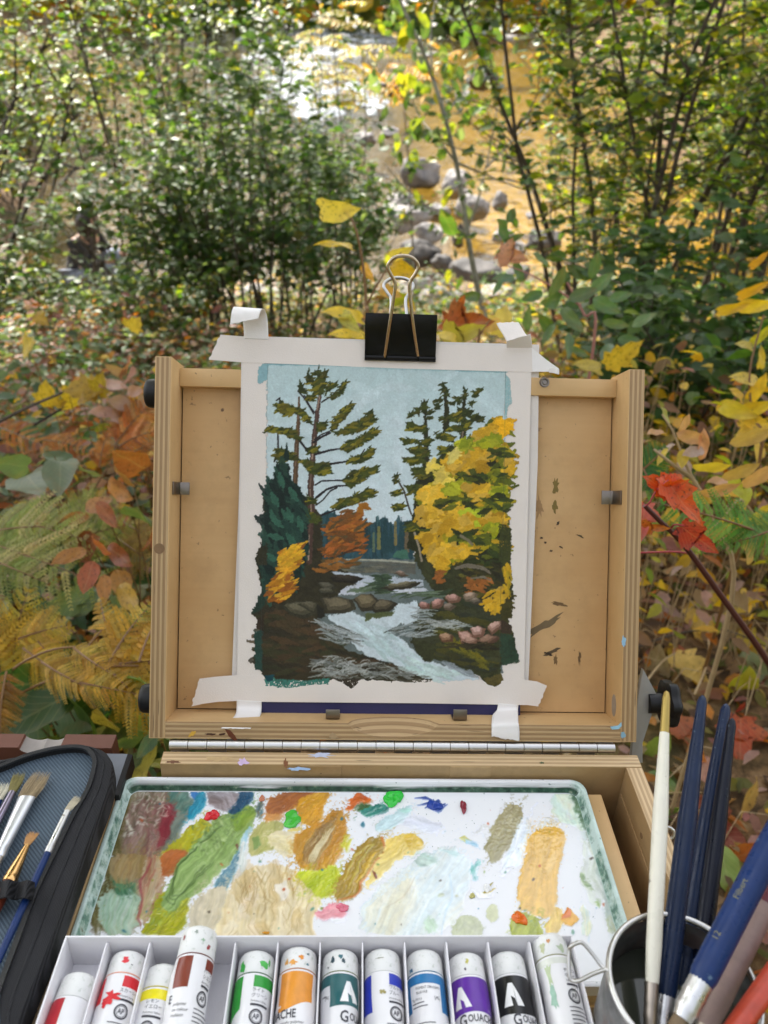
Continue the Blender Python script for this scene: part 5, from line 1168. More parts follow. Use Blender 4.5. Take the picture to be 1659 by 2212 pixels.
class Wrap:
 """collects flat print in (p across, a along) millimetres, wrapped on the tube"""
 def __init__(s, rad): s.r = rad; s.mb = MB()
 def pt(s, p, a):
  f = tail_flat(a); return tube_pt(a, p/s.r, s.r*(1+f*.12), f)
 def strip(s, p0, p1, a0, a1, n=10, k=5, edge=None):
  vs = []
  for j in range(k+1):
   for i in range(n+1):
    a = a0+(a1-a0)*j/k
    if edge: a = a if j < k else a1+edge(i/n)
    vs.append(s.pt(p0+(p1-p0)*i/n, a))
  s.mb.add(vs, [(j*(n+1)+i, j*(n+1)+i+1, (j+1)*(n+1)+i+1, (j+1)*(n+1)+i) for j in range(k) for i in range(n)], 0, True)
 def text(s, txt, p, a, size, bold=False, sx=1.0):
  V, F = text_polys(txt, size, bold)
  if V: s.poly([(p+v[0]*sx, a-v[1]) for v in V], F)
 def poly(s, pts, tri=None):
  V = []; F = []
  def rec(a, b, c, k):
   if k > 0 and max(abs(a[0]-b[0]), abs(b[0]-c[0]), abs(c[0]-a[0])) > 1.3:
    m = [((p_[0]+q_[0])/2, (p_[1]+q_[1])/2) for p_, q_ in ((a, b), (b, c), (c, a))]
    for t_ in ((a, m[0], m[2]), (m[0], b, m[1]), (m[2], m[1], c), m): rec(*t_, k-1)
   else: F.append((len(V), len(V)+1, len(V)+2)); V.extend((a, b, c))
  for f in (tri or [list(range(len(pts)))]):
   for i in range(1, len(f)-1): rec(pts[f[0]], pts[f[i]], pts[f[i+1]], 4)
  s.mb.add([s.pt(*p) for p in V], F)
 def ring(s, p, a, r0, r1, n=28):
  vs = [s.pt(p+r*math.cos(t*2*math.pi/n), a+r*math.sin(t*2*math.pi/n)) for r in (r0, r1) for t in range(n)]
  s.mb.add(vs, [(i, (i+1) % n, n+(i+1) % n, n+i) for i in range(n)])
def tail_flat(a):
 t = max(0.0, min(1.0, (a-48)/52)); return t*t*.92
def make_tube(label, M, bandcol, spec, cap_len=12.5):
 DENT[0] = len(label)*.37+M[0][3]*40
 t = thing('gouache_tube', label, 'paint tube', M, 'gouache tubes in the white card tray')
 mb = MB()                                     # cap: fine ribs, softly domed end
 prof = [(.01, 0), (5.1, 0), (7.2, .35), (8.35, 1.3), (8.8, 2.6), (8.95, cap_len-.3), (8.7, cap_len), (8.0, cap_len)]
 n = 60; vs = []
 for r, a in prof:
  for j in range(n):
   rr = r*(1+(.006 if j % 2 else -.006)*(1 if 2 < a < cap_len-.2 else 0)); vs.append(tube_pt(a, j*2*math.pi/n, rr))
 mb.add(vs, [(i*n+j, i*n+(j+1) % n, (i+1)*n+(j+1) % n, (i+1)*n+j) for i in range(len(prof)-1) for j in range(n)], 0, True)
 cap = mb.build('cap', [m_cap], t)
 mb = MB(); n = 40; prof = [(7.7, cap_len-.6), (8.4, cap_len+.15), (9.1, cap_len+.5), (RT, cap_len+1.4)]+[(RT, a) for a in (17, 20, 23, 26, 29, 32, 35, 38, 41, 44, 48, 60, 72, 84, 96, 104)]
 vs = []
 for r, a in prof:
  f = tail_flat(a)
  for j in range(n):
   ph = j*2*math.pi/n; vs.append(tube_pt(a, ph, r*(1+f*.12), f))
 mb.add(vs, [(i*n+j, i*n+(j+1) % n, (i+1)*n+(j+1) % n, (i+1)*n+j) for i in range(len(prof)-1) for j in range(n)]+[[(len(prof)-1)*n+j for j in range(n)]], 0, True)
 mb.build('tube_body', [m_tube], t)
 c0 = cap_len+1.5
 bands = {}
 def W(kind):
  if kind not in bands: bands[kind] = Wrap(RT+{'colour_band': .06, 'white_print': .13, 'lettering': .17}[kind])
  return bands[kind]
 for it in spec:
  k = it[0]
  if k == 'band': W('colour_band').strip(it[1], it[2], c0+it[3], c0+it[4], 26, 5, it[5] if len(it) > 5 else None)
  elif k == 'logo':                          # a white triangle with a notch
   p, a, s_ = it[1]-.8, c0+it[2], it[3]
   W('white_print').poly([(p, a), (p+s_*.22, a), (p+s_*.70, a+s_*1.15), (p+s_*.34, a+s_*1.15), (p+s_*.26, a+s_*.80), (p+s_*.02, a+s_*.62), (p+s_*.10, a+s_*1.15), (p-s_*.38, a+s_*1.15)], [(0, 1, 4, 5), (1, 2, 3, 4), (0, 5, 6), (0, 6, 7)])
  elif k == 'text': W('lettering').text(it[1], it[2], c0+it[3], it[4], it[5] if len(it) > 5 else False, it[6] if len(it) > 6 else 1.0)
  elif k == 'bar': W('lettering').strip(it[1], it[2], c0+it[3], c0+it[4], 6, 1)
  elif k == 'ap':
   p, a, r = it[1], c0+it[2], it[3]
   W('lettering').ring(p, a, r*.80, r); W('lettering').ring(p, a, r*.66, r*.72); W('lettering').text('AP', p-r*.50, a+r*.30, r*.95, True, .8)
  elif k == 'ill':
   for i in range(it[4]): W('lettering').strip(it[1]+(0 if i else 0), it[1]+it[3]*(1 if i % 3 else .8), c0+it[2]+i*1.75, c0+it[2]+i*1.75+.42, 4, 1)
  elif k == 'smear':
   w = Wrap(RT+.22); pts = blot_pts(it[1], c0+it[2], it[3], it[4], it[6], 16, .55)
   w.poly([(it[1], c0+it[2])]+pts, [(0, 1+i, 1+(i+1) % len(pts)) for i in range(len(pts))])
   w.mb.build('paint_smear', [paint(it[5])], t)
  elif k == 'capspot':
   w = Wrap(9.05); w2 = blot_pts(it[1], it[2], it[3], it[4], it[6], 12, .5)
   fn = lambda p, a: tube_pt(a, p/9.05, 9.05)
   w.mb.add([fn(it[1], it[2])]+[fn(*p) for p in w2], [(0, 1+i, 1+(i+1) % 12) for i in range(12)])
   w.mb.build('paint_smear', [paint(it[5])], t)
  elif k == 'seam':
   mb = MB(); n = 40; mb.add([tube_pt(a, j*2*math.pi/n, r) for r, a in ((8.9, cap_len-.25), (9.15, cap_len+.05), (9.0, cap_len+.35)) for j in range(n)], [(i*n+j, i*n+(j+1) % n, (i+1)*n+(j+1) % n, (i+1)*n+j) for i in range(2) for j in range(n)], 0, True)
   mb.build('seam_paint', [paint(it[1])], t)
 for k, w in bands.items():
  w.mb.build(k, [{'colour_band': paint(bandcol, .3), 'white_print': m_white, 'lettering': m_ink}[k]], t)
 return t
def tube_at(cell_x, s0, h, yaw=0.0, roll=0.0, pitch=0.0):
 return M_BASE @ Matrix.Translation((cell_x*mm, -s0*mm, h*mm)) @ Matrix.Rotation(R_(yaw), 4, 'Z') @ Matrix.Rotation(R_(pitch), 4, 'X') @ Matrix.Rotation(R_(roll), 4, 'Y')
def backprint(p, kana, name, a0=1.5, w=9):
 """the small print side: name in two lines, bar, round seal, notes"""
 o = []
 for i, ln in enumerate(kana): o.append(('text', ln, p, a0+2.4+i*2.5, 2.1))
 y = a0+2.4+len(kana)*2.5
 return o+[('text', name, p, y-.3, 1.35, False, .8), ('bar', p, p+w, y+.5, y+1.5), ('ap', p+w*.38, y+6.2, 3.4), ('ill', p-1.5, y+11, w+3, 9)]
arc = lambda f: -2.2*math.sin(f*math.pi)*0
gou = lambda p, a, full='GOUACHE', s=4.6: [('text', full[0], p-.6, a+1.2, s*1.55, True, .8), ('text', full[1:], p+s*.86, a, s, True, .72), ('text', 'acrylic polymer', p+3.2, a+2.4, 1.7), ('text', 'emulsion colour', p+3.2, a+4.6, 1.7), ('ill', p+1, a+6.6, 11, 8)]
hC = -8.6+.9+RT+.15
xs_ = lambda i: CX0-CW/2+CW*i               # centre of cell i (0 = first)
tubes = [
 ('crimson gouache tube lying low in the first compartment, plain clean cap', 3.6, 147.5, hC-.6, -3, (176, 24, 40), [('band', -15, -1.5, 0, 13, lambda f: 3.0*(1-f)), ('text', 'GOUACHE', -13.5, 20, 4.4, True, .72), ('ill', 2.5, 14, 7, 3)], 0),
 ('scarlet gouache tube with a red spot on its cap and a red label smear', xs_(1), 137.4, hC, -1, (206, 24, 36), [('band', -14, -7.2, 0, 12), ('band', 2.2, 15, 0, 5), ('smear', -1.5, 9.5, 4, 2.2, (206, 24, 36), 1), ('smear', -3.5, 12.5, 2.2, 1.8, (206, 24, 36), 2)]+backprint(1.6, ['スカーレット'], 'Permanent Scarlet', 5)+[('capspot', .5, 6, 1.6, 1.2, (220, 60, 70), 5), ('capspot', 4, 8, .4, .3, (60, 60, 60), 6), ('seam', (226, 150, 120))], 0),
 ('lemon yellow gouache tube half hidden behind the brown tube', xs_(2)-2.2, 143.5, hC-.8, -2, (232, 218, 30), [('band', -15, 15, 0, 4.6)]+backprint(-3.6, ['レモン', 'イエロー'], 'Permanent Yellow', 4)+[('seam', (190, 176, 40))], 0),
 ('brick brown gouache tube riding high on top of the dividers', xs_(3)-7.2, 131.0, hC+10.5, -1.5, (122, 48, 30), [('band', -7.5, .6, 0, 14), ('band', 7.5, 14, 0, 5), ('text', 'E', -8.5, 20.5, 5.0, True, .8), ('text', 'polymer', -5, 22, 2), ('text', 'on colour', -5, 24.4, 2), ('text', 'mulsion', -5, 26.8, 2)]+backprint(7.0, ['バーント', 'シエンナ'], 'Burnt Sienna', 4, 6)+[('capspot', -7, 6, 1, 1.6, (150, 70, 70), 7), ('capspot', -.4, 4.5, .8, 1.0, (150, 160, 150), 8), ('capspot', 3.6, 8, 1.0, .8, (150, 180, 150), 9), ('capspot', 7, 10.5, .8, 1.4, (150, 60, 60), 10), ('seam', (110, 50, 40))], 3),
 ('bright green gouache tube with green paint dried on its cap', xs_(4)+.4, 137.6, hC, -.5, (40, 150, 50), [('band', -15, -5, 0, 15, lambda f: 6*(1-f)), ('band', .6, 15, 0, 5.4)]+backprint(.2, ['ライト', 'グリーン'], 'Permanent Green', 5.2)+[('capspot', -6.5, 8.5, 1.8, 2.4, (50, 170, 60), 11), ('capspot', 4.6, 8, 2.2, 1.8, (80, 180, 80), 12), ('capspot', 7.4, 6, .7, 1.6, (60, 160, 60), 13), ('seam', (40, 90, 40))], 0),
 ('orange ochre gouache tube with a stained cap beside the green one', xs_(5)+.2, 136.2, hC+.8, 0, (222, 146, 50), [('band', -8.6, 9, 0, 15.5, lambda f: 2.5*math.cos(f*3.1)), ('text', 'UACHE', -12.5, 21, 5.4, True, .74), ('text', 'acrylic polymer', -7, 23.6, 1.9), ('text', 'emulsion colour', -7, 26, 1.9), ('ill', -7, 27.5, 12, 5)]+[('capspot', 1.6, 6.5, 1.3, 1.0, (222, 140, 40), 14), ('capspot', -2.2, 9.2, 1.8, 1.2, (226, 160, 70), 15), ('capspot', 5, 9.5, .8, .7, (90, 130, 140), 16), ('capspot', -6, 8, 1.0, 1.4, (216, 160, 80), 17), ('capspot', 5, 4.5, .8, .6, (100, 120, 120), 18), ('seam', (180, 110, 50))], 0),
 ('dark teal gouache tube with dark dots on its cap', xs_(6), 137.0, hC, .4, (36, 92, 96), [('band', -15, -5.2, 0, 5), ('band', -5.2, 10.5, 0, 14.8), ('logo', 4.0, 3.4, 8.4), ('text', '|A|', -8.6, 10.8, 2.2), ('ill', -10.5, 9, 3.6, 1)]+gou(.6, 21)+[('capspot', -4, 6, .9, 2.0, (44, 70, 80), 19), ('capspot', 0, 5, .8, 1.0, (60, 110, 120), 20), ('capspot', 1.6, 7, .8, 1.4, (44, 70, 80), 21), ('capspot', -6.5, 9.5, .5, .5, (60, 70, 60), 22), ('seam', (110, 120, 70))], 0),
 ('ultramarine blue gouache tube with an olive spot on its white label', xs_(7), 136.8, hC, .5, (36, 56, 176), [('band', -15, -6.4, 0, 17), ('band', 2.6, 15, 0, 5.2), ('smear', -1.2, 8.6, 1.5, 1.1, (160, 150, 90), 23)]+backprint(2.4, ['ウルトラマリン', 'ブルー'], 'Ultramarine Blue', 4.6)+[('capspot', -2, 6, 2, .25, (150, 150, 130), 24)], 0),
 ('cerulean blue gouache tube with a white printed panel on its blue band', xs_(8), 137.2, hC, .6, (30, 112, 168), [('band', -15, -9.6, 0, 16), ('band', -9.6, 6.6, 0, 4.4), ('band', 6.6, 15, 0, 17), ('text', 'PIGMENT CERULEAN', -6.2, 6.8, 1.6, False, .8), ('text', 'BLUE HUE', -6.2, 8.8, 1.6, False, .8), ('text', 'Pig. PB15:3', -8.8, 11.6, 1.5, False, .8), ('ill', -8.8, 12.6, 8, 2), ('text', '|A|', 2.8, 11.8, 2.4), ('ill', -8, 22, 13, 8), ('text', 'S', -10, 23, 3, True)]+[('capspot', -8.4, 10, 1.2, 1.0, (60, 110, 140), 25), ('seam', (60, 110, 140))], 0),
 ('violet gouache tube lettered GOUACHE under a white triangle', xs_(9), 138.8, hC, .8, (92, 38, 152), [('band', -15, 15, 0, 15.6, lambda f: -1.8*math.sin(f*3.14)+2.2), ('logo', -6.0, 4.2, 8.4)]+gou(-7.6, 20.5)+[('capspot', -.6, 6, .7, 1.4, (196, 190, 100), 26), ('capspot', -2, 9.6, .5, .7, (90, 80, 90), 27)], 0),
 ('black gouache tube lettered GOUACHE with a clean white cap', xs_(10), 138.2, hC, .6, (14, 14, 17), [('band', -15, 15, 0, 16, lambda f: 1.8*math.sin(f*3.14)), ('logo', -2.4, 3.6, 9.2)]+gou(-2.8, 21.4), 0),
 ('white gouache tube with a grubby paint stained cap lying high at the right end', xs_(11)+.6, 132.6, hC+6.5, 2.5, (214, 216, 206), [('band', -15, 15, 0, 3)]+backprint(1.4, ['チタニウム', 'ホワイト'], 'Titanium White', 4.5, 7)+[('smear', -6, 7, 1.4, 7, (186, 200, 160), 28), ('smear', -6.4, 17, 1.6, 6, (150, 186, 166), 29), ('capspot', -2.4, 5.5, .9, .9, (206, 150, 100), 30), ('capspot', 3.5, 9, 2.5, 2, (176, 190, 160), 31), ('capspot', -6, 8, 1.5, 2, (186, 190, 150), 32), ('seam', (150, 150, 110))], 2)]
for lab, x, s0, h, yaw, bc, spec, pit in tubes:
 make_tube(lab, tube_at(x, s0, h, yaw, 0, pit), bc, spec, 14.5 if 'brick' in lab else 12.0)
# ================================================================== brush washer and the brushes standing in it
def wpt(u, v, d): return at_depth(u, v, d)
cupn = (M_BASE.to_3x3() @ Vector((0, 0, 1))).normalized()
# cup axis leans back a little so the rim reads as in the photograph
cx_ax = (Vector((0, 0, 1))*.55+cupn*.45).normalized()
cen = wpt(1476, 2126, .335); RC_ = 163/FPX*.335
ex_ = (Vector((1, 0, 0))-cx_ax*cx_ax.x).normalized(); ey_ = cx_ax.cross(ex_)
Mcup = frame(ex_, ey_, cx_ax, cen-cx_ax*.048)
cup = thing('brush_washer', 'grey metal water cup with a wire bail beside the tube box, holding brushes', 'water cup', Mcup)
mb = MB(); r = RC_; h = .048
mb.lathe([(.0001, 0), (r*.92, 0), (r*.96, .003), (r*.97, h-.004), (r*.955, h-.003), (r*.945, .004), (.0001, .004)], 56)
m_cup = NT('tin_cup'); _v = m_cup.obj(); _n = m_cup.noise(_v, 120, 5, .6); _s = m_cup.ramp(m_cup.noise(_v, 45, 4), [(.5, 0), (.62, 1)])
m_cup.pbsdf(m_cup.mix(m_cup.ramp(_n, [(.3, (.16, .16, .155)), (.7, (.34, .34, .33))]), (.36, .20, .16), m_cup.math('MULTIPLY', _s, .45)), .42, .75, .4, normal=m_cup.bump(_n, .1, .0004)); m_cup = m_cup.m
mb.build('cup_wall', [m_cup], cup)
mb = MB(); k = 64
ringv = [((r-.0012)+.0014*math.cos(b), a, h+.0014*math.sin(b)) for a in range(k) for b in np.linspace(0, 2*math.pi, 11)[:-1]]
vs = [(x*math.cos(2*math.pi*a/k), x*math.sin(2*math.pi*a/k), z) for x, a, z in ringv]
mb.add(vs, [(a*10+b, a*10+(b+1) % 10, ((a+1) % k)*10+(b+1) % 10, ((a+1) % k)*10+b) for a in range(k) for b in range(10)], 0, True)
mb.build('cup_rim', [m_steel], cup)
mb = MB(); mb.lathe([(.0001, .022), (r*.945, .022)], 40);
m_water = simple('murky_rinse_water', (.05, .055, .04), .06, 0, .2, 30); mb.build('rinse_water', [m_water], cup)
Wi = Mcup.inverted()
wire = [wpt(u, v, d) for u, v, d in ((1313, 2098, .336), (1299, 2086, .338), (1284, 2066, .340), (1262, 2040, .342), (1250, 2036, .342), (1234, 2044, .342), (1229, 2056, .342), (1230, 2108, .338), (1238, 2119, .337), (1252, 2118, .336), (1280, 2104, .336), (1308, 2094, .336))]
mb = MB(); mb.tube(smooth_path([Wi @ p for p in wire], 4), .00085, 10); mb.build('wire_bail', [m_steel], cup)
rg = [wpt(1438+18*math.cos(t), 1800+14*math.sin(t), .50) for t in np.linspace(-2.2, 1.2, 9)]
mb = MB(); mb.tube([Wi @ p for p in rg], .0011, 8); mb.build('wire_hook', [m_steel], cup)
m_cream = simple('cream_lacquer', (.74, .71, .60), .34, 0, .08, 90)
m_gold = simple('gold_paint', (.38, .27, .07), .34, .55, .12, 90)
m_blue = simple('dark_blue_lacquer', (.005, .015, .048), .3, 0, .35, 80, spec=.3)
m_navyl = simple('navy_black_lacquer', (.004, .006, .016), .3, 0, .4, 80, spec=.3)
m_blue2 = simple('royal_blue_lacquer', (.008, .027, .11), .28, 0, .3, 80, spec=.3)
m_fer = simple('nickel_ferrule', (.66, .66, .66), .26, 1.0, .08, 80)
m_ferdark = simple('worn_ferrule', (.42, .36, .30), .34, .9, .3, 120)
def worn(m, col):
 nt = m.node_tree; p = next(n for n in nt.nodes if n.type == 'BSDF_PRINCIPLED'); src = p.inputs['Base Color'].links[0].from_socket
 tc = nt.nodes.new('ShaderNodeTexCoord'); nz = nt.nodes.new('ShaderNodeTexNoise'); nz.inputs['Scale'].default_value = 170; nz.inputs['Detail'].default_value = 4; nt.links.new(tc.outputs['Object'], nz.inputs['Vector'])
 rp = nt.nodes.new('ShaderNodeValToRGB'); rp.color_ramp.elements[0].position = .69; rp.color_ramp.elements[1].position = .74; nt.links.new(nz.outputs['Fac'], rp.inputs[0])
 mx = nt.nodes.new('ShaderNodeMix'); mx.data_type = 'RGBA'; nt.links.new(rp.outputs[0], mx.inputs[0]); nt.links.new(src, mx.inputs[6]); mx.inputs[7].default_value = (*col, 1); nt.links.new(mx.outputs[2], p.inputs['Base Color'])
 r2 = nt.nodes.new('ShaderNodeMapRange'); nt.links.new(nz.outputs['Fac'], r2.inputs[0]); r2.inputs[1].default_value = .3; r2.inputs[2].default_value = .7; r2.inputs[3].default_value = .2; r2.inputs[4].default_value = .55; nt.links.new(r2.outputs[0], p.inputs['Roughness'])
for m_, c_w in ((m_cream, (.33, .28, .22)), (m_blue, (.09, .13, .17)), (m_navyl, (.07, .09, .12)), (m_blue2, (.10, .16, .24)), (m_fer, (.30, .27, .22))): worn(m_, c_w)
m_hair = simple('wet_bristle', (.16, .11, .06), .7, 0, .3, 300)
def brush_root(name, label, p0, p1, group, cat='paint brush'):
 z = (p1-p0).normalized(); x = z.orthogonal().normalized(); y = z.cross(x)
 return thing(name, label, cat, frame(x, y, z, p0), group)
def shaft(mb, L_, prof, n=18, mi=0):
 mb.lathe([(r, z) for z, r in prof], n, mi)
G_CUP = 'brushes standing in the water cup'
def standing(label, ptop, pbot, w_top, w_bot, mats, ferm, deep=.055, split=None, mid=None):
 """handle seen from its tip (top) to the ferrule (bottom), pixel widths at both ends"""
 a, b = wpt(*pbot), wpt(*ptop); l = (b-a).length
 rb, rt = w_bot/2/FPX*pbot[2], w_top/2/FPX*ptop[2]
 t = brush_root('paint_brush', label, a-(b-a).normalized()*deep, b, G_CUP)
 z0 = deep; rm = (rb*.5+rt*.5) if mid is None else mid/2/FPX*(pbot[2]+ptop[2])/2
 mb = MB(); mb.lathe([(rb*.82, z0), (rb*.98, z0+.004), (rb, z0+l*.12), (rm, z0+l*.55), (rt*1.02, z0+l-.010), (rt, z0+l-.004), (rt*.72, z0+l-.0012), (rt*.3, z0+l), (.0001, z0+l)], 20)
 if split:
  zc = z0+l*split[0]
  mb = MB(); mb.lathe([(rb*.82, z0), (rb, z0+l*.12), (rm, z0+l*.55), (rt*1.15, zc)], 20); mb.build('handle', [mats], t)
  mb = MB(); mb.lathe([(rt*1.16, zc), (rt*1.02, z0+l-.010), (rt*.95, z0+l-.004), (rt*.66, z0+l-.001), (.0001, z0+l)], 20); mb.build('handle_tip', [split[1]], t)
 else: mb.build('handle', [mats], t)
 rf = rb*.86
 mb = MB(); mb.lathe([(rf*.7, .018), (rf*.8, z0*.5), (rf*.95, z0-.012), (rf*1.04, z0-.011), (rf*.98, z0-.009), (rf*.98, z0-.006), (rf*1.04, z0-.005), (rf*.98, z0-.003), (rf, z0+.002)], 18); mb.build('ferrule', [ferm], t)
 mb = MB(); mb.lathe([(rf*.68, .02), (rf*.75, .010), (rf*.3, .0), (.0001, -.003)], 12); mb.build('bristles', [m_hair], t)
 return t
standing('cream handled paint brush with a gold tip standing at the left of the cup', (1440, 1492, .405), (1408, 2134, .340), 17, 34, m_cream, m_ferdark, .05, (.835, m_gold), 33)
standing('dark blue paint brush, tallest of the blue ones, leaning behind the cream brush', (1518, 1503, .415), (1437, 2156, .345), 21, 46, m_blue, m_fer, .05, None, 40)
standing('dark blue paint brush partly behind the navy one, its tip just above it', (1569, 1521, .43), (1466, 2168, .360), 22, 48, m_blue, m_fer, .05, None, 40)
standing('navy black paint brush with a pale edge, shortest of the upright handles', (1582, 1552, .41), (1512, 2080, .365), 19, 40, m_navyl, m_fer, .06, None, 34)
fb = standing('royal blue paint brush lettered Filbert 12 leaning far right over the cup', (1745, 1668, .355), (1511, 2126, .312), 44, 60, m_blue2, m_fer, .03, None, 58)
standing('brown grey paint stained brush with a maroon end, lying under the royal blue one', (1740, 1760, .375), (1520, 2230, .325), 38, 50, simple('paint_stained_handle', (.23, .155, .135), .55, 0, .35, 160), m_ferdark, .05, (.42, simple('maroon_lacquer', (.10, .012, .022), .35)), 52)
standing('orange red paint brush handle at the lower right edge', (1745, 2005, .345), (1560, 2265, .30), 44, 48, simple('orange_red_lacquer', (.42, .045, .018), .38, 0, .35, 200), m_fer, .03, None, 48)
# lettering on the royal blue handle
def letter_on(t, txt, z, size, rad, toward):
 V, F = text_polys(txt, size, False)
 Mi = t.matrix_world.inverted(); tc = (Mi @ CAM); th0 = math.atan2(tc.y, tc.x)+toward
 mb = MB(); mb.add([((rad+.00008)*math.cos(th0-v[1]/rad), (rad+.00008)*math.sin(th0-v[1]/rad), z+v[0]) for v in V], F)
 return mb.build('lettering', [simple('faded_gold_print', (.20, .19, .10), .45)], t)
_a, _b = wpt(1511, 2126, .312), wpt(1745, 1668, .355)
for txt, u, v, sz in (('Filbert', 1592, 1962, .0036), ('12', 1549, 2046, .0038)):
 letter_on(fb, txt, .03+(_b-_a).length*((u-1511)/(1745-1511))*.985, sz, 58/2/FPX*.33*1.01, -.25)
# ================================================================== zipped brush case on the left, with its brushes
HC = 15*mm
def cb(u, v, h=HC): return B(u, v, h)
Mk = empty_at(M_BASE, Vector((-.09, -.12, -.004)))
RK = rel(M_BASE, Mk)
case = thing('brush_case', 'open zipped brush case with a slate blue woven lining and black edging', 'brush case', Mk)
m_blk = NT('black_twill'); v_ = m_blk.obj(); w_ = m_blk.n('ShaderNodeTexWave'); w_.inputs['Scale'].default_value = 420; w_.inputs['Distortion'].default_value = 1.2; m_blk.l(v_, w_.inputs['Vector'])
m_blk.pbsdf(m_blk.ramp(w_.outputs['Fac'], [(.2, (.008, .008, .009)), (.8, (.028, .028, .032))]), .75, 0, .3, normal=m_blk.bump(w_.outputs['Fac'], .5, .0006)); m_blk = m_blk.m
m_lin = NT('slate_weave'); v_ = m_lin.obj((1, 1, 1))
w1 = m_lin.n('ShaderNodeTexWave'); w1.inputs['Scale'].default_value = 260; w1.bands_direction = 'DIAGONAL'; m_lin.l(v_, w1.inputs['Vector'])
w2 = m_lin.n('ShaderNodeTexWave'); w2.inputs['Scale'].default_value = 330; w2.bands_direction = 'X'; m_lin.l(v_, w2.inputs['Vector'])
mm_ = m_lin.math('MULTIPLY', w1.outputs['Fac'], m_lin.math('ADD', m_lin.math('MULTIPLY', w2.outputs['Fac'], .6), .4))
m_lin.pbsdf(m_lin.ramp(mm_, [(.1, (.055, .078, .105)), (.7, (.125, .17, .215))]), .7, 0, .3, normal=m_lin.bump(mm_, .6, .0006)); m_lin = m_lin.m
outer = [cb(*p) for p in ((-320, 1700), (-60, 1650), (60, 1628), (150, 1612), (200, 1612), (228, 1622), (243, 1642), (243, 1668), (232, 1716), (189, 1828), (118, 2019), (41, 2210), (-30, 2420), (-700, 2500))]
teeth = [cb(*p) for p in ((-320, 1720), (-60, 1672), (0, 1657), (59, 1634), (118, 1619), (165, 1615), (189, 1621), (203, 1639), (203, 1663), (189, 1708), (159, 1761), (127, 1826), (77, 1929), (38, 2032), (0, 2134), (-70, 2340), (-700, 2420))]
def resample(P, n):
 P = [Vector(p) for p in P]; d = [0]
 for a, b in zip(P, P[1:]): d.append(d[-1]+(b-a).length)
 o = []
 for i in range(n):
  t = d[-1]*i/(n-1); j = max(0, min(len(P)-2, next((k-1 for k in range(1, len(d)) if d[k] >= t), len(P)-2)))
  f = (t-d[j])/max(1e-9, d[j+1]-d[j]); o.append(P[j].lerp(P[j+1], f))
 return o
O_ = resample(smooth_path(outer, 5), 90); T_ = resample(smooth_path(teeth, 5), 90)
mb = MB(); mb.poly([(p.x, p.y, 0) for p in O_], .0135-.004, (0, 0, 1)); mb.build('case_back', [m_blk], case, RK, bevel=0)
mb = MB(); mb.poly([(p.x, p.y, .0098) for p in T_], .0008, (0, 0, 1)); mb.build('lining', [m_lin], case, RK)
# padded edging between the zip and the outer edge: a soft raised roll
V = []; prof = [(0, .0100), (.02, .0138), (.08, .0150), (.30, .0154), (.70, .0153), (.92, .0142), (1.0, .0110), (1.01, .002)]
for a, b in zip(T_, O_):
 for f, z in prof:
  p = a.lerp(b, f); V.append((p.x, p.y, z))
n = len(prof); mb = MB(); mb.add(V, [(i*n+j, i*n+j+1, (i+1)*n+j+1, (i+1)*n+j) for i in range(len(T_)-1) for j in range(n-1)], 0, True); mb.build('edging', [m_blk], case, RK)
mb = MB(); cr = resample([a.lerp(b, .5) for a, b in zip(T_, O_)], 120)
mb.tube([(p.x, p.y, .0152) for p in cr], .0008, 6); mb.build('stitched_cord', [m_blk], case, RK)
tt = resample(smooth_path([cb(*p) for p in ((-60, 1672), (0, 1657), (59, 1634), (118, 1619), (165, 1615), (189, 1621), (203, 1639), (203, 1663), (189, 1708), (159, 1761), (127, 1826), (77, 1929), (38, 2032), (0, 2134), (-70, 2340))], 5), 300); mb = MB()
for i in range(1, len(tt)-1):
 d = (tt[i+1]-tt[i-1]).normalized(); nn = Vector((-d.y, d.x, 0)); c = tt[i]-nn*0+Vector((0, 0, .0158-HC))
 c.z = .0158; a = nn*.0013; b = d*.00042; u = Vector((0, 0, .0007))
 mb.add([c-a-b-u, c+a-b-u, c+a+b-u, c-a+b-u, c-a-b+u, c+a-b+u, c+a+b+u, c-a+b+u], [(4, 5, 6, 7), (0, 1, 5, 4), (1, 2, 6, 5), (2, 3, 7, 6), (3, 0, 4, 7)])
tz = mb.build('zip_teeth', [simple('zip_coil', (.06, .06, .065), .3, .6, .1)], case, RK); tz['kind'] = 'stuff'
G_CASE = 'brushes lying in the brush case'
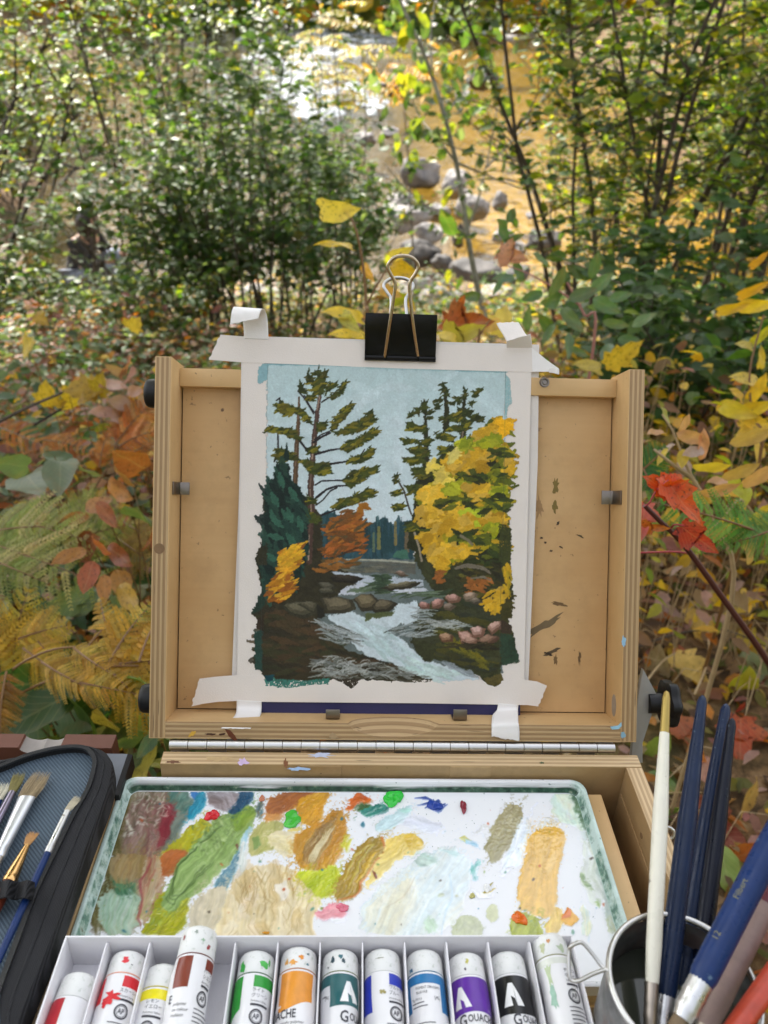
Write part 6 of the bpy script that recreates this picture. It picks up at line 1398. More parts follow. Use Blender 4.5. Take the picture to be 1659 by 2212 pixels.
def lying(label, tip, fer0, fer1, end, wt, wf0, wf1, wh, mh, mf, mat_h, flat=.4, hh=.0125):
 P = [M_BASE @ cb(u, v, hh+.004) for u, v in (end, fer1, fer0, tip)]
 t = brush_root('paint_brush', label, P[0], P[3], G_CASE); Mi = t.matrix_world.inverted(); Q_ = [Mi @ p for p in P]
 nrm = (Mi.to_3x3() @ cupn).normalized()
 def seg(name, pts, rads, mat, fl):
  mb = MB(); n = 16; pts = [Vector(p) for p in pts]; vs = []
  for i, p in enumerate(pts):
   d = (pts[min(i+1, len(pts)-1)]-pts[max(i-1, 0)]).normalized(); s = d.cross(nrm).normalized()
   for j in range(n):
    a = j*2*math.pi/n; vs.append(p+s*math.cos(a)*rads[i]+nrm*math.sin(a)*rads[i]*fl[i])
  mb.add(vs, [(i*n+j, i*n+(j+1) % n, (i+1)*n+(j+1) % n, (i+1)*n+j) for i in range(len(pts)-1) for j in range(n)]+[list(range(n))[::-1], [(len(pts)-1)*n+j for j in range(n)]], 0, True)
  return mb.build(name, [mat], t)
 k = .5/FPX*.45
 seg('handle', [Q_[0], Q_[0].lerp(Q_[1], .6), Q_[1]], [wh*k*.9, wh*k, wf1*k*.9], mh, [1, 1, 1])
 seg('ferrule', [Q_[1].lerp(Q_[0], .03), Q_[1], Q_[1].lerp(Q_[2], .06), Q_[1].lerp(Q_[2], .10), Q_[1].lerp(Q_[2], .16), Q_[2]], [wf1*k, wf1*k*1.03, wf1*k*1.08, wf1*k, wf1*k, wf0*k], mf, [1, 1, 1, 1, 1, flat])
 # bristles: separate hairs gathered into a flat tuft
 mb = MB(); r = random.Random(int(tip[0]*7+tip[1])); ax = (Q_[3]-Q_[2]); s = ax.normalized().cross(nrm).normalized()
 for i in range(150):
  f = r.random()*2-1; g = (r.random()*2-1)*flat*.9; b0 = Q_[2]-ax*.05+s*f*wf0*k*.92+nrm*g*wf0*k*.9
  l = .78+.25*r.random(); tip_ = Q_[2]+ax*l+s*(f*wt*k*(1.0+.15*r.random())+(r.random()-.5)*.0008)+nrm*(g*wt*k*.6+(r.random()-.5)*.0006)
  m = b0.lerp(tip_, .5)+s*f*wt*k*.12; w = s*.00022+nrm*.00008
  mb.add([b0-w, b0+w, m+w, tip_, m-w, m+nrm*.0002], [(0, 1, 2, 5), (0, 5, 4), (5, 2, 3), (4, 5, 3)])
 ob = mb.build('bristles', [mat_h], t); ob['kind'] = 'stuff'
 return t
hz_ = lambda n, c: simple(n, c, .65, 0, .35, 500)
lying('hog bristle brush with a silver ferrule and blue handle beside the zip', (171, 1720), (146, 1750), (106, 1836), (-25, 2120), 17, 13, 15, 15, m_blue2, m_fer, hz_('pale_hog_hair', (.52, .46, .33)), .35)
lying('small golden sable brush with a copper ferrule under the elastic loop', (76, 1796), (59, 1824), (20, 1905), (-20, 1985), 20, 12, 27, 22, simple('red_brown_lacquer', (.14, .03, .014), .3), simple('copper_ferrule', (.70, .42, .17), .22, 1.0, .1, 60), hz_('golden_sable', (.50, .26, .09)), .4)
lying('wide angled brush with a large pale silver ferrule, broadest in the case', (96, 1664), (58, 1722), (-2, 1850), (-60, 1965), 38, 38, 24, 26, m_alu, simple('pale_ferrule', (.72, .74, .78), .34, .85, .06, 60), hz_('tan_ox_hair', (.36, .27, .15)), .3)
lying('round brush with olive stained hairs and a dark violet ferrule', (45, 1668), (27, 1710), (-24, 1810), (-80, 1930), 26, 16, 18, 16, m_blue, simple('violet_steel', (.28, .25, .33), .28, .9, .15, 60), hz_('olive_hair', (.20, .17, .05)), .6)
lying('short white haired brush cut off by the left edge of the picture', (9, 1690), (-8, 1728), (-50, 1830), (-100, 1930), 30, 26, 22, 18, m_blue, m_blue2, hz_('white_hair', (.62, .58, .45)), .45)
# elastic loops over the handles
mb = MB()
lp = [cb(-60, 1925, .013), cb(-30, 1920, .022), cb(-4, 1925, .017), cb(16, 1921, .0245), cb(38, 1926, .0165), cb(58, 1922, .0235), cb(79, 1930, .0135)]
w_ = (cb(30, 1947, HC)-cb(38, 1910, HC))
V = []; pts = smooth_path(lp, 6)
for p in pts: V += [p-w_*.5, p-w_*.5+Vector((0, 0, .0009)), p+w_*.5+Vector((0, 0, .0009)), p+w_*.5]
mb.add(V, [(i*4+j, i*4+(j+1) % 4, (i+1)*4+(j+1) % 4, (i+1)*4+j) for i in range(len(pts)-1) for j in range(4)], 0, True)
mb.build('elastic_band', [m_blk], case, RK)
# grey painted tray under the case and the brown rest behind it
Ms = empty_at(M_BASE, Vector((-.08, -.04, -.006)))
RS = rel(M_BASE, Ms)
sh = thing('side_shelf', 'blue grey metal shelf with a black lipped edge under the brush case', 'shelf', Ms)
m_slate = simple('slate_metal', (.21, .225, .26), .3, .3, .1, 60, .05)
ps = [B(u, v, .002) for u, v in ((-200, 1640), (213, 1613), (273, 1614), (243, 1702), (60, 2150), (-300, 2150))]
mb = MB(); mb.poly([(p.x, p.y, -.0055) for p in ps], .0015, (0, 0, 1)); mb.build('shelf_plate', [m_slate], sh, RS, bevel=0)
e0, e1 = ps[2], ps[3]
mb = MB(); mb.poly([(e0.x, e0.y, -.004), (e0.x+.0030, e0.y+.0004, -.005), (e0.x+.0034, e0.y, -.016), (e0.x, e0.y, -.016)], (e1-e0).length, (e1-e0).normalized()); mb.build('shelf_lip', [m_black], sh, RS)
Mb_ = empty_at(M_BASE, Vector((-.06, .006, 0)))
RBk = rel(M_BASE, Mb_)
rest = thing('brush_rest', 'red brown wooden brush rest with two scooped notches behind the brush case', 'brush rest', Mb_)
m_rb = wood_face('red_brown_wood', 0, (.13, .052, .036), (.20, .085, .06), .3)
a0, a1 = B(-160, 1612, 0), B(243, 1598, 0)
m_notch = simple('worn_notch', (.27, .24, .22), .6, 0, .2, 90)
V = []; N_ = 160; FM = []
nt = [(B(66, 1606, 0).x, .0085), (B(103, 1604, 0).x, .0075)]
yc = a1.y
for i in range(N_+1):
 x = -.12+(a1.x+.12)*i/N_; cut = 0
 for c, rr in nt:
  d = abs(x-c)/rr
  if d < 1: cut = max(cut, .0052*math.sqrt(1-d*d))
 V += [(x, yc-.004, -.022), (x, yc-.004, -.0035-cut), (x, yc+.008, -.0035-cut), (x, yc+.008, -.022)]; FM.append(1 if cut > 0 else 0)
mb = MB()
for i in range(N_):
 for j in range(4):
  pass
mb.v = V
for i in range(N_):
 for j in range(4): mb.f.append([i*4+j, i*4+(j+1) % 4, (i+1)*4+(j+1) % 4, (i+1)*4+j]); mb.m.append(1 if (j == 1 and FM[i] and FM[i+1]) else 0); mb.sm.append(False)
mb.f.append([0, 1, 2, 3]); mb.m.append(0); mb.sm.append(False); mb.f.append([N_*4+3, N_*4+2, N_*4+1, N_*4]); mb.m.append(0); mb.sm.append(False)
mb.build('rest_bar', [m_rb, m_notch], rest, RBk)
# ================================================================== bank, creek, rocks
def vnoise2(x, y, cell, seed):
 r = np.random.default_rng(seed); g = r.random((64, 64))
 xi = np.floor(x/cell).astype(int); yi = np.floor(y/cell).astype(int); fx = x/cell-xi; fy = y/cell-yi
 fx = fx*fx*(3-2*fx); fy = fy*fy*(3-2*fy)
 a = g[yi % 64, xi % 64]; b = g[yi % 64, (xi+1) % 64]; c = g[(yi+1) % 64, xi % 64]; d = g[(yi+1) % 64, (xi+1) % 64]
 return (a*(1-fx)+b*fx)*(1-fy)+(c*(1-fx)+d*fx)*fy-.5
WATER = -1.85
def terr(x, y):
 x = np.asarray(x, float); y = np.asarray(y, float)
 z = np.interp(y, [-80, -3, 1.2, 3, 5, 7.5, 8.6, 10, 200], [2.5, .15, 0, -.36, -.78, -1.50, -1.76, -2.12, -2.15])
 xl = -4.6-.30*np.clip(y-9, 0, 60); xr = 5.2+.12*np.clip(y-9, 0, 60)
 f = np.clip((y-7.0)/3.0, 0, 1)
 side = np.maximum(xl-x, x-xr)
 b = np.where(side > -.8, (side+.8)*.42, 0); b = np.minimum(b, 2.1+.04*np.clip(side, 0, 60))
 z = z+b*f
 z = z+.10*vnoise2(x, y, .8, 1)+.05*vnoise2(x, y, .31, 2)+.25*vnoise2(x, y, 3.1, 3)*np.clip((y-4)/6, 0, 1)*(z > WATER-.1)
 return z
def grid(xs, ys):
 X, Y = np.meshgrid(xs, ys); Z = terr(X, Y); n, m = X.shape
 idx = np.arange(n*m).reshape(n, m)
 return np.stack([X, Y, Z], -1).reshape(-1, 3), np.stack([idx[:-1, :-1], idx[:-1, 1:], idx[1:, 1:], idx[1:, :-1]], -1).reshape(-1, 4)
xs = np.concatenate([np.linspace(-150, -14, 18)[:-1], np.linspace(-14, -4, 40)[:-1], np.linspace(-4, 4, 120)[:-1], np.linspace(4, 14, 40)[:-1], np.linspace(14, 150, 18)])
ys = np.concatenate([np.linspace(-80, -2, 14)[:-1], np.linspace(-2, 12, 200)[:-1], np.linspace(12, 40, 90)[:-1], np.linspace(40, 220, 26)])
V, Q = grid(xs, ys)
gm_ = NT('forest_floor'); v = gm_.obj(); gp = gm_.n('ShaderNodeNewGeometry'); sp = gm_.n('ShaderNodeSeparateXYZ'); gm_.l(gp.outputs['Position'], sp.inputs[0])
n1 = gm_.noise(v, 3.2, 6, .65); n2 = gm_.noise(v, 22, 6, .7); n3 = gm_.noise(v, 1.1, 4, .6)
soil = gm_.ramp(n2, [(.25, (.018, .012, .007)), (.45, (.06, .036, .018)), (.58, (.16, .095, .045)), (.72, (.26, .17, .09)), (.85, (.10, .06, .03))])
moss = gm_.ramp(n1, [(.45, (.03, .05, .012)), (.6, (.10, .11, .03))])
soil = gm_.mix(soil, moss, gm_.ramp(n3, [(.5, 0), (.62, .6)]))
sand = gm_.ramp(n2, [(.3, (.17, .125, .10)), (.5, (.30, .235, .19)), (.7, (.38, .31, .26))])
gx = gm_.ramp(gm_.math('ADD', gm_.math('MULTIPLY', sp.outputs[0], .22), gm_.math('MULTIPLY', n3, .5)), [(.30, .12), (.62, 1)])
bed = gm_.ramp(gm_.math('ADD', gm_.math('MULTIPLY', n1, .5), gm_.math('MULTIPLY', n2, .5)), [(.36, (.03, .022, .006)), (.45, (.15, .10, .012)), (.52, (.46, .33, .03)), (.60, (.20, .15, .025)), (.68, (.55, .42, .06))])
zz = gm_.math('ADD', sp.outputs[2], gm_.math('MULTIPLY', n3, .5))
c = gm_.mix(soil, sand, gm_.math('MULTIPLY', gm_.math('MULTIPLY', gm_.math('LESS_THAN', zz, -1.30), gm_.math('LESS_THAN', sp.outputs[1], 10.5)), gm_.ramp(n1, [(.40, .25), (.56, 1)])))
bed = gm_.mix(gm_.ramp(n2, [(.35, (.03, .024, .014)), (.6, (.10, .075, .04))]), bed, gx)
c = gm_.mix(c, bed, gm_.math('LESS_THAN', sp.outputs[2], WATER-.015))
gm_.pbsdf(c, .9, 0, .2, normal=gm_.bump(n2, .6, .02))
gme = np_mesh('ground', V, Q, gm_.m, None, True)
go = place('ground', gme); go['kind'] = 'structure'
# water sheet with ripples
wm = NT('creek_water'); v = wm.obj((1, .6, 1)); a1_ = wm.noise(v, 5.5, 4, .6); a2_ = wm.noise(wm.obj((1, .45, 1)), 1.4, 3, .5)
hgt = wm.math('ADD', a1_, a2_)
nm = wm.bump(hgt, .34, .12)
gl = wm.n('ShaderNodeBsdfGlossy'); gl.inputs['Roughness'].default_value = .06; wm.l(nm, gl.inputs['Normal'])
trn = wm.n('ShaderNodeBsdfTransparent'); trn.inputs[0].default_value = (.90, .80, .56, 1)
fr = wm.n('ShaderNodeFresnel'); fr.inputs['IOR'].default_value = 1.33; wm.l(nm, fr.inputs['Normal'])
mx = wm.n('ShaderNodeMixShader'); wm.l(fr.outputs[0], mx.inputs[0]); wm.l(trn.outputs[0], mx.inputs[1]); wm.l(gl.outputs[0], mx.inputs[2]); wm.l(mx.outputs[0], wm.out.inputs[0])
xs = np.linspace(-40, 40, 60); ys = np.linspace(6.5, 220, 120)
X, Y = np.meshgrid(xs, ys); idx = np.arange(X.size).reshape(X.shape)
wv = np.stack([X, Y, np.full_like(X, WATER)], -1).reshape(-1, 3)
wq = np.stack([idx[:-1, :-1], idx[:-1, 1:], idx[1:, 1:], idx[1:, :-1]], -1).reshape(-1, 4)
wo_ = place('water', np_mesh('water', wv, wq, wm.m, None, True)); wo_['kind'] = 'structure'
# broken white water of the riffle: a lumpy sheet standing a little out of the stream
fm_ = NT('white_water'); v = fm_.obj((1, .5, 1)); f1 = fm_.noise(v, 7, 6, .7)
fp = fm_.pbsdf(fm_.ramp(f1, [(.38, (.10, .12, .13)), (.54, (.34, .37, .40)), (.66, (.56, .58, .60))]), .7, 0, .2, normal=fm_.bump(f1, .9, .12)); fm_ = fm_.m
xs = np.linspace(-9, 5, 200); ys = np.linspace(22, 70, 230)
X, Y = np.meshgrid(xs, ys)
cx = np.interp(Y, [19, 24, 32, 45, 70], [-1.6, -1.9, -2.8, -3.8, -5.0]); hw = np.interp(Y, [21, 24, 28, 36, 50, 70], [.4, 1.3, 1.8, 2.2, 3.0, 4.0])
e = 1-np.abs(X-cx)/hw
h = .16*np.clip(e, -1, 1)+.30*vnoise2(X, Y*.45, .9, 21)+.18*vnoise2(X, Y*.5, .33, 22)-.03
idx = np.arange(X.size).reshape(X.shape)
q4 = np.stack([idx[:-1, :-1], idx[:-1, 1:], idx[1:, 1:], idx[1:, :-1]], -1).reshape(-1, 4)
hv = h.ravel()[q4].max(1) > .035
q4 = q4[hv]; used = np.unique(q4); rm = np.full(X.size, -1); rm[used] = np.arange(len(used))
fo = place('rapids', np_mesh('rapids', np.stack([X, Y, WATER+h], -1).reshape(-1, 3)[used], rm[q4], fm_, None, True)); fo['kind'] = 'stuff'
# rocks
rkm = NT('creek_rock'); v = rkm.obj(); r1 = rkm.noise(v, 2.6, 6, .62); r2 = rkm.noise(v, 18, 5, .7); oi = rkm.n('ShaderNodeObjectInfo')
c = rkm.ramp(rkm.math('ADD', rkm.math('MULTIPLY', r1, .65), rkm.math('MULTIPLY', r2, .35)), [(.3, (.05, .048, .048)), (.44, (.16, .152, .15)), (.58, (.29, .265, .25)), (.75, (.21, .18, .155))])
hs = rkm.n('ShaderNodeHueSaturation'); rkm.l(c, hs.inputs['Color']); rkm.l(rkm.math('ADD', rkm.math('MULTIPLY', oi.outputs['Random'], .5), .75), hs.inputs['Value'])
gp = rkm.n('ShaderNodeNewGeometry'); sp = rkm.n('ShaderNodeSeparateXYZ'); rkm.l(gp.outputs['Position'], sp.inputs[0])
wet = rkm.ramp(rkm.math('ADD', sp.outputs[2], -WATER+.5), [(.50, .28), (.60, 1)])
wl = rkm.mix((0, 0, 0), hs.outputs[0], wet)
rkm.pbsdf(wl, .72, 0, .3, normal=rkm.bump(r2, .5, .02)); rkm = rkm.m
rkd = rkm.copy(); rkd.name = 'shaded_rock'  # darker copy: shade on back-lit rocks put into the colour
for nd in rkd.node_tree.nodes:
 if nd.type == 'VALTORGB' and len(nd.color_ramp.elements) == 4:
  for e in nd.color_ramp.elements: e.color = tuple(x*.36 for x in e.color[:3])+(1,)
def make_rock(label, u, v, Y, wpx, hpx, dep=.8, seed=1, tilt=0, grp='rocks in the creek', sink=.25):
 """u,v: centre of the rock in the photograph, Y its distance, size in photo pixels"""
 p = at_y(u, v, Y); d = depth_of(p); rx, rz = wpx/2/FPX*d, hpx/2/FPX*d*1.15; ry = rx*dep
 bm = bmesh.new(); bmesh.ops.create_icosphere(bm, subdivisions=4, radius=1)
 r = random.Random(seed); pl = [(Vector((r.gauss(0, 1), r.gauss(0, 1), r.gauss(.3, .8))).normalized(), .50+.34*r.random()) for _ in range(17)]
 from mathutils import noise as mn
 for vt in bm.verts:
  c = vt.co.normalized(); s = 1.0
  for n_, dd in pl:
   k = c.dot(n_)
   if k > dd: s = min(s, dd/k+.02)
  s += .13*mn.noise(c*1.7+Vector((seed, 0, 0)))+.035*mn.noise(c*6+Vector((0, seed, 0)))
  c = c*s; vt.co = Vector((c.x*rx, c.y*ry, c.z*rz))
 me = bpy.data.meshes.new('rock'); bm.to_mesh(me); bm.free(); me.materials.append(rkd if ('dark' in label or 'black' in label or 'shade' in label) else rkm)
 for f in me.polygons: f.use_smooth = True
 o = place('rock', me); o.location = p; o.rotation_euler = (0, R_(tilt), r.random()*.6)
 tag(o, label, 'rock', grp); return o
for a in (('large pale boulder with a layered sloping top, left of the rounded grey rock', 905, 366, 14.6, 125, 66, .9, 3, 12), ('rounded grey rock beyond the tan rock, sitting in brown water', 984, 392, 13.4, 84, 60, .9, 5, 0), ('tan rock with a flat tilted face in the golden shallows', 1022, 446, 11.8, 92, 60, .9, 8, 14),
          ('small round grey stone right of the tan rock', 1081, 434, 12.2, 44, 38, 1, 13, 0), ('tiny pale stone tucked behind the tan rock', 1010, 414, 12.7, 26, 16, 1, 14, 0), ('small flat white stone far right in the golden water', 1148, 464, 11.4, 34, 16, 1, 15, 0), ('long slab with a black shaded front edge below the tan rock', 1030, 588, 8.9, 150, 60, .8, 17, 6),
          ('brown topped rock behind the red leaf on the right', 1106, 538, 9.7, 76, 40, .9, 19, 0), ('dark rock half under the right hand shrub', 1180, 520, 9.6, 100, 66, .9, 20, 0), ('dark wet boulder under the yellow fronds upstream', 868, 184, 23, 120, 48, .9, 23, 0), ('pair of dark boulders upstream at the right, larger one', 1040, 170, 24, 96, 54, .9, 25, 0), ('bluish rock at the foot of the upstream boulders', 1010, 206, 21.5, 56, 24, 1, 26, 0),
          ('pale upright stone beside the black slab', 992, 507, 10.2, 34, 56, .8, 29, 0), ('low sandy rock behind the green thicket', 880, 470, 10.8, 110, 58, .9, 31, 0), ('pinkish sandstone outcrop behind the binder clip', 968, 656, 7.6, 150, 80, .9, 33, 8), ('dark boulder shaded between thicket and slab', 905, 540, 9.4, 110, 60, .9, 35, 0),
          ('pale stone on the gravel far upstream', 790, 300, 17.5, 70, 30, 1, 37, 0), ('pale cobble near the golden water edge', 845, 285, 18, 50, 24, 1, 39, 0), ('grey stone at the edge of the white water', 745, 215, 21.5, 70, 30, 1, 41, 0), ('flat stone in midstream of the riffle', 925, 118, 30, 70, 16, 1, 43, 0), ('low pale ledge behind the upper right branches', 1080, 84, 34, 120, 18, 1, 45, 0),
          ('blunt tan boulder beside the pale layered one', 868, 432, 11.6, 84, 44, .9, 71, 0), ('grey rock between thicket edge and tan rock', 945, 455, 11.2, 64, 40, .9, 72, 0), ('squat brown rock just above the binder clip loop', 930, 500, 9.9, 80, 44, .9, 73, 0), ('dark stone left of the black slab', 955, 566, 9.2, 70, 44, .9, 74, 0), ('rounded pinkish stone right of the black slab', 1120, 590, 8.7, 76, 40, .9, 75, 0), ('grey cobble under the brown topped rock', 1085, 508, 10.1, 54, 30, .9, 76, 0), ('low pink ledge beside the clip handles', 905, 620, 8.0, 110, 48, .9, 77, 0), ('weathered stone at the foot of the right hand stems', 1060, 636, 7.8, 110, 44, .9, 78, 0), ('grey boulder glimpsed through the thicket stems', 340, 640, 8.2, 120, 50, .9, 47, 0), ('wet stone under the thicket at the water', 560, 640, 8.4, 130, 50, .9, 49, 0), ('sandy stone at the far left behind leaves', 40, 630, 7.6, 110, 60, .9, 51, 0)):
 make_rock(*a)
# ================================================================== vegetation
m_leafv = leaf_mat('leaf_by_vertex', False, .52, .45)
m_leafo = leaf_mat('leaf_by_object', True, .40, .42)
m_leafs = leaf_mat('spotted_leaf_by_object', True, .40, .42, .85)
m_leafdry = leaf_mat('dry_leaf_by_object', True, .18, .6, .35)
def bark(name, c1, c2):
 t = NT(name); v = t.obj((1, 1, .4)); n = t.noise(v, 60, 5, .7); n2 = t.noise(v, 9, 4, .6)
 c = t.mix(t.ramp(n, [(.35, c1), (.65, c2)]), (.34, .33, .30), t.ramp(n2, [(.58, 0), (.66, .7)]))
 t.pbsdf(c, .8, 0, .2, normal=t.bump(n, .5, .003)); return t.m
m_bark = bark('grey_brown_bark', (.045, .036, .028), (.14, .11, .085))
m_barkp = bark('pale_patchy_bark', (.16, .145, .12), (.42, .40, .36))
m_barkd = bark('dark_bark', (.018, .014, .011), (.06, .047, .036))
m_stemr = simple('maroon_stem', (.085, .022, .016), .5, 0, .3, 60)
m_stemb = simple('brown_fern_stem', (.19, .095, .03), .5, 0, .25, 60)
m_stemt = simple('straw_stem', (.42, .30, .16), .6, 0, .3, 80)
m_petiole = simple('pink_petiole', (.42, .05, .06), .5, 0, .2)
GREEN = [(.05, .115, .028), (.065, .14, .032), (.085, .165, .04), (.11, .19, .045), (.06, .115, .05)]
GREEN2 = [(.12, .18, .10), (.17, .23, .14), (.10, .16, .085), (.22, .28, .17)]
LIME = [(.22, .29, .03), (.30, .33, .03), (.17, .25, .03), (.37, .35, .04)]
YEL = [(.62, .40, .035), (.55, .33, .02), (.68, .46, .07), (.50, .38, .06)]
ORG = [(.48, .17, .03), (.42, .13, .02), (.55, .24, .05), (.34, .10, .03)]
PINK = [(.36, .17, .14), (.42, .24, .20), (.30, .13, .11), (.46, .30, .25)]
TAN = [(.25, .155, .075), (.32, .21, .11), (.18, .10, .045), (.38, .27, .16)]
OLV = [(.14, .14, .035), (.20, .19, .05), (.10, .12, .03)]
def pick(rng, cols, n, jit=.18):
 c = np.array(cols)[rng.integers(len(cols), size=n)]
 return np.clip(.94*c*(1+(rng.random((n, 1))-.5)*2*jit)*(1+(rng.random((n, 3))-.5)*.14), 0, 1)
def leaves_mesh(P, D, N, Ln, Wd, C, fold=.18, curl=.18):
 """many simple leaves in one mesh: 8 vertices, 6 faces each"""
 n = len(P); D = D/np.linalg.norm(D, axis=1, keepdims=True)
 Sd = np.cross(D, N); Sd /= np.linalg.norm(Sd, axis=1, keepdims=True)+1e-9; N = np.cross(Sd, D)
 Ln = Ln[:, None]; Wd = Wd[:, None]
 def pt(t, s, z): return P+D*Ln*t+Sd*Wd*s+N*Ln*(z-curl*t*t)
 V = np.stack([pt(0, 0, 0), pt(.28, -.42, fold*.4), pt(.28, 0, 0), pt(.28, .42, fold*.4), pt(.62, -.40, fold*.4), pt(.62, 0, 0), pt(.62, .40, fold*.4), pt(1, 0, 0)], 1).reshape(-1, 3)
 base = np.array([[0, 2, 1, 0], [0, 3, 2, 0], [1, 2, 5, 4], [2, 3, 6, 5], [4, 5, 7, 4], [5, 6, 7, 5]])
 T = np.array([[0, 2, 1], [0, 3, 2], [1, 2, 5], [1, 5, 4], [2, 3, 6], [2, 6, 5], [4, 5, 7], [5, 6, 7]])
 F = (np.arange(n)[:, None, None]*8+T[None]).reshape(-1, 3)
 return V, F, np.repeat(C, 8, 0)
def rand_dirs(rng, n, updown=.4):
 a = rng.random(n)*2*np.pi; z = (rng.random(n)-.6)*2*updown
 return np.stack([np.cos(a), np.sin(a), z], 1)
def rand_norm(rng, n, tilt=.55):
 v = rng.normal(size=(n, 3))*tilt; v[:, 2] += 1; return v/np.linalg.norm(v, axis=1, keepdims=True)
# one unit leaf per kind, shared by every single leaf object of that kind
def unit_leaf(kind, mat):
 """blade along +y from the origin (length 1), facing +z"""
 key = kind
 outl = {'oval': [(0, 0), (.16, .10), (.27, .28), (.30, .48), (.24, .70), (.12, .88), (0, 1)],
   'heart': [(0, 0), (.18, -.08), (.34, .02), (.42, .24), (.36, .50), (.20, .78), (0, 1)],
   'lance': [(0, 0), (.07, .12), (.13, .35), (.13, .55), (.08, .80), (0, 1)],
   'lobed': [(0, 0), (.14, -.06), (.24, .06), (.44, .16), (.32, .27), (.50, .50), (.30, .50), (.26, .58), (.24, .74), (.10, .84), (0, 1)],
   'maple': [(0, 0), (.10, -.08), (.34, -.06), (.26, .08), (.36, .12), (.56, .30), (.44, .34), (.46, .46), (.34, .44), (.24, .40), (.24, .56), (.20, .74), (.10, .86), (0, 1)]}[kind]
 r = random.Random(hash(kind) % 97 if False else len(outl)); mb = MB(); V = []; k = len(outl)
 # midrib points matching the outline heights, sides folded up and wavy
 def z(x, y): return .16*abs(x)**1.0-.16*y*y+.03*math.sin(9*y+6*x)
 ser = []
 for i in range(k-1):
  (x0, y0), (x1, y1) = outl[i], outl[i+1]
  for j in range(3):
   t = j/3; x, y = x0+(x1-x0)*t, y0+(y1-y0)*t
   if kind != 'heart' and i > 0: x *= 1+(.055 if j == 1 else -.02)
   ser.append((x, y))
 ser.append(outl[-1])
 n = len(ser); vs = []
 for x, y in ser:
  my = min(max(y, 0), 1)
  vs += [(0, my, z(0, my)), (x*.5, (y+my)/2, z(x*.5, y)-.012), (x, y, z(x, y)), (-x*.5, (y+my)/2, z(-x*.5, y)-.012), (-x*(1+.05*math.sin(7*y)), y, z(-x, y))]
 fs = []
 for i in range(n-1):
  a, b = i*5, (i+1)*5; fs += [(a, a+1, b+1, b), (a+1, a+2, b+2, b+1), (a, b, b+3, a+3), (a+3, b+3, b+4, a+4)]
 me = bpy.data.meshes.new('leaf'); me.from_pydata(vs, [], fs)
 bm = bmesh.new(); bm.from_mesh(me); bmesh.ops.remove_doubles(bm, verts=bm.verts, dist=1e-5); bm.to_mesh(me); bm.free()
 me.materials.append(mat)
 for f in me.polygons: f.use_smooth = True
 return me
LEAF = {}
def leaf_mesh(kind, mat):
 k = (kind, mat.name)
 if k not in LEAF: LEAF[k] = unit_leaf(kind, mat)
 return LEAF[k]
def leaf_obj(parent, p, axis, normal, size, width, col, kind='oval', mat=None, name='leaf', Minv=None):
 axis = Vector(axis).normalized(); x = axis.cross(Vector(normal)).normalized(); z = x.cross(axis)
 o = bpy.data.objects.new(name, leaf_mesh(kind, mat or m_leafo)); COL.objects.link(o)
 M = frame(x*size*width, axis*size, z*size, p)
 if parent is not None: o.parent = parent; o.matrix_local = (Minv or parent.matrix_world.inverted()) @ M
 else: o.matrix_world = M
 o.color = (col[0], col[1], col[2], 1); return o
def px_leaf(parent, u, v, d, ln, ang, col, kind='oval', width=1.0, tilt=(0, 0), mat=None, Minv=None, name='leaf'):
 """leaf centred at (u,v) seen from the front: ln pixels long, pointing at ang (degrees, 0 = right, 90 = up); tilt leans it back / sideways"""
 a = R_(ang); ax = CR*math.cos(a)+CU*math.sin(a); nrm = -CF
 s = ax.cross(nrm).normalized()
 ax2 = (ax*math.cos(R_(tilt[0]))+nrm*math.sin(R_(tilt[0]))).normalized()
 n2 = (s.cross(ax2)).normalized(); n3 = (n2*math.cos(R_(tilt[1]))+s*math.sin(R_(tilt[1]))).normalized()
 if n3.dot(nrm) < 0: n3 = -n3
 if kind == 'oval': width *= .74
 elif kind == 'heart': width *= .86
 size = ln*.92/FPX*d/max(.35, math.cos(R_(tilt[0])))
 return leaf_obj(parent, at_depth(u, v, d)-ax2*size*.5, ax2, n3, size, width, col, kind, mat, name, Minv)
def ground_at(x, y): return Vector((x, y, float(terr(x, y))))
def grow(rng, base, height, spread, n_stems, stem_r, twigs, seg=7, lean=(0, 0), start=.25, tw_len=.45):
 """returns stem polylines and twig polylines (numpy), relative to world"""
 st, tw = [], []
 for i in range(n_stems):
  a = rng.random()*2*np.pi; r0 = rng.random()**.5*spread*.22
  p = np.array([base[0]+r0*np.cos(a), base[1]+r0*np.sin(a), 0.0]); p[2] = float(terr(p[0], p[1]))-.03
  d = np.array([np.cos(a)*spread*.45*rng.random()+lean[0], np.sin(a)*spread*.45*rng.random()+lean[1], height*(.75+.4*rng.random())])
  L_ = np.linalg.norm(d); d /= L_; pts = [p]
  for k in range(seg):
   d = d+rng.normal(size=3)*.10; d[2] = abs(d[2])+.02; d /= np.linalg.norm(d); p = p+d*L_/seg; pts.append(p)
  pts = np.array(pts); st.append((pts, np.linspace(stem_r*(.7+.6*rng.random()), stem_r*.18, seg+1)))
  for k in range(twigs):
   t = start+(1-start)*rng.random()**.8; j = min(int(t*seg), seg-1); f = t*seg-j
   q_ = pts[j]*(1-f)+pts[j+1]*f; a2 = rng.random()*2*np.pi
   dd = np.array([np.cos(a2), np.sin(a2), .25+.5*rng.random()]); ln = tw_len*(.5+.8*rng.random())*(1.15-.6*t)
   tp = [q_]
   for m in range(4):
    dd = dd+rng.normal(size=3)*.18; dd /= np.linalg.norm(dd); q_ = q_+dd*ln/4; tp.append(q_)
   tw.append((np.array(tp), np.linspace(stem_r*.28, stem_r*.08, 5)))
 return st, tw
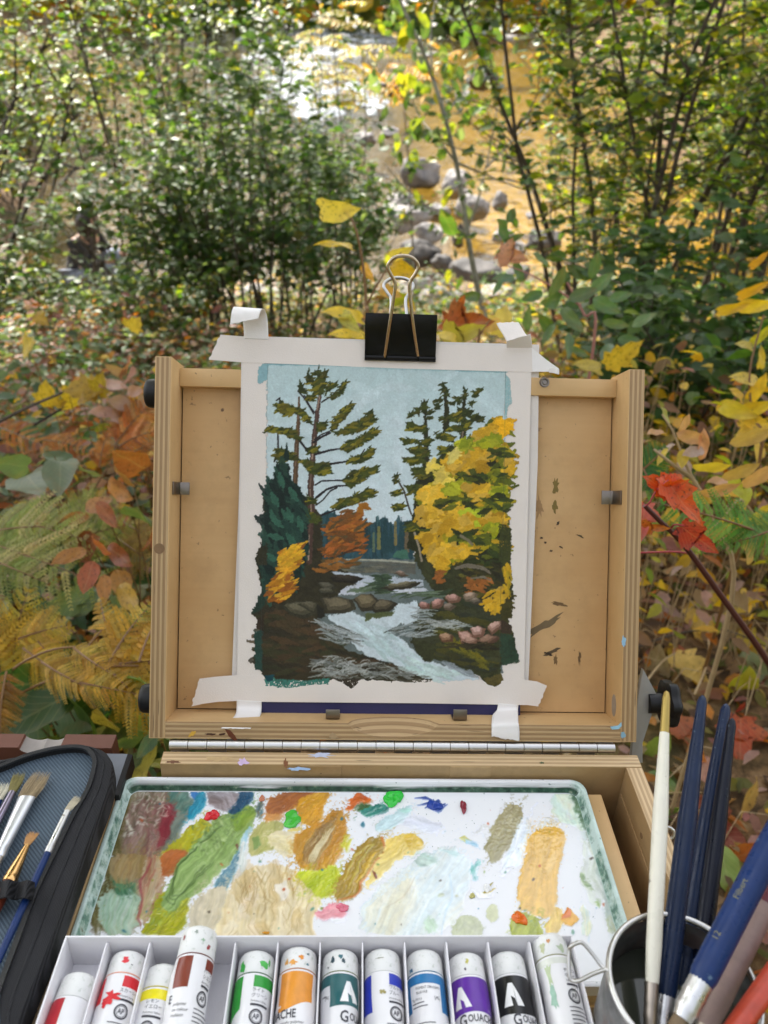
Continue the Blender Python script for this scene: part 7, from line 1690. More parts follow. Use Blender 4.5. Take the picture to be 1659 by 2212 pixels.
def tubes_np(paths, n=5):
 V, F, o = [], [], 0
 for P, R in paths:
  k = len(P); T = np.gradient(P, axis=0); T /= np.linalg.norm(T, axis=1, keepdims=True)+1e-9
  ref = np.array([.3, .9, .2]); A = np.cross(T, ref); A /= np.linalg.norm(A, axis=1, keepdims=True)+1e-9; Bv = np.cross(T, A)
  q_ = np.arange(n)*2*np.pi/n
  ring = P[:, None, :]+(A[:, None, :]*np.cos(q_)[None, :, None]+Bv[:, None, :]*np.sin(q_)[None, :, None])*np.asarray(R)[:, None, None]
  V.append(ring.reshape(-1, 3)); i, j = np.meshgrid(np.arange(k-1), np.arange(n), indexing='ij')
  F.append(np.stack([i*n+j, i*n+(j+1) % n, (i+1)*n+(j+1) % n, (i+1)*n+j], -1).reshape(-1, 4)+o); o += k*n
 return np.concatenate(V), np.concatenate(F)
def along(rng, paths, per, t0=.1):
 P, D = [], []
 for pts, _ in paths:
  k = len(pts)-1
  for _i in range(per):
   t = (t0+(1-t0)*rng.random())*k; j = min(int(t), k-1); f = t-j
   P.append(pts[j]*(1-f)+pts[j+1]*f); D.append(pts[j+1]-pts[j])
 return np.array(P), np.array(D)
SIT = at_y(182, 562, 8.1)
def shrub(name, label, cat, base, height, spread, n_stems, stem_r, twigs, per_twig, leaf_len, cols, seed, singles=60, group=None, mat_b=None, tw_len=.45, lean=(0, 0), start=.25, width=.62, stems_single=0, tilt=.55, per_stem=0):
 rng = np.random.default_rng(seed); b = ground_at(*base)
 t = thing(name, label, cat, Matrix.Translation(b), group); off = np.array(b)
 st, tw = grow(rng, base, height, spread, n_stems, stem_r, twigs, lean=lean, start=start, tw_len=tw_len)
 ss = st[:stems_single]; rest = st[stems_single:]+tw
 for s_ in ss:
  v, f = tubes_np([s_], 8); place('stem', np_mesh('stem', v-off, f, mat_b or m_bark, None, True), t)
 v, f = tubes_np(rest, 5); o = place('branches', np_mesh('branches', v-off, f, mat_b or m_bark, None, True), t); o['kind'] = 'stuff'
 P, D = along(rng, tw, per_twig)
 if per_stem:
  P2, D2 = along(rng, st, per_stem, .35); P = np.concatenate([P, P2]); D = np.concatenate([D, D2])
 # the bushes part a little in front of the seated person
 cam_ = np.array(CAM); ax_ = np.array(SIT)-cam_; ll = np.linalg.norm(ax_); ax_ /= ll; tt_ = (P-cam_) @ ax_; of_ = (P-cam_)-tt_[:, None]*ax_; of_[:, 2] *= 1.05
 keep = (np.linalg.norm(of_, axis=1) > .036*tt_) | (tt_ > ll) | (rng.random(len(P)) > .86); P, D = P[keep], D[keep]
 n = len(P); D = D/np.linalg.norm(D, axis=1, keepdims=True)*.5+rand_dirs(rng, n)*1.0
 Ln = leaf_len*(.55+.75*rng.random(n)); N = rand_norm(rng, n, tilt); C = pick(rng, cols, n)
 P = P+rng.normal(size=P.shape)*leaf_len*.25
 # the leaves nearest the camera are objects of their own
 dep = (P-np.array(CAM)) @ np.array(CF); pu = 829.5+FPX*((P-np.array(CAM)) @ np.array(CR))/dep; pv = 1106-FPX*((P-np.array(CAM)) @ np.array(CU))/dep
 dep = np.where((pu > 5) & (pu < 1655) & (pv > 5) & (pv < 1500), dep, 1e6+dep); order = np.argsort(dep); near = order[:min(n, singles*3)][::3][:singles]
 mask = np.ones(n, bool); mask[near] = False
 V, F, CC = leaves_mesh(P[mask], D[mask], N[mask], Ln[mask], Ln[mask]*width, C[mask])
 o = place('foliage', np_mesh('foliage', V-off, F, m_leafv, CC, True), t); o['kind'] = 'stuff'
 Mi = Matrix.Translation(-b)
 for i in near: leaf_obj(t, Vector(P[i]), D[i], N[i], Ln[i], 1.0, C[i], 'oval', None, 'leaf', Mi)
 return t
def gy(u, v, guess=4.0):
 """ground point under a photo pixel (march along the ray)"""
 r = CR*((u-829.5)/FPX)+CU*(-(v-1106.0)/FPX)+CF; t = .3
 while t < 60:
  p = CAM+r*t
  if p.z < float(terr(p.x, p.y)): return p
  t += .02
 return p
MIX = GREEN*3+GREEN2+LIME[:2]
g_th = 'shrubs of the green thicket on the bank'
def base_px(u, v): p = gy(u, v); return (p.x, p.y)
shrub('shrub', 'dense dark green thicket shrub just left of the binder clip', 'shrub', base_px(600, 740), 1.28, 1.25, 24, .008, 16, 13, .054, GREEN*2+GREEN2*3+OLV[:1], 101, 90, g_th, tw_len=.42)
shrub('shrub', 'dense dark green shrub behind the top left corner of the easel lid', 'shrub', base_px(400, 730), 1.08, 1.25, 22, .008, 15, 11, .054, GREEN*2+GREEN2*3+OLV, 102, 90, g_th, tw_len=.42)
shrub('shrub', 'mid green leafy shrub in front of the seated person', 'shrub', base_px(70, 735), .62, .95, 16, .006, 11, 10, .050, MIX+GREEN2*4, 103, 80, g_th, tw_len=.34)
shrub('shrub', 'shorter thicket shrub whose bare stems show above the painting', 'shrub', base_px(745, 700), 1.15, .8, 16, .007, 12, 13, .052, GREEN*2+GREEN2*2, 104, 70, g_th, tw_len=.36, start=.4)
shrub('shrub', 'tall airy shrub with pale round leaves at the upper left', 'shrub', base_px(300, 690), 3.0, 1.5, 8, .012, 30, 9, .054, MIX+LIME+GREEN2*2+[(.30, .37, .28), (.34, .42, .32)]*2, 105, 80, 'airy shrubs along the creek', tw_len=.6, start=.3, width=.8)
shrub('shrub', 'airy shrub with forked dark stems up the middle left', 'shrub', base_px(490, 690), 3.0, 1.1, 7, .012, 30, 9, .050, MIX+LIME+GREEN2, 106, 70, 'airy shrubs along the creek', mat_b=m_barkd, tw_len=.55, start=.35, width=.75)
shrub('shrub', 'shrub at the far left edge with yellow green leaves and a thick leaning stem', 'shrub', base_px(-40, 700), 2.5, 1.5, 8, .014, 28, 9, .054, MIX+LIME*2+GREEN2*2, 107, 70, 'airy shrubs along the creek', mat_b=m_barkd, tw_len=.6, lean=(.5, .2), start=.3, width=.8)
shrub('shrub', 'thin twiggy shrub between the airy shrubs and the white water', 'shrub', base_px(640, 680), 2.6, .9, 6, .010, 24, 7, .046, MIX+LIME*2+YEL[:1], 117, 50, 'airy shrubs along the creek', mat_b=m_barkd, tw_len=.5, start=.35, width=.75)
# the tall many-stemmed shrub on the right
shrub('shrub', 'tall many stemmed shrub with sunlit yellow green leaves on the right', 'shrub', base_px(1420, 830), 2.7, 2.0, 20, .014, 40, 15, .052, MIX+LIME*5+OLV, 108, 110, 'shrubs on the right bank', tw_len=.5, start=.25, stems_single=16)
shrub('shrub', 'second tall shrub at the right edge, its stems crossing behind yellow leaves', 'shrub', base_px(1640, 700), 2.8, 1.7, 16, .014, 34, 14, .054, MIX+LIME*4+OLV, 109, 90, 'shrubs on the right bank', tw_len=.5, stems_single=8)
shrub('shrub', 'airy shrub between the golden water and the tall right hand shrub', 'shrub', base_px(1230, 680), 2.3, 1.1, 11, .008, 28, 12, .044, MIX+LIME*3, 110, 60, 'shrubs on the right bank', tw_len=.45, start=.3)
shrub('shrub', 'low dark leafy shrub in the shade behind the right side of the lid', 'shrub', base_px(1480, 1010), .75, 1.0, 16, .007, 16, 13, .055, GREEN*2+GREEN2, 111, 60, 'shrubs on the right bank', tw_len=.3)
shrub('shrub', 'distant sunlit shrub on the far right bank', 'shrub', (5.2, 11.5), 2.4, 2.4, 16, .016, 26, 16, .08, MIX+LIME*3+YEL[:1], 112, 40, 'far bank shrubs', tw_len=.6)
shrub('shrub', 'distant brownish shrub on the far left bank', 'shrub', (-6.0, 13.0), 2.2, 2.6, 16, .018, 26, 15, .085, MIX+OLV+TAN[:2], 113, 40, 'far bank shrubs', tw_len=.6)
shrub('shrub', 'distant yellowing shrub by the far left of the stream', 'shrub', (-7.5, 20.0), 2.0, 3.0, 14, .018, 18, 9, .09, LIME+YEL+OLV, 114, 30, 'far bank shrubs', tw_len=.7)
shrub('shrub', 'distant tan leaved shrub beyond the golden shallows', 'shrub', (7.4, 19.0), 1.8, 3.0, 14, .018, 18, 10, .09, TAN+YEL+LIME, 115, 30, 'far bank shrubs', tw_len=.7)
BB = PINK*2+GREEN2*3+[(.28, .34, .22), (.36, .38, .30)]+ORG[:1]
shrub('low_bush', 'low bush of small pink tinged and pale green leaves at the far left middle', 'bush', base_px(90, 900), .42, .75, 16, .004, 10, 9, .042, BB, 131, 90, 'low bushes beside the easel', tw_len=.2, start=.25)
shrub('low_bush', 'low bush of small pinkish and green leaves behind the upper left knob', 'bush', base_px(270, 850), .40, .7, 14, .004, 10, 9, .040, BB+LIME[:1], 132, 80, 'low bushes beside the easel', tw_len=.2, start=.25)
shrub('low_bush', 'taller mixed green bush in front of the thicket above the left rail', 'bush', base_px(330, 800), .50, .7, 14, .005, 11, 9, .042, GREEN2*2+GREEN+OLV+LIME[:1], 133, 70, 'low bushes beside the easel', tw_len=.22, start=.25)
# slender sapling with pale bark crossing the open water
def polytube(name, parent, P, rad, mat, Minv=None, n=8):
 Minv = Minv or parent.matrix_world.inverted()
 mb = MB(); mb.tube(smooth_path([Minv @ Vector(p) for p in P], 5), list(np.interp(np.linspace(0, 1, (len(P)-1)*5+1), np.linspace(0, 1, len(rad)), rad)), n); return mb.build(name, [mat], parent)
def px_branch(name, parent, pts, r0, r1, mat): return polytube(name, parent, [at_depth(u, v, d) for u, v, d in pts], [r0, r1], mat)
rng = np.random.default_rng(55)
g0 = gy(1075, 770); d0 = depth_of(g0)
sap = thing('sapling', 'slender forked sapling with patchy pale bark leaning over the creek', 'sapling', Matrix.Translation(g0))
px_branch('trunk', sap, [(1075, 770, d0), (1040, 660, d0+.02), (1012, 520, d0), (1000, 440, d0), (985, 350, d0), (960, 250, d0-.1), (935, 170, d0-.1), (905, 90, d0-.2), (868, 10, d0-.2), (850, -60, d0-.3)], .019, .008, m_barkp)
for br in ([(1008, 500, d0), (1030, 440, d0), (1050, 360, d0+.1), (1068, 270, d0+.1), (1090, 120, d0+.2), (1110, -30, d0+.2)], [(985, 350, d0), (945, 300, d0), (900, 240, d0+.1), (870, 150, d0+.1)], [(1012, 510, d0), (940, 460, d0-.1), (870, 400, d0-.2), (830, 350, d0-.2)], [(960, 250, d0), (1010, 180, d0+.1), (1060, 60, d0+.1), (1085, -40, d0+.2)], [(935, 170, d0), (930, 80, d0), (945, -30, d0)], [(1050, 360, d0), (1110, 300, d0+.1), (1180, 200, d0+.2), (1230, 80, d0+.3)], [(985, 350, d0), (1080, 390, d0), (1160, 420, d0+.2)]):
 px_branch('branch', sap, br, .0085, .002, m_barkp)
Mi = Matrix.Translation(-g0)
for i in range(300):
 u, v = [(1020+rng.normal()*110, 260+rng.normal()*170), (900+rng.normal()*60, 180+rng.normal()*120)][rng.integers(2)]
 c = pick(rng, LIME+MIX+[(.18, .25, .18)]*3, 1)[0]
 px_leaf(sap, u, v, d0+rng.normal()*.25, 15+rng.random()*15, rng.random()*360, c, 'oval', 1.1, (rng.normal()*45, rng.normal()*30), None, Mi)
# compound-leaved saplings turning yellow (drooping feathered leaves)
def feather_leaf(parent, p0, p1, cols, rng, pairs=7, ln=.07, Minv=None):
 p0, p1 = Vector(p0), Vector(p1); ax = (p1-p0); sd = ax.cross(Vector((0, 0, 1))).normalized()
 polytube('leaf_stalk', parent, [p0, p0.lerp(p1, .5)+Vector((0, 0, ax.length*.06)), p1], [.002, .0008], m_stemb, Minv, 5)
 for k in range(pairs):
  t = .18+.8*k/pairs; q_ = p0.lerp(p1, t)+Vector((0, 0, ax.length*.06*math.sin(t*3.14)))
  for s_ in (-1, 1):
   c = pick(rng, cols, 1)[0]; d = ax.normalized()*.45+sd*s_+Vector((0, 0, -.25-.25*rng.random()))
   leaf_obj(parent, q_, d, Vector((rng.normal()*.3, -.3, 1)), ln*(.8+.3*rng.random())*(1.1-.5*abs(t-.45)), .8, c, 'lance', None, 'leaflet', Minv)
def feather_sapling(label, base, stems, leaves, cols, seed, ln):
 rng = np.random.default_rng(seed); g = Vector(base); t = thing('compound_leaved_sapling', label, 'sapling', Matrix.Translation(g), 'yellowing saplings over the creek'); Mi = Matrix.Translation(-g)
 for s_ in stems: polytube('stem', t, s_, [.009, .003], m_bark, Mi, 6)
 for a, b in leaves: feather_leaf(t, a, b, cols, rng, 7, ln, Mi)
p_ = lambda u, v, d: at_depth(u, v, d)
def gb_(u, d): p = at_depth(u, 650, d); return ground_at(p.x, p.y)
gb = gb_(760, 6.3); db = 6.3
rr = random.Random(4)
lv = []
for i in range(46):
 u, v = rr.choice([(720, 120), (760, 150), (690, 60), (800, 90), (740, 200), (680, 170), (770, 40), (650, 110)]); u += rr.gauss(0, 26); v += rr.gauss(0, 22); s_ = rr.choice((-1, 1))
 lv.append((p_(u, v, db), p_(u+s_*rr.uniform(60, 95), v+rr.uniform(-6, 26), db+rr.uniform(-.4, .4))))
feather_sapling('yellow green feathery sapling in front of the white water', gb, [[gb, p_(740, 330, db), p_(725, 150, db), p_(715, -20, db)], [gb, p_(790, 300, db), p_(780, 100, db)], [gb, p_(700, 360, db), p_(670, 60, db)]], lv, [(.52, .42, .05), (.40, .38, .06), (.60, .44, .05), (.46, .30, .05), (.30, .33, .05)], 61, .085)
gb = gb_(900, 6.6); db = 6.6
lv = []
for i in range(22):
 u, v = 860+rr.gauss(0, 34), 150+rr.gauss(0, 24)
 s_ = rr.choice((-1, 1, 1)); lv.append((p_(u, v, db), p_(u+s_*rr.uniform(40, 70), v+rr.uniform(20, 60), db+rr.uniform(-.3, .3))))
for i in range(5):
 u, v = 1040+rr.gauss(0, 60), 120+rr.gauss(0, 30); lv.append((p_(u, v, db), p_(u+rr.uniform(-60, 60), v+rr.uniform(10, 40), db)))
feather_sapling('golden feathery sapling hanging over the dark boulder', gb, [[gb, p_(880, 320, db), p_(862, 130, db), p_(850, 60, db)], [p_(880, 320, db), p_(950, 200, db), p_(1050, 110, db)]], lv, [(.62, .36, .015), (.58, .30, .01), (.66, .42, .03)], 62, .085)
# dark forked limbs seen through the leaves at the upper left
for lab, d, brs in (('old leaning shrub with thick dark limbs at the upper left edge', 6.2, ([(-30, 470), (0, 320), (22, 234), (50, 194), (90, 108), (112, 54), (130, -20)], [(54, 191), (119, 176), (180, 182)], [(22, 234), (-30, 150), (-60, 60)], [(90, 108), (150, 60), (190, -10)])),
  ('dead looking forked stem slanting across the left middle of the shrubs', 5.6, ([(20, 560), (61, 439), (119, 349), (158, 259), (202, 212), (235, 150)], [(40, 352), (100, 345), (160, 362), (190, 370)], [(130, 400), (173, 353), (234, 302)], [(158, 259), (150, 180), (120, 100), (95, 20)])),
  ('upright dark stemmed shrub forking near the top left centre', 6.4, ([(385, 640), (376, 480), (374, 353), (366, 240), (360, 119), (349, -20)], [(374, 300), (382, 180), (396, 60), (400, -30)], [(366, 240), (330, 150), (310, 40), (300, -20)], [(500, 600), (500, 400), (506, 200), (504, -20)], [(502, 330), (530, 180), (569, 61), (580, -20)]))):
 g = at_depth(*brs[0][0], d); g = ground_at(g.x, g.y); t = thing('forked_shrub', lab, 'shrub', Matrix.Translation(g), 'dark limbed shrubs'); Mi = Matrix.Translation(-g)
 for i, b in enumerate(brs):
  pts = [at_depth(u, v, d+.15*math.sin(i*3+k)) for k, (u, v) in enumerate(b)]
  if i == 0: pts = [g]+pts
  polytube('limb', t, pts, [.022 if i == 0 else .011, .005], m_barkd, Mi, 7)
  for k in range(26):
   q_ = pts[rng.integers(1, len(pts))]; w = Vector(rng.normal(size=3)*.22)
   leaf_obj(t, q_+w, Vector(rng.normal(size=3)), Vector((rng.normal()*.4, -.3, 1)), .05+.03*rng.random(), 1.1, pick(rng, MIX+LIME+GREEN2, 1)[0], 'oval', None, 'leaf', Mi)
# ================================================================== plants close behind the easel
def px_thing(name, label, cat, u, v, d, group=None):
 p = at_depth(u, v, d); g = Vector((p.x, p.y, float(terr(p.x, p.y)))); return thing(name, label, cat, Matrix.Translation(g), group), Matrix.Translation(-g), g
# yellow-leaved saplings rising just behind the clip
t, Mi, g = px_thing('yellow_leaved_sapling', 'thin sapling with toothed yellow leaves showing round the binder clip', 'sapling', 800, 900, 1.30)
polytube('stem', t, [g, at_depth(796, 760, 1.34), at_depth(791, 660, 1.33), at_depth(786, 590, 1.32), at_depth(770, 500, 1.30), at_depth(742, 440, 1.30)], [.0035, .0016], m_stemb, Mi, 6)
polytube('twig', t, [at_depth(791, 660, 1.33), at_depth(815, 615, 1.32), at_depth(840, 575, 1.31), at_depth(868, 545, 1.31)], [.002, .001], m_stemb, Mi, 6)
Y1, Y2, Y3 = (.78, .56, .04), (.70, .44, .03), (.80, .62, .16)
for a in ((731, 455, 1.30, 96, -22, Y3, 'heart', .75, (38, 60), m_leafs), (720, 527, 1.31, 84, 176, Y1, 'heart', .72, (30, 58), m_leafs), (868, 546, 1.36, 52, 10, Y3, 'heart', .7, (30, 40), None), (875, 585, 1.38, 70, -30, Y2, 'heart', .85, (20, 30), m_leafs), (795, 590, 1.33, 50, -65, (.74, .40, .04), 'heart', .6, (30, 35), None),
          (845, 632, 1.40, 52, -30, (.62, .36, .12), 'heart', .8, (20, 30), None), (866, 645, 1.42, 52, 0, (.38, .42, .02), 'heart', .9, (10, 20), None), (885, 655, 1.42, 46, -60, (.62, .42, .04), 'heart', .7, (20, 20), None), (741, 677, 1.30, 84, 172, Y1, 'heart', .72, (40, 45), None), (757, 697, 1.29, 62, -50, (.50, .48, .10), 'heart', .75, (20, 20), m_leafs), (750, 722, 1.28, 76, 178, Y1, 'heart', .6, (42, 40), m_leafs),
          (811, 668, 1.36, 26, -100, (.62, .36, .10), 'heart', .6, (20, 20), None), (905, 700, 1.34, 40, 20, Y2, 'heart', .7, (30, 30), None)):
 px_leaf(t, *a, Mi)
t, Mi, g = px_thing('yellow_leaved_sapling', 'yellow and rust red leaved seedling between the clip and the folded tape corner', 'sapling', 1030, 830, 1.30)
polytube('stem', t, [g, at_depth(1030, 790, 1.34), at_depth(1040, 720, 1.33), at_depth(1060, 690, 1.33)], [.003, .0015], m_stemb, Mi, 6)
for a in ((1000, 722, 1.33, 84, 10, (.50, .44, .08), 'maple', .7, (45, 20), None), (1085, 690, 1.38, 74, 70, Y3, 'lobed', 1.1, (10, 10), None), (1010, 700, 1.36, 90, -10, (.34, .08, .03), 'maple', .8, (50, 20), m_leafs), (1062, 706, 1.34, 50, 210, (.74, .48, .10), 'heart', .9, (20, 20), None), (965, 726, 1.32, 44, 170, Y3, 'heart', .8, (40, 30), None), (960, 705, 1.36, 36, 200, (.44, .12, .04), 'maple', .8, (40, 30), m_leafs), (995, 655, 1.42, 40, 60, (.50, .12, .02), 'maple', .9, (20, 20), m_leafs)):
 px_leaf(t, *a, Mi)
# lush green plant right of the clip
t, Mi, g = px_thing('broadleaf_plant', 'leafy green plant with pointed five part leaves behind the right corner of the paper', 'plant', 1260, 880, 1.55)
polytube('stem', t, [g, at_depth(1283, 740, 1.62), at_depth(1262, 680, 1.62), at_depth(1225, 610, 1.62)], [.004, .002], simple('pinkish_stem', (.36, .15, .12), .5), Mi, 6)
polytube('twig', t, [at_depth(1255, 660, 1.62), at_depth(1160, 600, 1.62), at_depth(1085, 570, 1.64)], [.0025, .001], simple('pinkish_stem', (.36, .15, .12), .5), Mi, 6)
rng = np.random.default_rng(77)
GP = [(.10, .19, .09), (.13, .22, .11), (.08, .16, .06), (.16, .25, .12), (.11, .20, .06)]
for (u, v, ln, ang, wd) in ((1235, 690, 96, -60, .55), (1195, 650, 80, 215, .6), (1260, 635, 90, 20, .7), (1205, 610, 86, 60, .6), (1310, 660, 90, -35, .7), (1150, 640, 70, 200, .7), (1090, 600, 70, 190, .55), (1120, 585, 60, 120, .6), (1185, 720, 76, 235, .5), (1230, 745, 84, -95, .45), (1250, 760, 60, -40, .5), (1180, 700, 60, 150, .6), (1105, 465, 44, 60, 1.1), (1090, 500, 56, 175, .5), (1110, 515, 60, 10, .5), (1330, 700, 70, -20, .6), (1300, 610, 70, 40, .7), (1285, 575, 60, 80, .7), (1170, 560, 56, 150, .7), (1340, 640, 60, 10, .7), (1360, 735, 64, -10, .7), (1075, 620, 54, 240, .5), (1310, 760, 70, -120, .7), (1390, 690, 60, 30, .7), (1020, 640, 60, 200, .45), (1140, 690, 54, 100, .6)):
 px_leaf(t, u, v, 1.6+rng.normal()*.06, ln*.80, ang, pick(rng, GP, 1)[0], 'oval', wd*1.5, (35+rng.normal()*18, rng.normal()*28), None, Mi)
px_leaf(t, 1108, 552, 1.5, 64, -35, (.52, .22, .12), 'maple', .8, (40, 20), m_leafs, Mi)
px_leaf(t, 1350, 765, 1.45, 88, 28, (.62, .42, .06), 'lobed', .8, (30, 35), m_leafs, Mi)
px_leaf(t, 1270, 790, 1.5, 70, 170, (.50, .38, .04), 'heart', .8, (30, 35), m_leafs, Mi)
# red maple sapling leaning in from the right
t, Mi, g = px_thing('maple_sapling', 'red leaved maple sapling with a dark maroon stem leaning in at the right', 'sapling', 1760, 1640, 1.02)
polytube('stem', t, [g, at_depth(1730, 1560, .92), at_depth(1659, 1430, .86), at_depth(1560, 1290, .81), at_depth(1480, 1180, .78), at_depth(1430, 1130, .76), at_depth(1392, 1092, .75)], [.0042, .0022], m_stemr, Mi, 8)
polytube('petiole', t, [at_depth(1394, 1093, .75), at_depth(1404, 1084, .745), at_depth(1418, 1060, .74), at_depth(1444, 1037, .735)], [.0011, .0008], m_petiole, Mi, 6)
polytube('petiole', t, [at_depth(1450, 1141, .765), at_depth(1458, 1133, .76), at_depth(1478, 1136, .755)], [.0010, .0008], m_petiole, Mi, 6)
polytube('petiole', t, [at_depth(1495, 1198, .785), at_depth(1460, 1192, .79), at_depth(1380, 1194, .80)], [.0011, .0009], m_petiole, Mi, 6)
RED, RED2 = (.62, .075, .012), (.46, .055, .035)
for a in ((1422, 1046, .74, 82, 148, RED, 'lobed', .85, (15, 20), m_leafs), (1478, 1082, .735, 150, -48, (.66, .10, .014), 'lobed', .62, (12, -20), m_leafs), (1452, 1056, .738, 70, -95, RED, 'lobed', .6, (10, 10), m_leafs), (1455, 1052, .736, 78, 20, (.64, .09, .014), 'lobed', .6, (20, 20), m_leafs),
          (1512, 1168, .755, 96, -42, RED2, 'maple', .75, (20, 25), m_leafs), (1388, 1130, .765, 90, 255, (.60, .14, .11), 'maple', .7, (20, 20), None), (1412, 1140, .76, 60, -10, (.56, .16, .03), 'maple', .5, (40, 30), m_leafs), (1352, 1098, .77, 80, 190, RED, 'lobed', .7, (20, 20), m_leafs)):
 px_leaf(t, *a, Mi)
# pinkish viburnum twig, upper right of the lid
t, Mi, g = px_thing('viburnum_shrub', 'straw stemmed shrub with curled pink and yellow leaves right of the lid', 'shrub', 1560, 1420, 1.10)
polytube('stem', t, [g, at_depth(1540, 1330, 1.05), at_depth(1505, 1200, 1.0), at_depth(1460, 1160, .98), at_depth(1440, 1120, .97)], [.003, .002], m_stemt, Mi, 6) if False else None
polytube('stem', t, [g, at_depth(1580, 1300, 1.04), at_depth(1540, 1130, 1.0), at_depth(1500, 1040, .98), at_depth(1462, 1010, .97), at_depth(1430, 985, .96), at_depth(1412, 970, .96)], [.0036, .0016], m_stemt, Mi, 7)
polytube('twig', t, [at_depth(1500, 1040, .98), at_depth(1480, 1000, .97), at_depth(1465, 960, .96), at_depth(1450, 925, .95), at_depth(1430, 895, .95)], [.0022, .001], m_stemt, Mi, 6)
polytube('twig', t, [at_depth(1640, 1130, 1.02), at_depth(1600, 1080, 1.0), at_depth(1570, 1110, 1.0), at_depth(1540, 1140, 1.0)], [.0022, .001], m_stemt, Mi, 6)
for (u, v, ln, ang, k, wd, ti) in ((1440, 900, 48, 120, 'o', .7, (40, 50)), (1420, 932, 60, 178, 'p', .45, (50, 60)), (1480, 915, 46, 60, 'p', .8, (20, 30)), (1440, 968, 66, 200, 'v', .45, (40, 70)), (1430, 985, 50, 230, 'y', .5, (20, 50)), (1495, 945, 70, -20, 'p', .7, (20, 30)), (1520, 960, 76, 80, 'r', .8, (10, 30)), (1475, 990, 46, 260, 'y', .9, (10, 20)), (1500, 975, 60, 190, 'v', .7, (30, 30)), (1535, 1010, 60, -10, 'y', .6, (50, 60)), (1560, 1040, 80, 170, 'p', .5, (40, 50)), (1545, 1062, 90, 10, 'p', .45, (40, 40)), (1590, 1050, 60, -70, 'l', .7, (20, 20)), (1600, 1020, 70, 20, 't', .6, (40, 30)), (1640, 1030, 80, 30, 'p', .7, (30, 30)), (1610, 1075, 60, 240, 'l', .6, (20, 30)), (1520, 1080, 60, 180, 'y', .5, (40, 40)), (1625, 945, 90, 15, 't', .6, (30, 30)), (1575, 1150, 110, -8, 't', .4, (40, 40)), (1600, 1130, 80, -10, 'y', .5, (40, 40)), (1640, 1110, 60, 40, 'y', .6, (30, 30)), (1620, 1190, 70, 100, 't', .7, (30, 30))):
 c = {'o': (.32, .33, .12), 'p': (.58, .33, .19), 'v': (.42, .30, .24), 'y': (.62, .46, .06), 'r': (.60, .28, .14), 'l': (.46, .48, .06), 't': (.50, .33, .13)}[k]
 px_leaf(t, u, v, .98+.02*math.sin(u), ln, ang, c, 'oval', wd*1.5, ti, None, Mi)
# yellow sapling at the right edge
t, Mi, g = px_thing('yellow_leaved_sapling', 'sapling with broad yellow wavy leaves along the right edge of the view', 'sapling', 1640, 1080, 1.35)
polytube('stem', t, [g, at_depth(1640, 1000, 1.36), at_depth(1625, 900, 1.35), at_depth(1620, 800, 1.34), at_depth(1650, 680, 1.33)], [.0035, .0015], m_stemb, Mi, 6)
for (u, v, ln, ang, c, wd) in ((1588, 665, 70, 8, Y2, .5), (1630, 625, 60, 20, (.66, .36, .03), .5), (1640, 660, 70, -5, (.80, .56, .05), .6), (1642, 560, 40, 40, (.60, .30, .04), .6), (1608, 745, 46, 170, (.56, .46, .12), .8), (1608, 818, 74, 168, (.66, .50, .10), .75), (1592, 850, 44, 150, (.66, .44, .10), .8), (1640, 835, 60, 60, (.76, .50, .05), .9), (1600, 890, 80, -25, (.66, .52, .06), .7), (1640, 880, 60, 10, (.74, .54, .05), .8), (1635, 915, 60, -30, (.72, .48, .05), .8), (1645, 770, 50, 90, (.64, .46, .05), .8), (1650, 720, 60, 40, (.50, .46, .04), .6), (1610, 930, 60, 200, (.66, .44, .06), .5)):
 px_leaf(t, u, v, 1.34, ln, ang, c, 'heart', wd, (30+10*math.sin(u), 30), m_leafs if u % 3 == 0 else None, Mi)
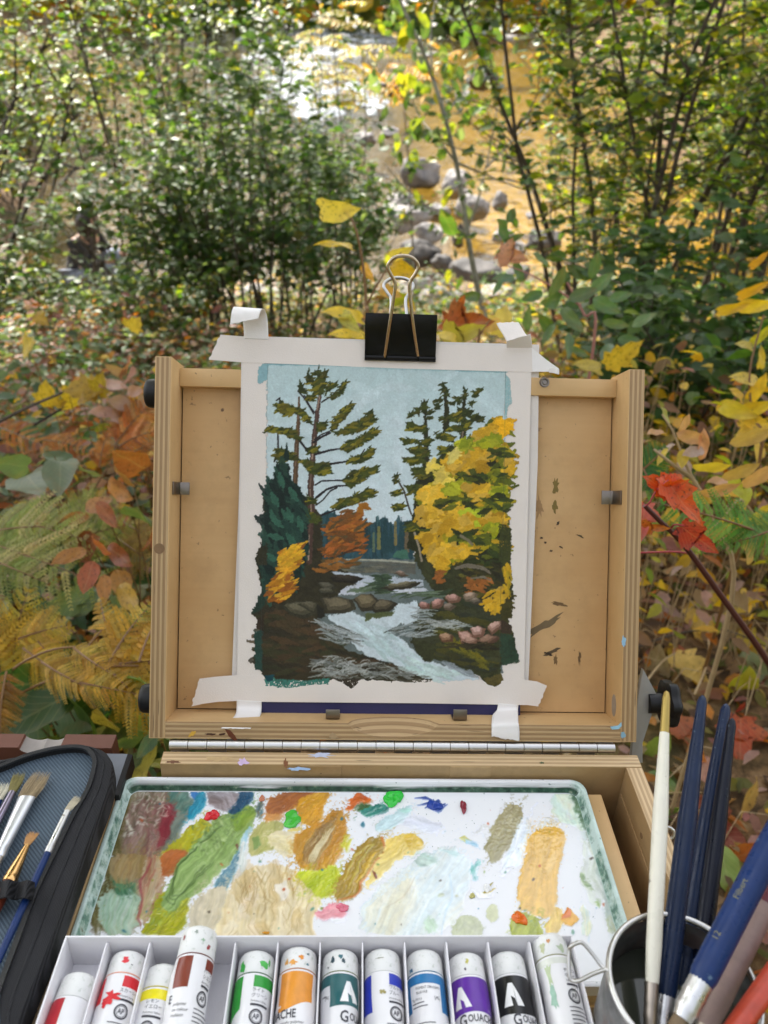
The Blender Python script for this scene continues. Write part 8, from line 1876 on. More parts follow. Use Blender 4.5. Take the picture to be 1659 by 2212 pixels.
# ------------------------------------------------------------------ ferns
def frond(parent, Minv, p0, p1, width, cols, seed, pairs=17, droop=.12, gap=.0, facing=None, dead=.0):
 """one frond: midrib with paired pinnae, each pinna cut into leaflets; a single mesh"""
 rng = np.random.default_rng(seed); p0, p1 = np.array(p0), np.array(p1); ax = p1-p0; Lf = np.linalg.norm(ax); ax /= Lf
 up = np.array(facing if facing is not None else (0, -.62, .75)); sd = np.cross(ax, up); sd /= np.linalg.norm(sd); up = np.cross(sd, ax)
 def rp(t): return p0+ax*Lf*t+up*Lf*droop*(math.sin(t*math.pi)-.25*t)
 P, D, N, Ln, Wd, C = [], [], [], [], [], []
 for k in range(pairs):
  t = gap+(1-gap)*(k+.5)/pairs; w = width*(1-t)**.75*(.55+1.6*min(t-gap*.8, .28)) if True else 0
  for s_ in (-1, 1):
   o = rp(t); d = sd*s_*(1-.12*rng.random())+ax*(.62+.12*rng.random())+up*(rng.normal()*.10-dead*.35*rng.random()); d /= np.linalg.norm(d); w2 = w*(.85+.3*rng.random())
   m = max(6, int(12*w2/width)+5); col = pick(rng, cols, 1, .22)[0]
   for j in range(m):
    tt = (j+.4)/m; b = o+d*w2*tt-up*w2*tt*tt*(.18+dead*.4)
    for s2 in (-1, 1):
     e = np.cross(up, d)*s2; dd = e*.8+d*.8+up*rng.normal()*.07
     P.append(b); D.append(dd); N.append(up+rng.normal(size=3)*.10); l = (w2*.13+.002)*(1-tt*.65)+.0012; Ln.append(l); Wd.append(l*.44); C.append(col*(.85+.3*rng.random()))
 V, F, CC = leaves_mesh(np.array(P), np.array(D), np.array(N), np.array(Ln), np.array(Wd), np.clip(np.array(C), 0, 1), .1, .12)
 off = np.array([Minv[0][3], Minv[1][3], Minv[2][3]])
 fr_ = place('frond', np_mesh('frond', V+off, F, m_leafv, CC, True), parent)
 mb = MB(); mb.tube([Minv @ Vector(rp(t)) for t in np.linspace(0, .97, 9)], list(np.linspace(.0018, .0005, 9)), 5); mb.build('midrib', [m_stemb], fr_)
def fern(label, root, fr, cols, seed, width, stems=(), group='ferns around the easel', **kw):
 u, v, d = root; p = at_depth(u, v, d); g = Vector((p.x, p.y, float(terr(p.x, p.y))))
 t = thing('fern', label, 'fern', Matrix.Translation(g), group); Mi = Matrix.Translation(-g)
 for s_ in stems: polytube('stem', t, [at_depth(*q_) for q_ in s_], [.0021, .0012], m_stemb, Mi, 7)
 kw['pairs'] = int(kw.get('pairs', 17)*.72)
 for i, (a, b, w) in enumerate(fr): frond(t, Mi, at_depth(*a), at_depth(*b), w*width*.60, cols, seed+i, **kw)
GOLD = [(.50, .31, .045), (.56, .37, .07), (.44, .25, .035), (.60, .42, .11)]
fern('golden brown dying fern with an arched stem left of the lower black knob', (-20, 1530, 1.12), [((230, 1440, 1.0), (395, 1590, .98), .13), ((232, 1438, 1.0), (330, 1300, 1.06), .12), ((235, 1438, 1.0), (420, 1420, 1.05), .13), ((160, 1400, 1.03), (255, 1465, .98), .08), ((150, 1470, 1.0), (300, 1500, .97), .08), ((90, 1430, 1.02), (215, 1500, .98), .08), ((250, 1400, 1.03), (215, 1290, 1.08), .07), ((300, 1430, 1.0), (345, 1330, 1.05), .08)], GOLD, 200, 1.0, [[(-30, 1540, 1.08), (60, 1490, 1.05), (160, 1450, 1.02), (235, 1440, 1.0), (300, 1438, 1.0)], [(10, 1460, 1.06), (60, 1425, 1.05), (130, 1400, 1.04), (240, 1398, 1.03)], [(160, 1440, 1.02), (195, 1390, 1.02), (220, 1360, 1.03)]], pairs=15, dead=.5)
fern('upright mustard yellow fern at the left edge below the green ferns', (-10, 1520, 1.2), [((30, 1470, 1.15), (60, 1270, 1.15), .17), ((10, 1480, 1.12), (-20, 1300, 1.14), .17), ((50, 1400, 1.1), (160, 1470, 1.06), .11), ((60, 1350, 1.12), (130, 1440, 1.08), .10), ((40, 1380, 1.1), (150, 1350, 1.1), .10)], [(.52, .36, .05), (.58, .42, .09), (.48, .30, .04)], 220, 1.0, [[(0, 1560, 1.14), (30, 1470, 1.15)]], pairs=16, dead=.35)
fern('brown withered fern tip hanging at the left edge above the case', (-20, 1480, 1.02), [((14, 1450, 1.0), (6, 1640, .97), .06), ((20, 1470, 1.0), (-16, 1600, .98), .06)], [(.36, .20, .05), (.30, .16, .05)], 230, 1.0, pairs=14, dead=.6)
GF = [(.34, .36, .10), (.42, .41, .15), (.26, .31, .08), (.50, .44, .20)]
fern('pale yellow green fern spreading level across the left side', (-30, 1180, 1.35), [((-30, 1170, 1.3), (290, 1290, 1.22), .20), ((-30, 1150, 1.32), (200, 1140, 1.28), .17), ((0, 1120, 1.34), (230, 1180, 1.26), .16), ((-40, 1200, 1.28), (150, 1280, 1.22), .16)], GF, 240, 1.0, pairs=20)
fern('yellow green fern frond rising toward the black knob', (150, 1200, 1.45), [((140, 1170, 1.42), (265, 1080, 1.42), .17), ((110, 1180, 1.4), (400, 1010, 1.5), .0001), ((150, 1160, 1.42), (200, 1060, 1.44), .11), ((120, 1190, 1.4), (60, 1110, 1.42), .11)][:1]+[((150, 1160, 1.42), (200, 1060, 1.44), .12), ((150, 1175, 1.4), (290, 1130, 1.4), .14)], GF, 250, 1.0, pairs=17)
ORF = [(.56, .25, .06), (.50, .19, .04), (.62, .32, .12), (.44, .15, .035)]
fern('rust orange bracken just behind the left edge of the lid', (250, 1030, 1.75), [((250, 960, 1.7), (345, 860, 1.75), .13), ((255, 965, 1.7), (360, 925, 1.68), .12), ((250, 950, 1.72), (280, 855, 1.78), .10), ((215, 1010, 1.7), (235, 930, 1.72), .07)], ORF, 260, 1.0, [[(190, 1080, 1.7), (225, 1020, 1.7), (245, 985, 1.7), (252, 920, 1.72)], [(225, 1020, 1.7), (290, 975, 1.68), (350, 955, 1.68)]], pairs=18, dead=.25)
fern('orange bracken frond trailing across the left middle ground', (10, 960, 1.8), [((-10, 920, 1.75), (180, 1010, 1.65), .10), ((90, 950, 1.75), (230, 985, 1.68), .08)], ORF, 270, 1.0, pairs=18, dead=.25)
fern('small tan fern behind the middle of the left rail', (300, 1180, 1.5), [((250, 1160, 1.45), (345, 1230, 1.42), .14), ((270, 1130, 1.48), (350, 1180, 1.45), .12)], [(.40, .28, .10), (.34, .24, .08)], 280, 1.0, pairs=16)
fern('fresh green fern frond crossing behind the red maple leaves', (1700, 1160, .96), [((1640, 1150, .93), (1370, 1075, .90), .11), ((1700, 1130, .95), (1560, 1180, .92), .08)], [(.12, .28, .06), (.16, .33, .10), (.22, .36, .08)], 290, 1.0, pairs=18, facing=(.1, -.8, .6))
fern('small green fern peeping past the right rail below the pink twig', (1420, 1000, 1.02), [((1370, 1030, 1.0), (1440, 965, 1.0), .07), ((1380, 1000, 1.0), (1410, 1060, .99), .06)], [(.08, .20, .06), (.10, .24, .08)], 295, 1.0, pairs=12, facing=(.1, -.8, .6))
# ------------------------------------------------------------------ broad-leaved ground plants, left
rng = np.random.default_rng(301)
def leafy(label, root, leaves, cols, kind='oval', wd=1.2, grp='low plants around the easel', stem=None, mat=None, tilt=40):
 u, v, d = root; t, Mi, g = px_thing('ground_plant', label, 'plant', u, v, d, grp); p = at_depth(u, v, d)
 for (lu, lv, ln, ang) in leaves:
  dd = d+rng.normal()*.03; c = pick(rng, cols, 1)[0]
  px_leaf(t, lu, lv, dd+rng.normal()*.03, ln*.88, ang, c, kind, wd*(.75+.35*rng.random()), (tilt+8+rng.normal()*22, rng.normal()*34), mat, Mi)
 for (lu, lv, ln, ang) in leaves[::2]:
  polytube('stem', t, [g, (g+at_depth(lu, lv, d+.03))*.5+Vector((.01, .01, 0)), at_depth(lu, lv, d+.01)], [.0018, .0008], stem or m_stemb, Mi, 5)
DG = [(.055, .115, .028), (.07, .135, .035), (.045, .10, .03), (.085, .14, .03)]
leafy('plant with very large dark green leaves above the brown brush rest', (160, 1560, 1.1), [(150, 1535, 190, 8), (180, 1600, 190, -20), (60, 1540, 150, 190), (130, 1460, 150, 30), (60, 1480, 130, 170), (240, 1500, 120, 20), (20, 1590, 120, 200), (90, 1620, 150, 175), (290, 1560, 110, -10)], DG, 'oval', 1.15, tilt=52)
leafy('young plant with upright blue green oval leaves beside the lower knob', (320, 1600, 1.02), [(305, 1480, 60, 60), (322, 1530, 70, 200), (345, 1520, 62, 30), (310, 1560, 80, 215), (340, 1570, 80, 10), (300, 1515, 56, 120), (350, 1600, 74, -20), (318, 1610, 70, 240), (280, 1600, 60, 190)], [(.11, .20, .10), (.14, .22, .10), (.09, .17, .08)], 'oval', 1.25, tilt=30)
leafy('yellow green mottled plant at the base of the left side', (250, 1600, 1.06), [(225, 1560, 70, 100), (255, 1545, 70, 60), (240, 1590, 80, 220), (290, 1575, 70, 20), (205, 1590, 60, 170), (330, 1590, 60, 10), (265, 1620, 70, -40), (225, 1630, 60, 250), (310, 1640, 70, -30), (345, 1650, 60, 0), (290, 1650, 70, 220)], [(.34, .34, .06), (.26, .30, .06), (.42, .36, .07), (.14, .20, .05)], 'oval', 1.4, mat=m_leafs, tilt=40)
leafy('heart leaved grey green plant at the left among orange bracken', (115, 1130, 1.5), [(128, 1030, 92, -75), (70, 1040, 110, -20), (118, 985, 80, 160), (20, 1005, 70, 180), (195, 1020, 70, -30)], [(.16, .22, .12), (.20, .25, .15), (.12, .19, .09)], 'heart', 1.1, tilt=28)
leafy('plant with tattered rust orange and pink leaves left of the rail', (260, 1110, 1.3), [(265, 1030, 86, -50), (255, 1060, 90, -35), (230, 1110, 90, -50), (210, 1090, 80, 20), (160, 1120, 70, 190), (340, 1180, 70, -60), (320, 1160, 60, 150), (285, 1000, 60, 140)], [(.46, .20, .08), (.50, .26, .07), (.42, .22, .17), (.38, .12, .05)], 'oval', 1.25, mat=m_leafs, tilt=25)
leafy('plant with drooping orange and dark red leaves beside the magnet hole', (250, 1330, 1.2), [(225, 1270, 70, -80), (262, 1260, 80, -60), (275, 1290, 90, -45), (190, 1245, 80, -100), (185, 1180, 90, 30), (215, 1180, 80, -40), (255, 1200, 90, -35), (150, 1200, 70, 200), (200, 1240, 60, 240)], [(.44, .19, .04), (.48, .28, .05), (.26, .07, .03), (.36, .10, .04)], 'oval', 1.3, mat=m_leafs, tilt=25)
leafy('sage green low plant under the pale fern', (200, 1340, 1.28), [(195, 1290, 90, 10), (160, 1300, 70, 190), (300, 1120, 80, 5), (240, 1320, 80, -10), (140, 1340, 70, 210), (290, 1350, 80, 20), (320, 1330, 60, 60)], [(.14, .21, .10), (.18, .24, .12)], 'oval', 1.3, tilt=50)
leafy('seedling with crumpled yellow lobed leaves left of the upper knob', (150, 950, 1.75), [(175, 840, 84, 185), (195, 850, 70, 15), (150, 855, 50, 100), (100, 850, 64, 85), (215, 830, 56, 60), (130, 870, 40, 0), (90, 690, 50, -40), (290, 700, 44, 20), (60, 745, 46, 10)], [(.58, .44, .09), (.64, .46, .05), (.52, .34, .05)], 'lobed', 1.15, mat=m_leafs, tilt=25)
leafy('pink tinged blueberry sprig just above the left knob', (270, 920, 1.7), [(270, 790, 46, 30), (250, 800, 44, 160), (280, 810, 40, 10), (245, 830, 40, 190), (290, 845, 50, 0), (260, 870, 44, 170), (300, 880, 46, 20), (275, 900, 44, 210), (225, 890, 44, 180), (310, 910, 40, -20)], PINK, 'oval', 1.4, tilt=40)
# individual fallen leaves on the ground at the right
rng = np.random.default_rng(401)
FL = [('large crumpled orange red maple leaf lying behind the navy brush tips', 1600, 1600, 92, (.44, .07, .015), 'maple', m_leafs), ('rust red leaf between the cream and blue brushes', 1490, 1590, 90, (.38, .10, .035), 'maple', m_leafs), ('yellow leaf with a pink edge above the star knob', 1490, 1460, 86, (.62, .42, .10), 'lobed', m_leafdry), ('bright yellow green leaf right of the blue brush tips', 1600, 1490, 96, (.44, .42, .05), 'oval', m_leafo), ('pale green leaf under the star knob', 1420, 1620, 84, (.22, .30, .07), 'oval', m_leafo),
      ('curled tan spotted leaf by the right edge', 1620, 1740, 130, (.46, .28, .09), 'lance', m_leafs), ('curled orange brown leaf standing on edge above the Filbert brush', 1610, 1850, 120, (.42, .12, .03), 'oval', m_leafs), ('dry pinkish curled leaf between two blue handles', 1516, 1670, 84, (.34, .16, .11), 'oval', m_leafdry), ('green leaf beside the royal blue brush', 1570, 1880, 90, (.22, .30, .06), 'oval', m_leafo), ('deep red brown leaf behind the upright navy brush', 1560, 1800, 110, (.22, .05, .03), 'maple', m_leafdry),
      ('pale mauve leaf on the litter right of the lid', 1590, 1370, 100, (.40, .31, .26), 'oval', m_leafdry), ('pinkish oval leaf near the right rail', 1445, 1330, 80, (.42, .28, .25), 'oval', m_leafdry), ('light brown rolled leaf beside the right rail', 1440, 1410, 80, (.32, .19, .08), 'lance', m_leafdry), ('sand coloured leaf by the arm bracket', 1420, 1440, 100, (.36, .28, .17), 'oval', m_leafdry), ('tan bleached leaf in a sunny patch at the right', 1560, 1310, 96, (.56, .44, .20), 'oval', m_leafdry),
      ('yellow leaf lying at the far right under the maroon stem', 1640, 1400, 90, (.56, .42, .06), 'lobed', m_leafo), ('grey green leaf at the right edge beside the maroon stem', 1630, 1450, 84, (.24, .28, .15), 'oval', m_leafo), ('small crimson leaf in the litter right of the knob', 1600, 1530, 34, (.42, .05, .05), 'oval', m_leafo), ('small red brown leaf above the yellow one', 1470, 1420, 44, (.34, .08, .02), 'maple', m_leafdry), ('ochre leaf near the top of the litter', 1520, 1360, 76, (.52, .33, .06), 'lobed', m_leafdry),
      ('green clover like leaf beside the cream brush', 1430, 1690, 60, (.12, .21, .05), 'oval', m_leafo), ('green leaf half hidden by the cream brush', 1445, 1760, 70, (.14, .22, .06), 'oval', m_leafo), ('mauve leaf hanging on the litter at right middle', 1620, 1330, 110, (.40, .29, .26), 'oval', m_leafdry)]
for lab, u, v, ln, c, kd, mt in FL:
 p = gy(u, v); d = depth_of(p)-.03
 o = px_leaf(None, u, v, d, ln, rng.random()*360, c, kd, 1.15 if kd in ('oval', 'lance') else .9, (38+rng.normal()*10, rng.normal()*25), mt, None, 'fallen_leaf'); tag(o, lab, 'leaf', 'single leaves on the ground')
# ------------------------------------------------------------------ undergrowth and litter nobody could count
def scatter(name, n, xr, yr, hr, cols, ln, tilt, seed, mat=None, wd=.55, stems=0, shade=None, cond=None):
 rng = np.random.default_rng(seed); X = xr[0]+(xr[1]-xr[0])*rng.random(n); Y = yr[0]+(yr[1]-yr[0])*rng.random(n)
 if cond is not None: k = cond(X, Y); X, Y = X[k], Y[k]; n = len(X)
 cl = vnoise2(X, Y, .35, seed)+.5; Z = terr(X, Y)+hr[0]+(hr[1]-hr[0])*rng.random(n)*(.3+cl)
 P = np.stack([X, Y, Z], -1); D = rand_dirs(rng, n, .35); N = rand_norm(rng, n, tilt); Ln = ln*(.5+rng.random(n)*.8); C = pick(rng, cols, n)
 V, F, CC = leaves_mesh(P, D, N, Ln, Ln*wd, C)
 o = place(name, np_mesh(name, V, F, mat or m_leafv, CC, True)); o['kind'] = 'stuff'
 if stems:
  pa = []
  for i in rng.integers(n, size=stems):
   b = np.array([X[i]+rng.normal()*.03, Y[i]+rng.normal()*.03, float(terr(X[i], Y[i]))-.01]); e = P[i]; m = (b+e)/2+rng.normal(size=3)*.012; pa.append((np.array([b, m, e]), [.0014, .0011, .0006]))
  v, f = tubes_np(pa, 4); s_ = place(name+'_stems', np_mesh(name+'_stems', v, f, m_stemt, None, True)); s_['kind'] = 'stuff'
left = lambda X, Y: X < -.10-.25*(Y-1.2)*.2
scatter('undergrowth', 9000, (-1.9, .05), (1.0, 3.9), (.02, .42), PINK*2+GREEN2*2+[(.20, .25, .14), (.26, .30, .18)]*2+OLV+ORG[:2]+YEL[:1]+TAN, .042, .5, 501, stems=900, cond=lambda X, Y: (X < -.18) | (Y > 1.9))
scatter('undergrowth', 3800, (-1.9, -.15), (1.5, 3.0), (.10, .42), PINK*2+ORG[:1]+YEL[:1]+GREEN*3+GREEN2*4+[(.30, .35, .22), (.36, .40, .28)]*2, .045, .6, 511, stems=600, cond=lambda X, Y: X < -.30-.1*(Y-1.5))
scatter('undergrowth', 3600, (.42, 1.9), (1.1, 2.6), (.06, .50), YEL*2+PINK+TAN+LIME+ORG[:1], .045, .6, 512, stems=700, cond=lambda X, Y: X > .34+.14*(Y-1))
scatter('undergrowth', 3600, (-1.3, -.25), (.85, 1.7), (.01, .18), DG*3+OLV+YEL[:1]+LIME[:1]+ORG[:1], .05, .45, 502, stems=300)
scatter('undergrowth', 6500, (.3, 2.4), (1.5, 4.2), (.02, .34), GREEN+OLV*2+YEL*2+TAN*3+PINK+LIME[:2], .045, .5, 503, stems=700)
scatter('undergrowth', 11000, (-3.6, 3.6), (3.6, 7.6), (.02, .38), GREEN*2+GREEN2*2+OLV+LIME+YEL[:1]+TAN, .055, .5, 504, stems=900)
scatter('undergrowth', 3200, (-1.8, -.35), (1.3, 2.4), (.10, .40), ORG*3+PINK*2+YEL[:2]+TAN, .034, .6, 514, stems=700, cond=lambda X, Y: X < -.36-.12*(Y-1.3))
scatter('leaf_litter', 5200, (.25, 2.2), (.45, 2.6), (.003, .05), TAN*4+YEL[:2]+ORG+PINK+OLV*2+[(.12, .07, .04)]*3, .045, .55, 505, None, .5)
scatter('leaf_litter', 2600, (-1.6, .2), (.5, 2.6), (.003, .04), TAN*2+ORG+[(.08, .05, .03)]*4+OLV, .045, .45, 506)
scatter('leaf_litter', 1800, (-3, 4), (6.8, 9.6), (.01, .12), TAN*2+YEL+ORG[:1]+GREEN, .07, .6, 513)
scatter('leaf_litter', 5000, (-9, 11), (6.5, 22), (.01, .06), TAN*3+ORG+YEL[:2]+OLV, .10, .5, 507, cond=lambda X, Y: terr(X, Y) > WATER+.15)
scatter('undergrowth', 5000, (-22, -4), (10, 40), (.02, .8), GREEN+OLV*2+TAN*2+YEL[:1], .13, .6, 509, cond=lambda X, Y: terr(X, Y) > WATER+.2)
scatter('undergrowth', 7000, (-16, 16), (9, 34), (.02, .9), GREEN+OLV*2+LIME+TAN*2+YEL, .11, .55, 508, cond=lambda X, Y: terr(X, Y) > WATER+.3, stems=700)
# dry grass and fallen twigs at the right
rng = np.random.default_rng(520); pa = []
for i in range(420):
 x, y = .35+1.5*rng.random(), .6+2.2*rng.random(); z = float(terr(x, y)); a = rng.random()*6.28; l = .08+.22*rng.random(); up = rng.random()**1.5
 b = np.array([x, y, z]); e = b+np.array([math.cos(a)*l*(1-up*.6), math.sin(a)*l*(1-up*.6), .02+l*up*.9]); m = (b+e)/2+np.array([0, 0, .02+l*.06])+rng.normal(size=3)*.01
 pa.append((np.array([b, m, e]), [.0012, .001, .0005]))
v, f = tubes_np(pa, 4); o = place('dry_grass', np_mesh('dry_grass', v, f, m_stemt, None, True)); o['kind'] = 'stuff'
for lab, P_, r_ in (('thin grey fallen twig crossing the litter behind the maroon stem', [(1370, 1400), (1450, 1372), (1540, 1358), (1600, 1372), (1680, 1410)], .0028), ('pale forked twig poking up beside the arm bracket', [(1390, 1480), (1430, 1430), (1460, 1410)], .0024), ('straw coloured bent stalk standing in the litter', [(1500, 1500), (1530, 1420), (1520, 1330), (1460, 1270)], .0022)):
 pp = [at_depth(u, v, depth_of(gy(u, v))-.06-.02*i) for i, (u, v) in enumerate(P_)]
 mb = MB(); mb.tube(smooth_path([p-pp[0] for p in pp], 4), list(np.linspace(r_, r_*.5, (len(pp)-1)*4+1)), 7); o = mb.build('fallen_twig', [m_stemt if 'grey' not in lab else m_bark], None, Matrix.Translation(pp[0])); tag(o, lab, 'twig')
# bare grey twigs lying in the left middle ground
for lab, P_ in (('bare grey forked twig slanting up left of the upper knob', [(-20, 920, 1.7), (60, 880, 1.72), (130, 850, 1.75), (200, 815, 1.8), (300, 790, 1.85)]), ('dark dead branch lying lower behind the bare grey twig', [(-20, 960, 1.8), (70, 920, 1.8), (140, 880, 1.82), (230, 840, 1.85)])):
 pp = [at_depth(*p) for p in P_]; mb = MB(); mb.tube(smooth_path([p-pp[0] for p in pp], 4), list(np.linspace(.0042, .0015, (len(pp)-1)*4+1)), 7); o = mb.build('dead_branch', [m_bark if 'grey' in lab and 'dark' not in lab else m_barkd], None, Matrix.Translation(pp[0])); tag(o, lab, 'branch')
# ================================================================== person sitting by the water behind the shrub
skin = simple('skin', (.46, .26, .18), .5); m_hairp = simple('dark_brown_hair', (.016, .010, .008), .45, 0, .3, 200); m_jack = simple('black_jacket', (.012, .011, .013), .8, 0, .3, 60, .3, 200); m_jean = simple('grey_blue_trousers', (.20, .23, .30), .8, 0, .2, 60, .3, 300); m_boot = simple('brown_boot', (.07, .035, .02), .6)
def person(pos, rotz):
 t = thing('person', 'person in black jacket and grey blue trousers sitting hunched behind a shrub', 'person', Matrix.Translation(pos) @ Matrix.Rotation(rotz, 4, 'Z'))
 J = {'pel': (0, 0, .10), 'sp1': (.03, 0, .26), 'sp2': (.10, 0, .40), 'ch': (.16, 0, .50), 'nk': (.21, 0, .585), 'hd': (.245, 0, .67), 'ht': (.25, 0, .755),
         'shL': (.15, .17, .50), 'elL': (.27, .25, .28), 'wrL': (.44, .14, .34), 'haL': (.51, .10, .36), 'shR': (.15, -.17, .50), 'elR': (.27, -.25, .28), 'wrR': (.44, -.14, .34), 'haR': (.51, -.10, .36),
         'hiL': (.02, .10, .09), 'knL': (.40, .14, .36), 'anL': (.55, .13, -.02), 'toL': (.70, .14, -.05), 'hiR': (.02, -.10, .09), 'knR': (.42, -.13, .34), 'anR': (.57, -.12, -.03), 'toR': (.72, -.13, -.06)}
 Rd = {'pel': .13, 'sp1': .125, 'sp2': .135, 'ch': .13, 'nk': .055, 'hd': .085, 'ht': .07, 'shL': .07, 'elL': .05, 'wrL': .035, 'haL': .03, 'shR': .07, 'elR': .05, 'wrR': .035, 'haR': .03, 'hiL': .10, 'knL': .068, 'anL': .045, 'toL': .035, 'hiR': .10, 'knR': .068, 'anR': .045, 'toR': .035}
 E_ = [('pel', 'sp1'), ('sp1', 'sp2'), ('sp2', 'ch'), ('ch', 'nk'), ('nk', 'hd'), ('hd', 'ht'), ('ch', 'shL'), ('shL', 'elL'), ('elL', 'wrL'), ('wrL', 'haL'), ('ch', 'shR'), ('shR', 'elR'), ('elR', 'wrR'), ('wrR', 'haR'), ('pel', 'hiL'), ('hiL', 'knL'), ('knL', 'anL'), ('anL', 'toL'), ('pel', 'hiR'), ('hiR', 'knR'), ('knR', 'anR'), ('anR', 'toR')]
 def skinmesh(name, keys, edges, grow, mats, parent):
  ks = list(keys); me = bpy.data.meshes.new(name); me.from_pydata([J[k] for k in ks], [(ks.index(a), ks.index(b)) for a, b in edges], [])
  o = place(name, me, parent); s_ = o.modifiers.new('skin', 'SKIN'); s_.use_smooth_shade = True
  for i, k in enumerate(ks): me.skin_vertices[0].data[i].radius = (Rd[k]*grow, Rd[k]*grow)
  me.skin_vertices[0].data[0].use_root = True
  u_ = o.modifiers.new('sub', 'SUBSURF'); u_.levels = 2; u_.render_levels = 2
  me.materials.append(mats); return o
 body = skinmesh('body', J, E_, 1.0, skin, t)
 up = ['sp1', 'pel', 'sp2', 'ch', 'shL', 'elL', 'wrL', 'shR', 'elR', 'wrR']
 skinmesh('jacket', up, [e for e in E_ if e[0] in up and e[1] in up], 1.16, m_jack, t)
 lo_ = ['pel', 'hiL', 'knL', 'anL', 'hiR', 'knR', 'anR']
 skinmesh('trousers', lo_, [e for e in E_ if e[0] in lo_ and e[1] in lo_], 1.2, m_jean, t)
 for s_ in ('L', 'R'):
  a, b = Vector(J['an'+s_]), Vector(J['to'+s_]); mb = MB(); mb.tube([a+Vector((-.05, 0, .0)), a, a.lerp(b, .5), b, b+Vector((.03, 0, 0))], [.04, .058, .052, .045, .02], 12); mb.build('boot', [m_boot], t)
 bm = bmesh.new(); bmesh.ops.create_icosphere(bm, subdivisions=3, radius=1); r = random.Random(2)
 for v in bm.verts:
  c = v.co.copy(); k = 1+.05*math.sin(c.z*14+c.x*9)
  v.co = Vector((.232+c.x*.112*k-.02, c.y*.125*k, .675+c.z*.15*k-(.10 if c.z < 0 and c.x < .3 else 0)*(-c.z)))
  if c.x > .55 and c.z < .45: v.co.x = .232+.06
 me = bpy.data.meshes.new('hair'); bm.to_mesh(me); bm.free(); me.materials.append(m_hairp); o = place('hair', me, t)
 for y_ in (-.032, .032):
  mb = MB(); mb.lathe([(.0001, .010), (.008, .006), (.010, 0), (.008, -.006), (.0001, -.010)], 10, 0, Matrix.Translation((.325, y_, .675))); mb.build('eye', [simple('dark_eye', (.02, .015, .012), .2)], body)
 mb = MB(); mb.add([(.322, -.012, .64), (.322, .012, .64), (.350, 0, .645), (.324, 0, .685)], [(0, 1, 2), (0, 2, 3), (1, 3, 2), (0, 3, 1)]); mb.build('nose', [skin], body)
 return t
pp = at_y(175, 612, 8.1); pp.z = max(pp.z, WATER+.06)
person(pp+Vector((0, 0, -.05)), R_(-12))
make_rock('flat boulder the hunched person sits on', 180, 640, 8.1, 190, 64, .8, 61)
# ================================================================== trees: one overhanging the easel, others on the far banks
def tree(label, base, height, crown, nclump, nleaf, leaf_len, cols, seed, lean=(0, 0), r0=.16, grp=None, name='broadleaf_tree'):
 rng = np.random.default_rng(seed); b = ground_at(*base); t = thing(name, label, 'tree', Matrix.Translation(b), grp)
 top = np.array([lean[0], lean[1], height*.8]); pa = []
 P = [np.array([0, 0, -.2])]+[top*s_+rng.normal(size=3)*np.array([.12, .12, 0])*s_ for s_ in (.25, .5, .75, 1.0)]
 mb = MB(); mb.tube(smooth_path([Vector(p) for p in P], 4), list(np.linspace(r0, r0*.3, 17)), 10); mb.build('trunk', [m_bark], t)
 cc = np.array(crown[0])-np.array(b); cr = np.array(crown[1]); cl = []
 for i in range(nclump):
  d = rng.normal(size=3); d /= np.linalg.norm(d); q_ = cc+d*cr*rng.random()**.4; cl.append(q_)
  s0 = top*(.45+.5*rng.random()); m = (s0+q_)/2+rng.normal(size=3)*.15+np.array([0, 0, .15]); pa.append((np.array([s0, m, q_]), [r0*.28, r0*.16, r0*.05]))
 v, f = tubes_np(pa, 6); place('limbs', np_mesh('limbs', v, f, m_bark, None, True), t)
 cl = np.array(cl); idx = rng.integers(nclump, size=nleaf); sc = cr.mean()*.30
 Pl = cl[idx]+rng.normal(size=(nleaf, 3))*sc*np.array([1, 1, .6])
 ccol = pick(rng, cols, nclump, .2); C = np.clip(ccol[idx]*(.8+.4*rng.random((nleaf, 1))), 0, 1)
 Ln = leaf_len*(.6+.7*rng.random(nleaf)); V, F, CC = leaves_mesh(Pl, rand_dirs(rng, nleaf, .5), rand_norm(rng, nleaf, .7), Ln, Ln*.75, C)
 o = place('crown', np_mesh('crown', V, F, m_leafv, CC, True), t); o['kind'] = 'stuff'; return t
aim = Vector((.02, .55, .85)); cc_ = aim+SUN_DIR*5.2
tree('tall broadleaf tree whose crown overhangs and shades the easel', (cc_.x-2.1, cc_.y+.9), 5.2, ((cc_.x-.3, cc_.y+.5, cc_.z), (2.6, 2.6, .7)), 72, 19000, .12, GREEN*2+LIME+YEL[:1], 601, (1.6, -.5), .13)
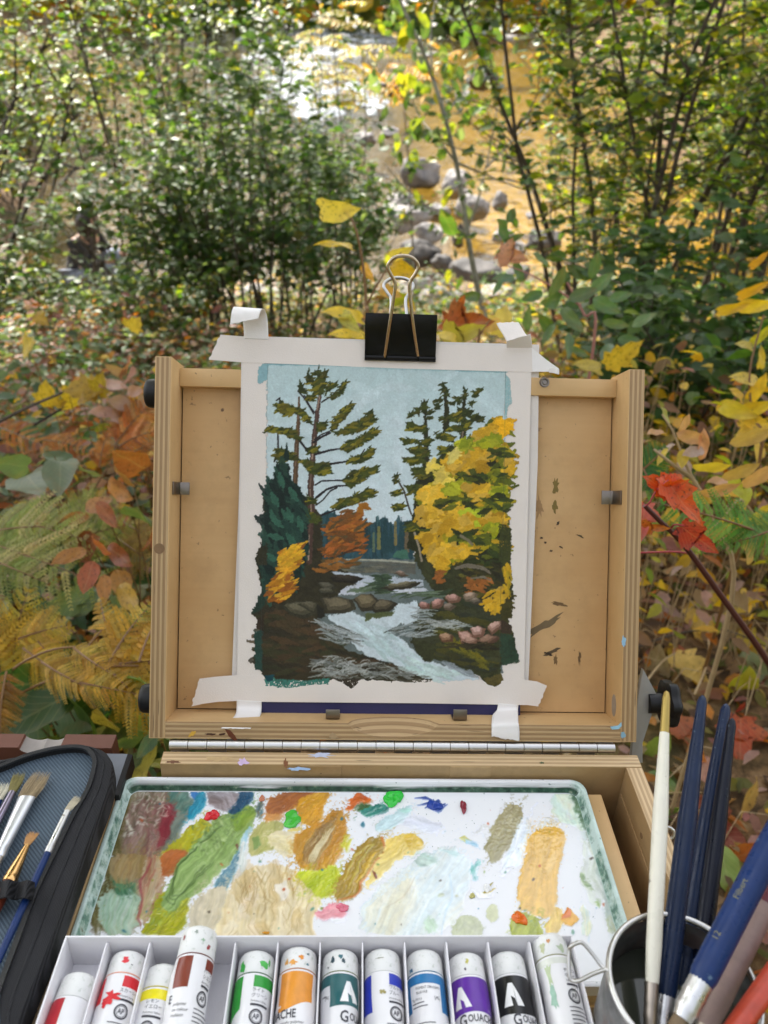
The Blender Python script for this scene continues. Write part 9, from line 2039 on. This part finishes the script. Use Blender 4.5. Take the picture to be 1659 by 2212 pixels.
for i, (x, y, h, cols, lab) in enumerate(((13, 26, 9, YEL+LIME[:1], 'golden autumn tree on the right bank downstream of the bend'), (18, 40, 11, YEL+ORG[:1], 'tall golden tree farther up the right bank'), (-18, 34, 10, GREEN+LIME, 'green tree on the left bank upstream'), (-13, 24, 8, LIME+YEL[:1], 'yellow green tree on the left bank'), (24, 60, 13, GREEN+YEL, 'mixed green tree far up the right bank'), (-27, 58, 13, GREEN+GREEN2, 'dark green tree far up the left bank'))):
 tree(lab, (x, y), h, ((x, y, float(terr(x, y))+h*.68), (h*.34, h*.34, h*.34)), 40, 5000, .34, cols, 620+i, (0, 0), .22, 'trees on the far banks')
# the wood that closes the valley upstream and on both sides: one mass of foliage
rng = np.random.default_rng(700); n = 26000
A = (rng.random(n)-.5)*2.5; Rr = 58+rng.random(n)*16; X = Rr*np.sin(A); Y = Rr*np.cos(A)+4; hh = rng.random(n)**1.15
H0 = 15+7*vnoise2(X, Y, 9, 71)+5*vnoise2(X, Y, 4, 72)
P = np.stack([X, Y, terr(X, Y)+hh*H0], -1); cz = vnoise2(X, Y, 6, 73)+.5
C = np.where((cz > .58)[:, None], pick(rng, YEL+ORG[:1]+LIME, n), pick(rng, GREEN+OLV+GREEN2, n)); Ln = 1.1*(.6+.8*rng.random(n))
V, F, CC = leaves_mesh(P, rand_dirs(rng, n, .5), rand_norm(rng, n, .8), Ln, Ln*.8, C)
o = place('far_woods', np_mesh('far_woods', V, F, m_leafv, CC, True)); o['kind'] = 'stuff'
n = 16000; A = math.pi+(rng.random(n)-.5)*3.0; Rr = 6.5+rng.random(n)*4; X = Rr*np.sin(A); Y = Rr*np.cos(A)-1; hh = rng.random(n)
H0 = 5.5+2.5*vnoise2(X, Y, 2.5, 81); P = np.stack([X, Y, terr(X, Y)+.1+hh*H0], -1); Ln = .32*(.6+.8*rng.random(n))
V, F, CC = leaves_mesh(P, rand_dirs(rng, n, .5), rand_norm(rng, n, .8), Ln, Ln*.8, pick(rng, GREEN+OLV+YEL[:1]+TAN[:1], n))
o = place('woods_behind', np_mesh('woods_behind', V, F, m_leafv, CC, True)); o['kind'] = 'stuff'
